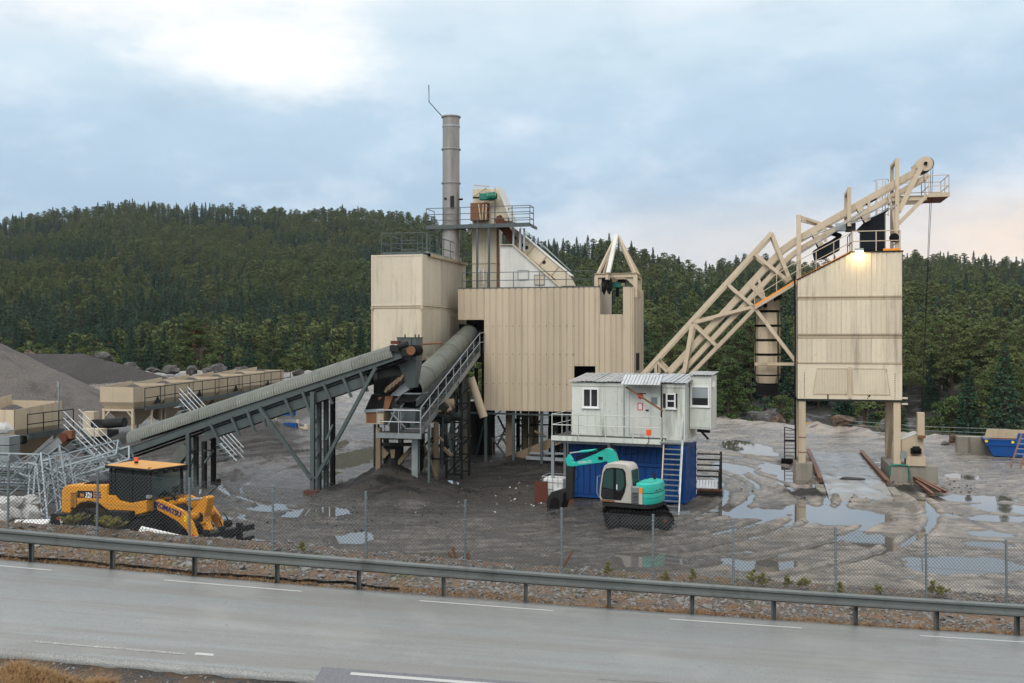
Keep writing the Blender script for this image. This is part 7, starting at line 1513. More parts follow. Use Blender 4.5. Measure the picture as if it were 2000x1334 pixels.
# ================================================================ boulders
for i, (px, py, Y, w_, h_, mt, lab) in enumerate((
    (58, 703, 113, 2.9, 1.5, 'rockbrown', 'reddish boulder at the left end of the gravel ridge'), (196, 705, 117, 2.6, 1.6, 'rock', 'tall pale layered boulder standing above the gravel ridge'), (255, 716, 118, 2.4, .9, 'rock', 'flat grey boulder right of the tall layered boulder'),
    (300, 721, 119, 1.7, .7, 'rock', 'small flat boulder at the foot of the ridge'), (333, 722, 119, 2.5, 1.1, 'rock', 'dark block-like boulder beside the small flat one'), (375, 723, 119, 1.9, 1.0, 'rock', 'whitish rounded boulder between two dark blocks'),
    (418, 727, 119, 2.9, 1.4, 'rock', 'large squared boulder with a pale right face'), (472, 724, 119, 2.1, 1.0, 'rock', 'grey squared boulder above the far bins'), (583, 727, 119, 1.6, .9, 'rock', 'small pale boulder above the long conveyor'),
    (1412, 818, 91, 1.3, .5, 'rock', 'small dark boulder right of the lookout booth'), (1440, 822, 90, 1.6, .7, 'rock', 'pale boulder next to the largest boulder'), (1496, 827, 88, 3.0, 1.75, 'rock', 'largest grey layered boulder left of the silo legs'), (1520, 824, 87, 1.2, 1.1, 'rockbrown', 'brown end block of the largest boulder'),
    (1588, 832, 85, 1.5, .7, 'rockbrown', 'brown slab boulder beside the hazard board'), (1645, 843, 80, 2.3, 1.05, 'rockbrown', 'long brown boulder under the silo'), (1678, 844, 80, 1.7, 1.15, 'rockbrown', 'rounded pale brown boulder under the silo'), (1728, 852, 77, .9, 1.2, 'rock', 'upright grey boulder behind the right silo leg'), (1864, 865, 71, 1.0, .8, 'rockbrown', 'grey and red boulder left of the concrete barrier'), (1845, 868, 70, .6, .35, 'rock', 'small stone beside the grey and red boulder'))):
    c = G(px, py, Y); b = rock_mb(200 + i, (1, .8, 1), 4, .5); z = Hs(c.x, Y)
    o = solo(b, 'boulder', M[mt], lab, 'boulder', (c.x, Y, max(z, c.z - .3) + h_ * .3), i * 1.3 % .7, 'boulders along the yard edge'); o.scale = (w_ * 1.0, w_ * .8, h_ * 1.1)
# ================================================================ right edge: barrier block, skip, ladder
c = GZ(1902, 886); b = MB(); b.box((-.98, 0, -.1), (.98, .9, 1.08)); solo(b, 'concrete_barrier', M['concrete'], 'long concrete barrier block standing left of the blue skip', 'concrete block', (c.x, c.y, Hs(c.x, c.y)), R(-16), None, .03)
c = GZ(1962, 893); sk = free('waste_skip', 'open blue waste skip with rust inside at the right edge of the yard', 'skip', (c.x, c.y, Hs(c.x, c.y)), R(-20))
def skp(x0, x1, y0, y1, z): return [Vector((x0, y0, z)), Vector((x1, y0, z)), Vector((x1, y1, z)), Vector((x0, y1, z))]
b = MB(); b.loft([skp(-.65, 2.2, 0, 1.6, .06), skp(-1.15, 2.7, -.1, 1.7, 1.08)], False, True, False); b.add(skp(-.65, 2.2, 0, 1.6, .06), [(0, 3, 2, 1)]); b.build('body', M['skipblue'], sk)
b = MB(); b.loft([skp(-.58, 2.1, .08, 1.52, .12), skp(-1.08, 2.62, -.02, 1.62, 1.075)], False, True, False); b.add(skp(-.58, 2.1, .08, 1.52, .12), [(0, 1, 2, 3)]); b.build('lining', M['rust'], sk)
b = MB(); b.poly([(-1.0, 1.6, 1.06), (2.6, 1.6, 1.06), (2.5, 1.6, 1.62), (-.85, 1.6, 1.62)], (0, .06, 0)); b.build('rear_board', M['beige'], sk); b = MB(); b.poly([(.55, -.12, .75), (2.7, -.12, .75), (2.7, -.12, 1.55), (.75, -.12, 1.55)], (0, .06, 0)); b.build('side_board', M['skipblue'], sk)
for p, q_ in (((-1.15, -.1, 1.1), (.6, -.1, 1.1)), ((-1.15, -.1, 1.1), (-1.15, 1.7, 1.1)), ((-1.1, -.1, .78), (2.5, -.08, .78))): b = MB(); b.bar(p, q_, .08, .08); b.build('rim', M['skipblue'], sk)
for p in ((-1.05, -.16, 1.0), (.45, -.16, .98)): b = MB(); b.tube(p, (p[0], p[1] + .05, p[2]), .09, 10); b.build('lifting_lug', M['brightyellow'], sk)
b = MB(); b.box((1.2, -.126, 1.15), (1.5, -.1205, 1.42)); b.build('label_plate', M['print'], sk)
c = GZ(1985, 913); la = free('wooden_ladder', 'old wooden ladder leaning beside the skip at the right edge', 'ladder', (c.x, c.y, Hs(c.x, c.y)), R(-30), rx=0)
for s_ in (0, .5): b = MB(); b.bar((s_ - .3, 0, 0), (s_ + .25, .8, 1.9), .06, .09); b.build('stile', M['plank'], la)
for k in range(6): f_ = .1 + k * .15; b = MB(); b.bar((-.3 + .55 * f_, .8 * f_, 1.9 * f_), (.2 + .55 * f_, .8 * f_, 1.9 * f_), .04); b.build('rung', M['galvlight'], la)
cw_ = free('cable_barrier', 'thin wires strung along the yard edge behind the winch', 'wire barrier', (29, 73, 0))
for z_ in (.75, 1.05): b = MB(); b.pipe([(-3, 4, z_ + .05), (1, 0, z_ - .04), (6, -3, z_ + .02)], .014, 5); b.build('wire', M['galv'], cw_)
# ================================================================ cold feed bins
def feed_bin(name, label, o, LN, wdt, ztop, lip, legs=True, group='cold feed bins', slope=.0):
    t = free(name, label, 'feed bin', o, -TH, group); zl_ = ztop - lip
    b = MB(); b.poly([(-wdt, 0, zl_), (0, 0, zl_), (0, 0, ztop), (-wdt, 0, ztop)], (0, .04, 0)); b.build('front_plate', M['beige'], t)
    b = MB(); b.poly([(0, 0, zl_), (0, LN - .04, zl_), (0, LN - .04, ztop + slope), (0, 0, ztop)], (-.04, 0, 0)); b.build('side_plate', M['beige'], t)
    b = MB(); b.poly([(-wdt, 0, zl_), (-wdt, LN - .04, zl_), (-wdt, LN - .04, ztop + slope + .3), (-wdt, 0, ztop)], (.04, 0, 0)); b.build('side_plate', M['beige'], t)
    b = MB(); b.poly([(-wdt, LN - .1, zl_), (0, LN - .1, zl_), (0, LN - .1, ztop + slope), (-wdt, LN - .1, ztop + slope)], (0, .04, 0)); b.build('back_plate', M['beige'], t)
    b = MB(); r0 = [Vector((-wdt, 0, zl_ - .002)), Vector((0, 0, zl_ - .002)), Vector((0, LN - .06, zl_ - .002)), Vector((-wdt, LN - .06, zl_ - .002))]
    r1 = [Vector((-wdt + .25, .3, zl_ - .5)), Vector((-.25, .3, zl_ - .5)), Vector((-.25, LN - .36, zl_ - .5)), Vector((-wdt + .25, LN - .36, zl_ - .5))]
    b.loft([r0, r1], False, True, False); b.build('lip_cone', M['beige'], t)
    r2 = [Vector((-wdt * .62, LN * .36, .75)), Vector((-wdt * .38, LN * .36, .75)), Vector((-wdt * .38, LN * .62, .75)), Vector((-wdt * .62, LN * .62, .75))]
    r1 = [v + Vector((0, 0, -.002)) for v in r1]; b = MB(); b.loft([r1, r2], False, True, False); b.build('hopper', M['beige'], t)
    b = MB(); b.bar((-wdt + .1, .2, zl_ - .6), (-.1, .2, zl_ - .6), .14, .16); b.build('cross_beam', M['hoist'], t)
    for x_ in (-wdt + .25, -.2):
        for y_ in (.2, LN - .3):
            b = MB(); b.bar((x_, y_, -.6), (x_, y_, zl_ - .5), .2, .2); b.build('leg', M['hoist'], t)
        s_ = 1 if x_ < -1 else -1; b = MB(); b.bar((x_, .2, zl_ - 1.2), (x_ + s_ * .5, .2, zl_ - .68), .1); b.build('knee_brace', M['hoist'], t)
    b = MB(); X, Y = np.meshgrid(np.linspace(-wdt + .06, -.06, 14), np.linspace(.06, LN - .12, 14)); Z = ztop - .15 - .45 * np.hypot(X + wdt / 2, Y - LN / 2) + .35 + .1 * fbm(X * 2, Y * 2, 2, 5)
    i = np.arange(196).reshape(14, 14); b.add(np.stack([X, Y, Z], -1).reshape(-1, 3).tolist(), [tuple(q) for q in np.stack([i[:-1, :-1], i[:-1, 1:], i[1:, 1:], i[1:, :-1]], -1).reshape(-1, 4).tolist()], True)
    b.build('aggregate', gpm, t, kind='stuff'); return t
BO = Vector((-28.5, 75, 0)); V2 = Vector((VX, VY, 0)); U2 = Vector((UX, UY, 0))
names = ['nearest cream feed bin of the long row, hopper cone in view', 'second cream feed bin of the long row behind the nearest', 'third cream feed bin of the long row', 'fourth cream feed bin of the long row', 'fifth cream feed bin of the long row', 'farthest cream feed bin of the long row behind the conveyor']
for k in range(6): feed_bin('feed_bin', names[k], BO + V2 * (4.07 * k) + Vector((0, 0, .11 * k)), 4.05, 2.95, 3.78, 1.15)
bw = free('bin_walkway', 'grey railed walkway along the long row of feed bins', 'walkway', BO, -TH)
for k in range(8):
    b = MB(); b.bar((.45, .1 + k * 3, 2.2 + k * .08), (.45, 3.09 + k * 3, 2.28 + k * .08), .8, .06); b.build('deck', M['deck'], bw)
    b = MB(); b.bar((.9, .1 + k * 3, 2.18 + k * .08), (.9, 3.09 + k * 3, 2.26 + k * .08), .06, .3); b.build('edge_channel', M['steel'], bw)
railing(bw, [(.88, .1, 2.25), (.88, 24, 2.9)], 1.45, 2.0, 'darksteel', (.5,), .035)
for k in range(4): b = MB(); b.bar((.85, 1 + k * 7, -.6), (.85, 1 + k * 7, 2.1 + k * .2), .12); b.build('post', M['hoist'], bw)
for k in range(4): b = MB(); b.poly([(.03, 2.6 + k * 6, 2.4 + k * .16), (.03, 3.4 + k * 6, 2.4 + k * .16), (.03, 3.0 + k * 6, 3.0 + k * .16)], (.03, 0, 0)); b.build('gusset', M['darksteel'], bw)
fb = feed_bin('feed_bin', 'single cream feed bin at the left edge, nearest to the road', Vector((-26.2, 52.4, 0)), 3.75, 3.4, 3.7, 1.05, slope=.25)
nw = free('feed_bin_walkway', 'short grey railed walkway beside the single left feed bin', 'walkway', (-26.2, 52.4, 0), -TH)
b = MB(); b.bar((.35, .1, 2.38), (.35, 3.7, 2.42), .7, .06); b.build('deck', M['deck'], nw); b = MB(); b.bar((.75, .1, 2.32), (.75, 3.7, 2.36), .07, .3); b.build('edge_channel', M['steel'], nw)
railing(nw, [(.73, .1, 2.42), (.73, 3.7, 2.46)], 1.05, 1.2, 'darksteel', (.5,), .03)
b = MB(); b.tube((.3, -.05, 2.1), (.3, .35, 2.1), .22, 14); b.build('vibrator_motor', M['darksteel'], nw)
b = MB(); b.tube((.65, 2.6, 2.3), (.65, 2.6, 4.9), .05, 6); b.cbox((.65, 2.6, 4.95), (.14, .1, .3)); b.pipe([(.65, 2.6, 4.8), (.4, 2.5, 4.2), (.5, 2.6, 3.9)], .02, 5); b.build('mast', M['galv'], nw)
fc = free('feeder_conveyor', 'low grey inclined feeder belt in front of the single left feed bin', 'conveyor', G(42, 920, 50.5), R(-4))
e = G(122, 858, 50.5) - G(42, 920, 50.5); e = Vector((e.x, -.1, e.z))
for y_ in (0, .9): b = MB(); b.ibeam((0, y_, 0), e + Vector((0, y_, 0)), .08, .42, .02); b.build('side_beam', M['galv' if y_ == 0 else 'beige'], fc)
b = MB(); b.bar(Vector((0, .45, .12)), e + Vector((0, .45, .12)), .75, .05); b.build('belt', M['black'], fc)
b = MB(); b.tube(e + Vector((.1, 0, .1)), e + Vector((.1, .9, .1)), .25, 14); b.build('pulley', M['rustred'], fc); b = MB(); b.cbox(e + Vector((.35, .3, .25)), (.4, .4, .4)); b.build('drive', M['rust'], fc)
for px, y0, Y in ((108, 850, 51), (104, 905, 50)): pass
mc = free('cross_conveyor', 'dark belt conveyor and drive under the long row of feed bins', 'conveyor', G(232, 835, 72), -TH)
b = MB(); b.bar((-.5, 0, -.3), (2.2, -14, -1.8), .9, .35); b.build('frame', M['darksteel'], mc); b = MB(); b.cbox((-.9, -.6, .3), (1.4, .8, .6)); b.tube((-.4, -1, .35), (1.2, -1, .5), .35, 14); b.build('drive', M['darksteel'], mc); b = MB(); b.cbox((-2.1, -.3, .5), (.9, .6, 1.3)); b.build('control_box', M['beige'], mc)
b = MB(); b.cbox((-.2, -2.6, -.1), (1.6, .9, .5)); b.build('feed_shoe', M['beige'], mc)
# ================================================================ stairs at the bins
def stair(label, top, bot, wdt, nst, name='stair_flight', rails=(.5, 1.0), yaw=0):
    t = free(name, label, 'stair', bot, yaw); d = top - bot
    for y_ in (0, wdt): b = MB(); b.bar((0, y_, 0), d + Vector((0, y_, 0)), .05, .22); b.build('stringer', M['steel'], t)
    for k in range(nst): p = d * ((k + .5) / nst); b = MB(); b.box((p.x - .12, .03, p.z - .015), (p.x + .12, wdt - .03, p.z + .015)); b.build('tread', M['galv'], t)
    for y_ in (.02, wdt - .02):
        for h_ in rails: b = MB(); b.tube(Vector((0, y_, h_)), d + Vector((0, y_, h_)), .028, 6); b.build('hand_rail', M['galvlight'], t)
        for f_ in (.05, .35, .65, .95): b = MB(); b.tube(d * f_ + Vector((0, y_, 0)), d * f_ + Vector((0, y_, rails[-1])), .024, 6); b.build('baluster', M['galv'], t)
    return t
stair('galvanised stair flight with double handrails beside the single left feed bin', G(124, 842, 53.5), G(214, 930, 53.0), 1.9, 12, rails=(.35, .7, 1.05))
stair('galvanised stair flight half hidden behind the long conveyor', G(350, 790, 61), G(462, 912, 60), 1.6, 16, rails=(.35, .7, 1.0))
# blue walls and props beyond the conveyor
bp = free('blue_skip_frame', 'blue corrugated tank panels on posts behind the long conveyor', 'tank', G(545, 850, 80), -TH)
for x_, z_, w_, h_ in ((-1.0, 1.6, 2.4, 1.2), (.4, -.6, 1.2, 1.6), (-1.6, -.8, .8, 1.2)): b = MB(); b.corr((x_, 0, z_), (w_, 0, 0), (0, 0, h_), (0, -1, 0), .25, .05); b.corr((x_, .06, z_), (w_, 0, 0), (0, 0, h_), (0, 1, 0), .25, .05); b.build('panel', M['skipblue'], bp)
for x_ in (-2.6, -1.9, -.4, 1.5, 2.2): b = MB(); b.bar((x_, .3, -1.8), (x_, .3, 2.0 - abs(x_) * .5), .18); b.build('post', M['hoist'], bp)
b = MB(); b.bar((-2.8, .3, .5), (2.4, .3, .6), .2); b.build('beam', M['hoist'], bp)
# ================================================================ scrap lattice mast sections
def mast(label, c, rz, ry, rx=0, L_=4.2, w_=.75):
    t = free('lattice_mast', label, 'mast section', c, rz, 'galvanised lattice mast sections in a scrap pile', rx, ry)
    cs = [(0, -w_ / 2, -w_ * .29), (0, w_ / 2, -w_ * .29), (0, 0, w_ * .58)]
    for p in cs: b = MB(); b.bar((-L_ / 2, p[1], p[2]), (L_ / 2, p[1], p[2]), .065); b.build('chord', M['scrap'], t)
    n = 5
    for i in range(3):
        p, q_ = cs[i], cs[(i + 1) % 3]
        for k in range(n):
            x0_, x1_ = -L_ / 2 + L_ * k / n + .03, -L_ / 2 + L_ * (k + 1) / n - .03
            if k % 2: p, q_ = q_, p
            b = MB(); b.bar((x0_, p[1], p[2]), (x1_, q_[1], q_[2]), .042); b.build('lacing', M['scrap'], t)
    for x_ in (-L_ / 2, L_ / 2):
        b = MB()
        for i in range(3): b.bar((x_, cs[i][1], cs[i][2]), (x_, cs[(i + 1) % 3][1], cs[(i + 1) % 3][2]), .07)
        b.build('end_frame', M['scrap'], t)
rm_ = random.Random(3)
ms = [((40, 905, 45), .15, .05, 'topmost galvanised mast section lying level at the back of the scrap pile'), ((150, 900, 44), -.1, -.25, 'mast section rising to the right towards the stair flight'), ((60, 935, 43), .3, .1, 'mast section lying under the topmost one'), ((120, 945, 42.5), -.35, .2, 'mast section slanting down to the right in the middle of the pile'),
      ((175, 915, 43.5), .1, -.3, 'mast section right behind the loader hood'), ((20, 960, 42), .9, .15, 'mast section at the left border of the pile'), ((95, 975, 40.5), -1.0, .9, 'steep mast section standing on end at the front of the pile'), ((70, 985, 40.8), -1.2, .8, 'second steep mast section beside the white sacks'), ((130, 975, 40.5), -.9, 1.0, 'upright mast section just left of the loader tail'),
      ((10, 925, 44), -.2, -.05, 'mast section cut by the left picture edge'), ((115, 920, 45), .6, -.12, 'mast section buried at the back of the pile')]
for (px, py, Y), rz_, ry_, lab in ms: mast(lab, G(px, py, Y), rz_, ry_, rm_.uniform(-.6, .6), rm_.uniform(3.4, 4.6))
c = G(8, 893, 48); bs_ = free('block_stack', 'stack of grey blocks with a white cover at the left edge', 'block stack', c, R(-10))
for k in range(3): b = MB(); b.box((-.9, 0, -.35 + k * .46), (.28, .8, .08 + k * .46)); b.build('block', M['galv'], bs_, .02)
b = rock_mb(9, (1.2, .9, .7), 2, .3); b.v = [(v[0] - .4, v[1] + .4, v[2] + 1.3) for v in b.v]; b.build('cover', M['bag'], bs_)
c = G(10, 925, 46); cs_ = free('gate_stack', 'stack of galvanised fence gates lying on the scrap at the left edge', 'gate stack', c, R(-6))
for k in range(7): b = MB(); b.bar((-1.0, 0, k * .10 - .2), (.62, .1, k * .10 - .2), .9, .05); b.build('gate', M['galv'], cs_)
for i, (px, py, Y, s_, lab) in enumerate(((14, 985, 37.2, 1.0, 'uppermost white sack at the left edge'), (50, 985, 37.4, .85, 'white sack leaning on the uppermost one'), (22, 1012, 36.6, 1.25, 'largest white sack at the bottom of the heap'), (62, 1003, 36.8, .9, 'grey white sack beside the largest one'), (-14, 1010, 36.8, 1.1, 'white sack cut by the picture edge'))):
    c = G(px, py, Y); b = rock_mb(60 + i, (1.2 * s_, .8 * s_, .7 * s_), 4, .55); b.sm = [True] * len(b.f); solo(b, 'sack', M['bag'], lab, 'sack', c, i * .8, 'white sacks by the scrap pile', rx=.2 * (i % 3 - 1))
c = G(58, 1024, 32.5); b = MB(); b.box((-.55, -.3, -.02), (.55, .3, .02)); solo(b, 'white_board', M['plastic'], 'white board lying flat behind the left end of the rail', 'board', c, R(5), None, rx=R(18))
c = G(314, 1044, 30.6); b = MB(); b.box((-.68, -.14, -.02), (.68, .14, .02))
pk_ = free('perforated_plank', 'white perforated metal plank leaning on the bank before the loader wheel', 'plank', c, R(-3), rx=R(35), ry=R(12)); b.build('plate', M['plastic'], pk_)
for k in range(12):
    b = MB(); b.cbox((-.6 + k * .109, .0, .021), (.05, .14, .004)); b.build('slot', M['galv'], pk_)
for px, py, a, l_, lab in ((889, 1086, .35, .55, 'longer rusty angle iron sticking up by the fence post'), (915, 1092, .25, .38, 'shorter rusty angle iron right of the fence post'), (1109, 1092, -.6, .5, 'rusty bar leaning right behind the rail'), (881, 1090, .5, .4, 'thin rusty bar crossing the longer angle iron')):
    c = G(px, py, 28.4); b = MB(); b.bar((0, 0, -l_ * .7), (0, 0, l_ * .5), .07, .03); b.bar((.03, .04, -l_ * .7), (.03, .04, l_ * .5), .03, .08); solo(b, 'angle_iron', M['rust'], lab, 'steel bar', c, .3, 'rusty bars by the fence', ry=-a)
c = G(862, 1098, 28.3)
for i, (px, py, s_, lab) in enumerate(((856, 1096, .34, 'black stone left of the rusty angle irons'), (889, 1098, .3, 'black stone under the rusty angle irons'))): c = G(px, py, 28.3); o = solo(rock_mb(90 + i, (1, .7, .5), 2), 'dark_stone', blkm, lab, 'stone', c, i); o.scale = (s_, s_, s_)
# ================================================================ forest
def needlemat(name, a, b_, c_):
    t = NT(name); oi = t.n('ShaderNodeObjectInfo').outputs['Random']; n = t.noise(.55, 4, .6)
    c = t.mix(oi, a, b_); c = t.mix(t.ramp(n, .35, .7), c, c_); c = t.mix(t.math('MULTIPLY', t.ramp(t.noise(.022, 3), .42, .62), .5), c, b_)
    return t.fin(c, .9, 0, .06)
NM = {'pine': needlemat('pine_needles', (.038, .066, .027), (.122, .142, .054), (.072, .104, .042)), 'spruce': needlemat('spruce_needles', (.019, .047, .031), (.060, .100, .064), (.034, .070, .045)),
      'bare': needlemat('bare_twigs', (.05, .04, .038), (.085, .062, .06), (.07, .052, .05))}
bt = NT('tree_bark'); barkm = bt.fin(bt.mix(bt.noise(3, 4), (.045, .035, .028), (.11, .075, .055)), .9, 0, .1)
bo_ = NT('orange_pine_bark'); orbark = bo_.fin(bo_.mix(bo_.noise(2, 4), (.14, .07, .04), (.30, .15, .085)), .9, 0, .1)
def leafquad(V, Fc, p, s, r, flat=0.0, asp=.6):
    n = Vector((r.gauss(0, 1), r.gauss(0, 1), r.gauss(0, 1) + flat)).normalized(); a = n.cross(Vector((r.gauss(0, 1), r.gauss(0, 1), r.gauss(0, 1)))).normalized() * s; b = n.cross(a).normalized() * s * asp; i = len(V)
    V += [p - a - b * .4, p + a * .2 - b, p + a, p - a * .1 + b]; Fc.append((i, i + 1, i + 2, i + 3))
def make_tree(kind, seed, nq, qs):
    r = random.Random(seed); V, Fc = [], []; h = 12.0; tb = MB(); tr = MB()
    lean = Vector((r.gauss(0, .25), r.gauss(0, .25), 0))
    tb.pipe([Vector((0, 0, -1)), lean * .3 + Vector((0, 0, h * .35)), lean * .8 + Vector((0, 0, h * .7)), lean + Vector((0, 0, h * .96))], .17, 5)
    if kind == 'spruce':
        wd_ = r.uniform(1.7, 2.5); per = max(1, nq // 46)
        for k in range(46):
            t = (k + r.random()) / 46; z = h * (.06 + .95 * t); Rr = wd_ * (1 - t) ** .85 + .12
            for q in range(per):
                a = r.uniform(0, 6.283); u = math.sqrt(r.uniform(.12, 1)); rr = Rr * u * r.uniform(.75, 1.12)
                leafquad(V, Fc, Vector((math.cos(a) * rr, math.sin(a) * rr, z - rr * .38 + .1)) + lean * t, qs * r.uniform(.6, 1.15) * (.55 + .6 * (1 - t)), r, 1.0, .42)
    elif kind == 'pine':
        cl = []; nb = r.randint(20, 28); W_ = r.uniform(2.9, 4.1); lo = r.uniform(.36, .55)
        for k in range(nb):
            t = lo + (1 - lo) * (k + r.random()) / nb; f = (t - lo) / (1 - lo); Rr = W_ * math.sqrt(max(.03, 1 - .93 * f ** 2.2)) * r.uniform(.3, 1.0); a = k * 2.4 + r.gauss(0, .4)
            c = Vector((math.cos(a) * Rr, math.sin(a) * Rr, h * t - .15 * Rr)) + lean * t; cl.append((c, r.uniform(.75, 1.35) * (1.15 - .4 * f)))
            if nq > 700: tb.pipe([lean * t + Vector((0, 0, h * t - .5)), c - Vector((0, 0, .15))], .045, 3)
        cl.append((lean + Vector((0, 0, h * .985)), 1.0)); tot = sum(s ** 2 for _, s in cl)
        for c, s in cl:
            for q in range(max(3, int(nq * s * s / tot))):
                d = Vector((r.gauss(0, 1), r.gauss(0, 1), r.gauss(0, 1))).normalized() * r.uniform(.45, 1.0) ** .6
                leafquad(V, Fc, c + Vector((d.x * s * 1.1, d.y * s * 1.1, abs(d.z) * s * .62 - .12 * s)), qs * r.uniform(.55, 1.1), r, .8, .6)
    else:
        for k in range(nq // 2):
            t = r.uniform(.3, 1); a = r.uniform(0, 6.28); p = Vector((0, 0, h * t * .9)); e = p + Vector((math.cos(a) * 2.4 * (1.15 - t), math.sin(a) * 2.4 * (1.15 - t), r.uniform(.4, 1.8))); w = Vector((-math.sin(a), math.cos(a), 0)) * .05; q_ = lerp(p, e, r.uniform(.2, .6)); i = len(V)
            V += [q_ - w, q_ + w, e + Vector((r.gauss(0, .3), r.gauss(0, .3), 0)), e]; Fc.append((i, i + 1, i + 2, i + 3))
    cb_ = MB(); cb_.add(V, Fc); return cb_, tb
PROTO = bpy.data.collections.new('forest_tree_kinds')               # holds the kinds the far wood is made of; not linked to the scene
kinds_far = [('spruce', 500, .60)] * 4 + [('pine', 800, .40)] * 6 + [('bare', 120, .5)]
for i, (k, nq, qs) in enumerate(kinds_far):
    cb_, tb = make_tree(k, 300 + i, nq, qs); n0 = len(cb_.f); cb_.add(tb.v, tb.f, m=1)
    me = cb_.mesh('%02d_tree' % i, [NM[k], barkm]); o = bpy.data.objects.new('%02d_tree' % i, me); PROTO.objects.link(o)
NEAR = []
for i, (k, nq, qs) in enumerate([('spruce', 4600, .25)] * 4 + [('pine', 5600, .165)] * 6 + [('bare', 260, .5)]):
    cb_, tb = make_tree(k, 500 + i, nq, qs); NEAR.append((k, cb_.mesh('crown', NM[k]), tb.mesh('trunk', barkm)))
r = np.random.default_rng(17)
pts = []
Yc = 130.0
while Yc < 1350:                                                    # rows of jittered points, a little sparser far away
    sp = 4.9 + Yc * .0020; n = int(1.72 * Yc / sp); a = (np.arange(n) + r.uniform(-.48, .48, n)) / n * 1.72 - .86; y = Yc + r.uniform(-.5, .5, n) * sp; pts.append(np.stack([a * y, y], -1)); Yc += sp * .95
pts = np.concatenate(pts); X, Y = pts[:, 0], pts[:, 1]
px = X / Y * F + 1000; rf = np.interp(px, RFX, RFY); rr = np.interp(px, RRX, RRY)
hz, tt_, right = hill(X, Y); keep = (tt_ > .0) & (tt_ < 1.02)
keep &= ~((right > .5) & (Y - rf < 14) & (fbm(X * .06, Y * .06, 3, 151) > .0))
gap = fbm(X * .02, Y * .02, 3, 153); keep &= r.random(len(X)) < np.where(gap > .16, .6, .97)
X, Y, px, tt_ = X[keep], Y[keep], px[keep], tt_[keep]
# some growth in the dip just beyond the yard edge
ex_a = r.uniform(-.6, .62, 420); ex_y = np.interp(ex_a * 110, EDX, EDY) + r.uniform(9, 60, 420); ex_x = ex_a * ex_y
ok = ex_y < np.interp(ex_x / ex_y * F + 1000, RFX, RFY) + 8; ok &= (ex_a < -.08) | (r.random(420) < .5); X = np.concatenate([X, ex_x[ok]]); Y = np.concatenate([Y, ex_y[ok]]); px = X / Y * F + 1000
Zt = H(X, Y)[0]
mixn = fbm(X * .012, Y * .012, 3, 157) + .5; low = np.clip((1 - (Y - 150) / 500), 0, 1)
u = r.random(len(X)); psp = np.clip(.08 + .95 * sst(mixn, .48, .64) * np.where(px < 1250, 1, .6) + .4 * ((px < 760) & (Y < 400)), 0, .92)
kd = np.where(u < psp, r.integers(0, 4, len(X)), r.integers(4, 10, len(X))); kd = np.where(r.random(len(X)) < .004, 10, kd)
sc_ = np.where(kd < 4, r.uniform(.7, 1.35, len(X)), r.uniform(.62, 1.2, len(X))); sc_ *= np.where(Y < rf.min(), .8, 1)
sc_ = np.where(Zt < -12, sc_ * .75, sc_)
rot = r.uniform(0, 6.28, len(X))
vis = sc_ / Y; order = np.argsort(-vis); onscreen = np.abs(X / Y) < .53
near_i = [i for i in order if onscreen[i] and not 735 < px[i] < 1262][:292]
kname = {'spruce': ('spruce_tree', 'dark pointed spruce', 'spruces'), 'pine': ('pine_tree', 'bushy green pine', 'pines'), 'bare': ('bare_tree', 'leafless grey tree', 'leafless trees')}
zones = [(150, 'behind the tall gravel cone'), (300, 'behind the gravel ridge'), (440, 'behind the row of boulders'), (600, 'beyond the far feed bins'), (740, 'above the head of the long conveyor'), (1400, 'between the tan building and the skip hoist'), (1480, 'right of the white lookout booth'), (1560, 'behind the round banded chute'), (1765, 'under the silo between its legs'), (1880, 'right of the silo tower'), (3000, 'behind the blue skip')]
def tree_words(kind, p): nm, lab, grp = kname[kind]; w = next(w for e, w in zones if p < e); return nm, lab + ' ' + w, grp + ' ' + w
def tree(nm, lab, grp, k, x, y, z, s, ro, sz=None, cm=None):
    e = bpy.data.objects.new(nm, None); COL.objects.link(e); e.location = (x, y, z); e.rotation_euler = (0, 0, ro); e.scale = sz or (s * r.uniform(.9, 1.15), s * r.uniform(.9, 1.15), s); tag(e, lab, 'tree', grp)
    for n_, me in (('crown', NEAR[k][1]), ('trunk', cm or NEAR[k][2])): o = bpy.data.objects.new(n_, me); COL.objects.link(o); o.parent = e
for i in near_i:
    k = int(kd[i]); nm, lab, grp = tree_words(NEAR[k][0], px[i]); tree(nm, lab, grp, k, X[i], Y[i], Zt[i] - .3, float(sc_[i]), float(rot[i]))
orm = NEAR[5][2].copy(); orm.materials[0] = orbark
for px_, py_, Y_, s_, k, lab in ((373, 722, 190, 1.05, 5, 'tall pine with a bare orange trunk above the boulders'), (386, 722, 191, 1.0, 7, 'second orange-trunked pine touching the tall one'), (395, 724, 196, .9, 8, 'slimmer orange-trunked pine right of the pair'), (1962, 862, 96, .62, 6, 'broad light green pine behind the blue skip'), (1995, 858, 99, .7, 9, 'light green pine cut by the right picture edge'), (1905, 872, 108, .6, 4, 'green pine leaning over the concrete barrier'), (575, 725, 180, .62, 9, 'roundish olive pine above the long conveyor')):
    c = G(px_, py_, Y_); z = min(c.z, 2.0) if Y_ < 150 else c.z - 3; tree('pine_tree', lab, None, k, c.x, Y_, z, s_, px_ * .1, (s_ * 1.25, s_ * 1.25, s_), orm if 'orange' in lab else None)
    if True: bpy.context.scene.objects
for o in [o for o in bpy.data.objects if o.get('group') is None and 'group' in o.keys()]: del o['group']
far = np.ones(len(X), bool); far[near_i] = False
me = bpy.data.meshes.new('forest'); co = np.stack([X, Y, Zt - .3], -1)[far].astype(np.float32); me.vertices.add(len(co)); me.vertices.foreach_set('co', co.ravel())
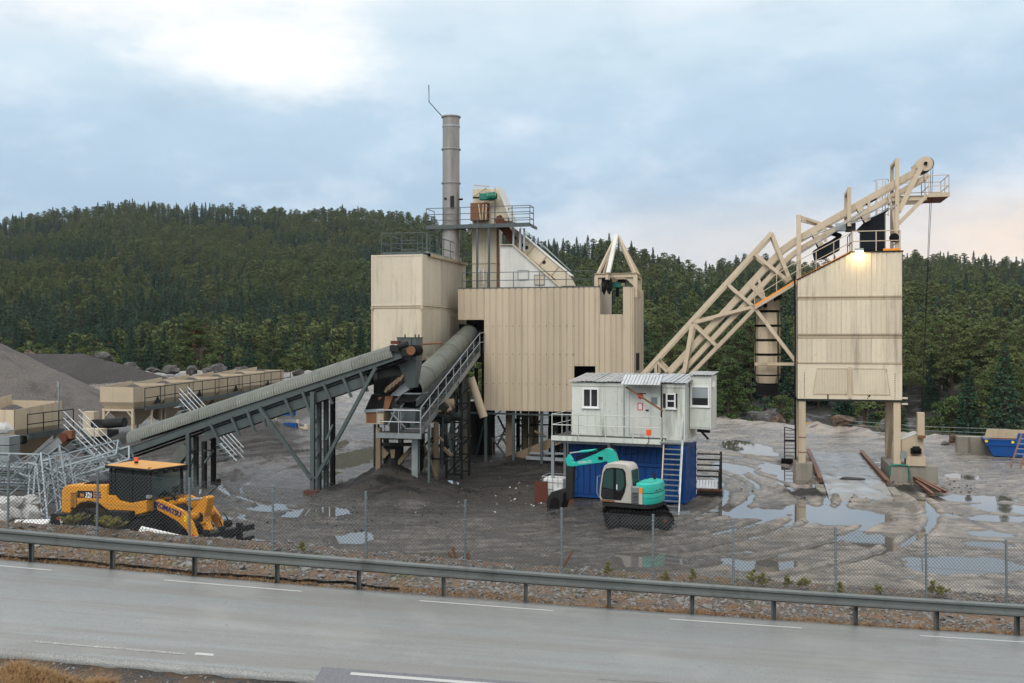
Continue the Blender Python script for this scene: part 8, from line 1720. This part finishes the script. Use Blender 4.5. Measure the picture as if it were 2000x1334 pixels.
for nme, val, tp in (('kind_index', kd[far].astype(np.int32), 'INT'), ('size', sc_[far].astype(np.float32), 'FLOAT'), ('turn', rot[far].astype(np.float32), 'FLOAT')): a = me.attributes.new(nme, tp, 'POINT'); a.data.foreach_set('value', val)
fo = bpy.data.objects.new('forest', me); COL.objects.link(fo); fo['kind'] = 'stuff'; fo['label'] = 'dense dark green conifer wood covering the hills'
ng = bpy.data.node_groups.new('forest_scatter', 'GeometryNodeTree'); ng.interface.new_socket('Geometry', in_out='INPUT', socket_type='NodeSocketGeometry'); ng.interface.new_socket('Geometry', in_out='OUTPUT', socket_type='NodeSocketGeometry')
gi, go = ng.nodes.new('NodeGroupInput'), ng.nodes.new('NodeGroupOutput'); ip = ng.nodes.new('GeometryNodeInstanceOnPoints'); ci = ng.nodes.new('GeometryNodeCollectionInfo')
ci.inputs[0].default_value = PROTO; ci.inputs['Separate Children'].default_value = True; ci.inputs['Reset Children'].default_value = True
def na(nm, tp): n = ng.nodes.new('GeometryNodeInputNamedAttribute'); n.data_type = tp; n.inputs[0].default_value = nm; return n.outputs[0]
cx = ng.nodes.new('ShaderNodeCombineXYZ'); lk = ng.links.new
mtp = ng.nodes.new('GeometryNodeMeshToPoints'); lk(gi.outputs[0], mtp.inputs[0]); lk(mtp.outputs[0], ip.inputs['Points']); lk(ci.outputs[0], ip.inputs['Instance']); ip.inputs['Pick Instance'].default_value = True
lk(na('kind_index', 'INT'), ip.inputs['Instance Index']); lk(na('turn', 'FLOAT'), cx.inputs[2]); lk(cx.outputs[0], ip.inputs['Rotation']); lk(na('size', 'FLOAT'), ip.inputs['Scale']); lk(ip.outputs[0], go.inputs[0])
md = fo.modifiers.new('scatter', 'NODES'); md.node_group = ng
print('TREES', len(X))

# ================================================================ air
hb_ = MB(); hb_.box((-1150, -12, -60), (1150, 1500, 158)); 
tz = bpy.data.materials.new('haze'); tz.use_nodes = True; tz.node_tree.nodes.clear()
pv = tz.node_tree.nodes.new('ShaderNodeVolumePrincipled'); pv.inputs['Color'].default_value = (.80, .88, .96, 1); pv.inputs['Density'].default_value = .00006; pv.inputs['Anisotropy'].default_value = .2
mo = tz.node_tree.nodes.new('ShaderNodeOutputMaterial'); tz.node_tree.links.new(pv.outputs[0], mo.inputs['Volume'])
hz_o = hb_.build('haze', tz, None, kind='stuff')
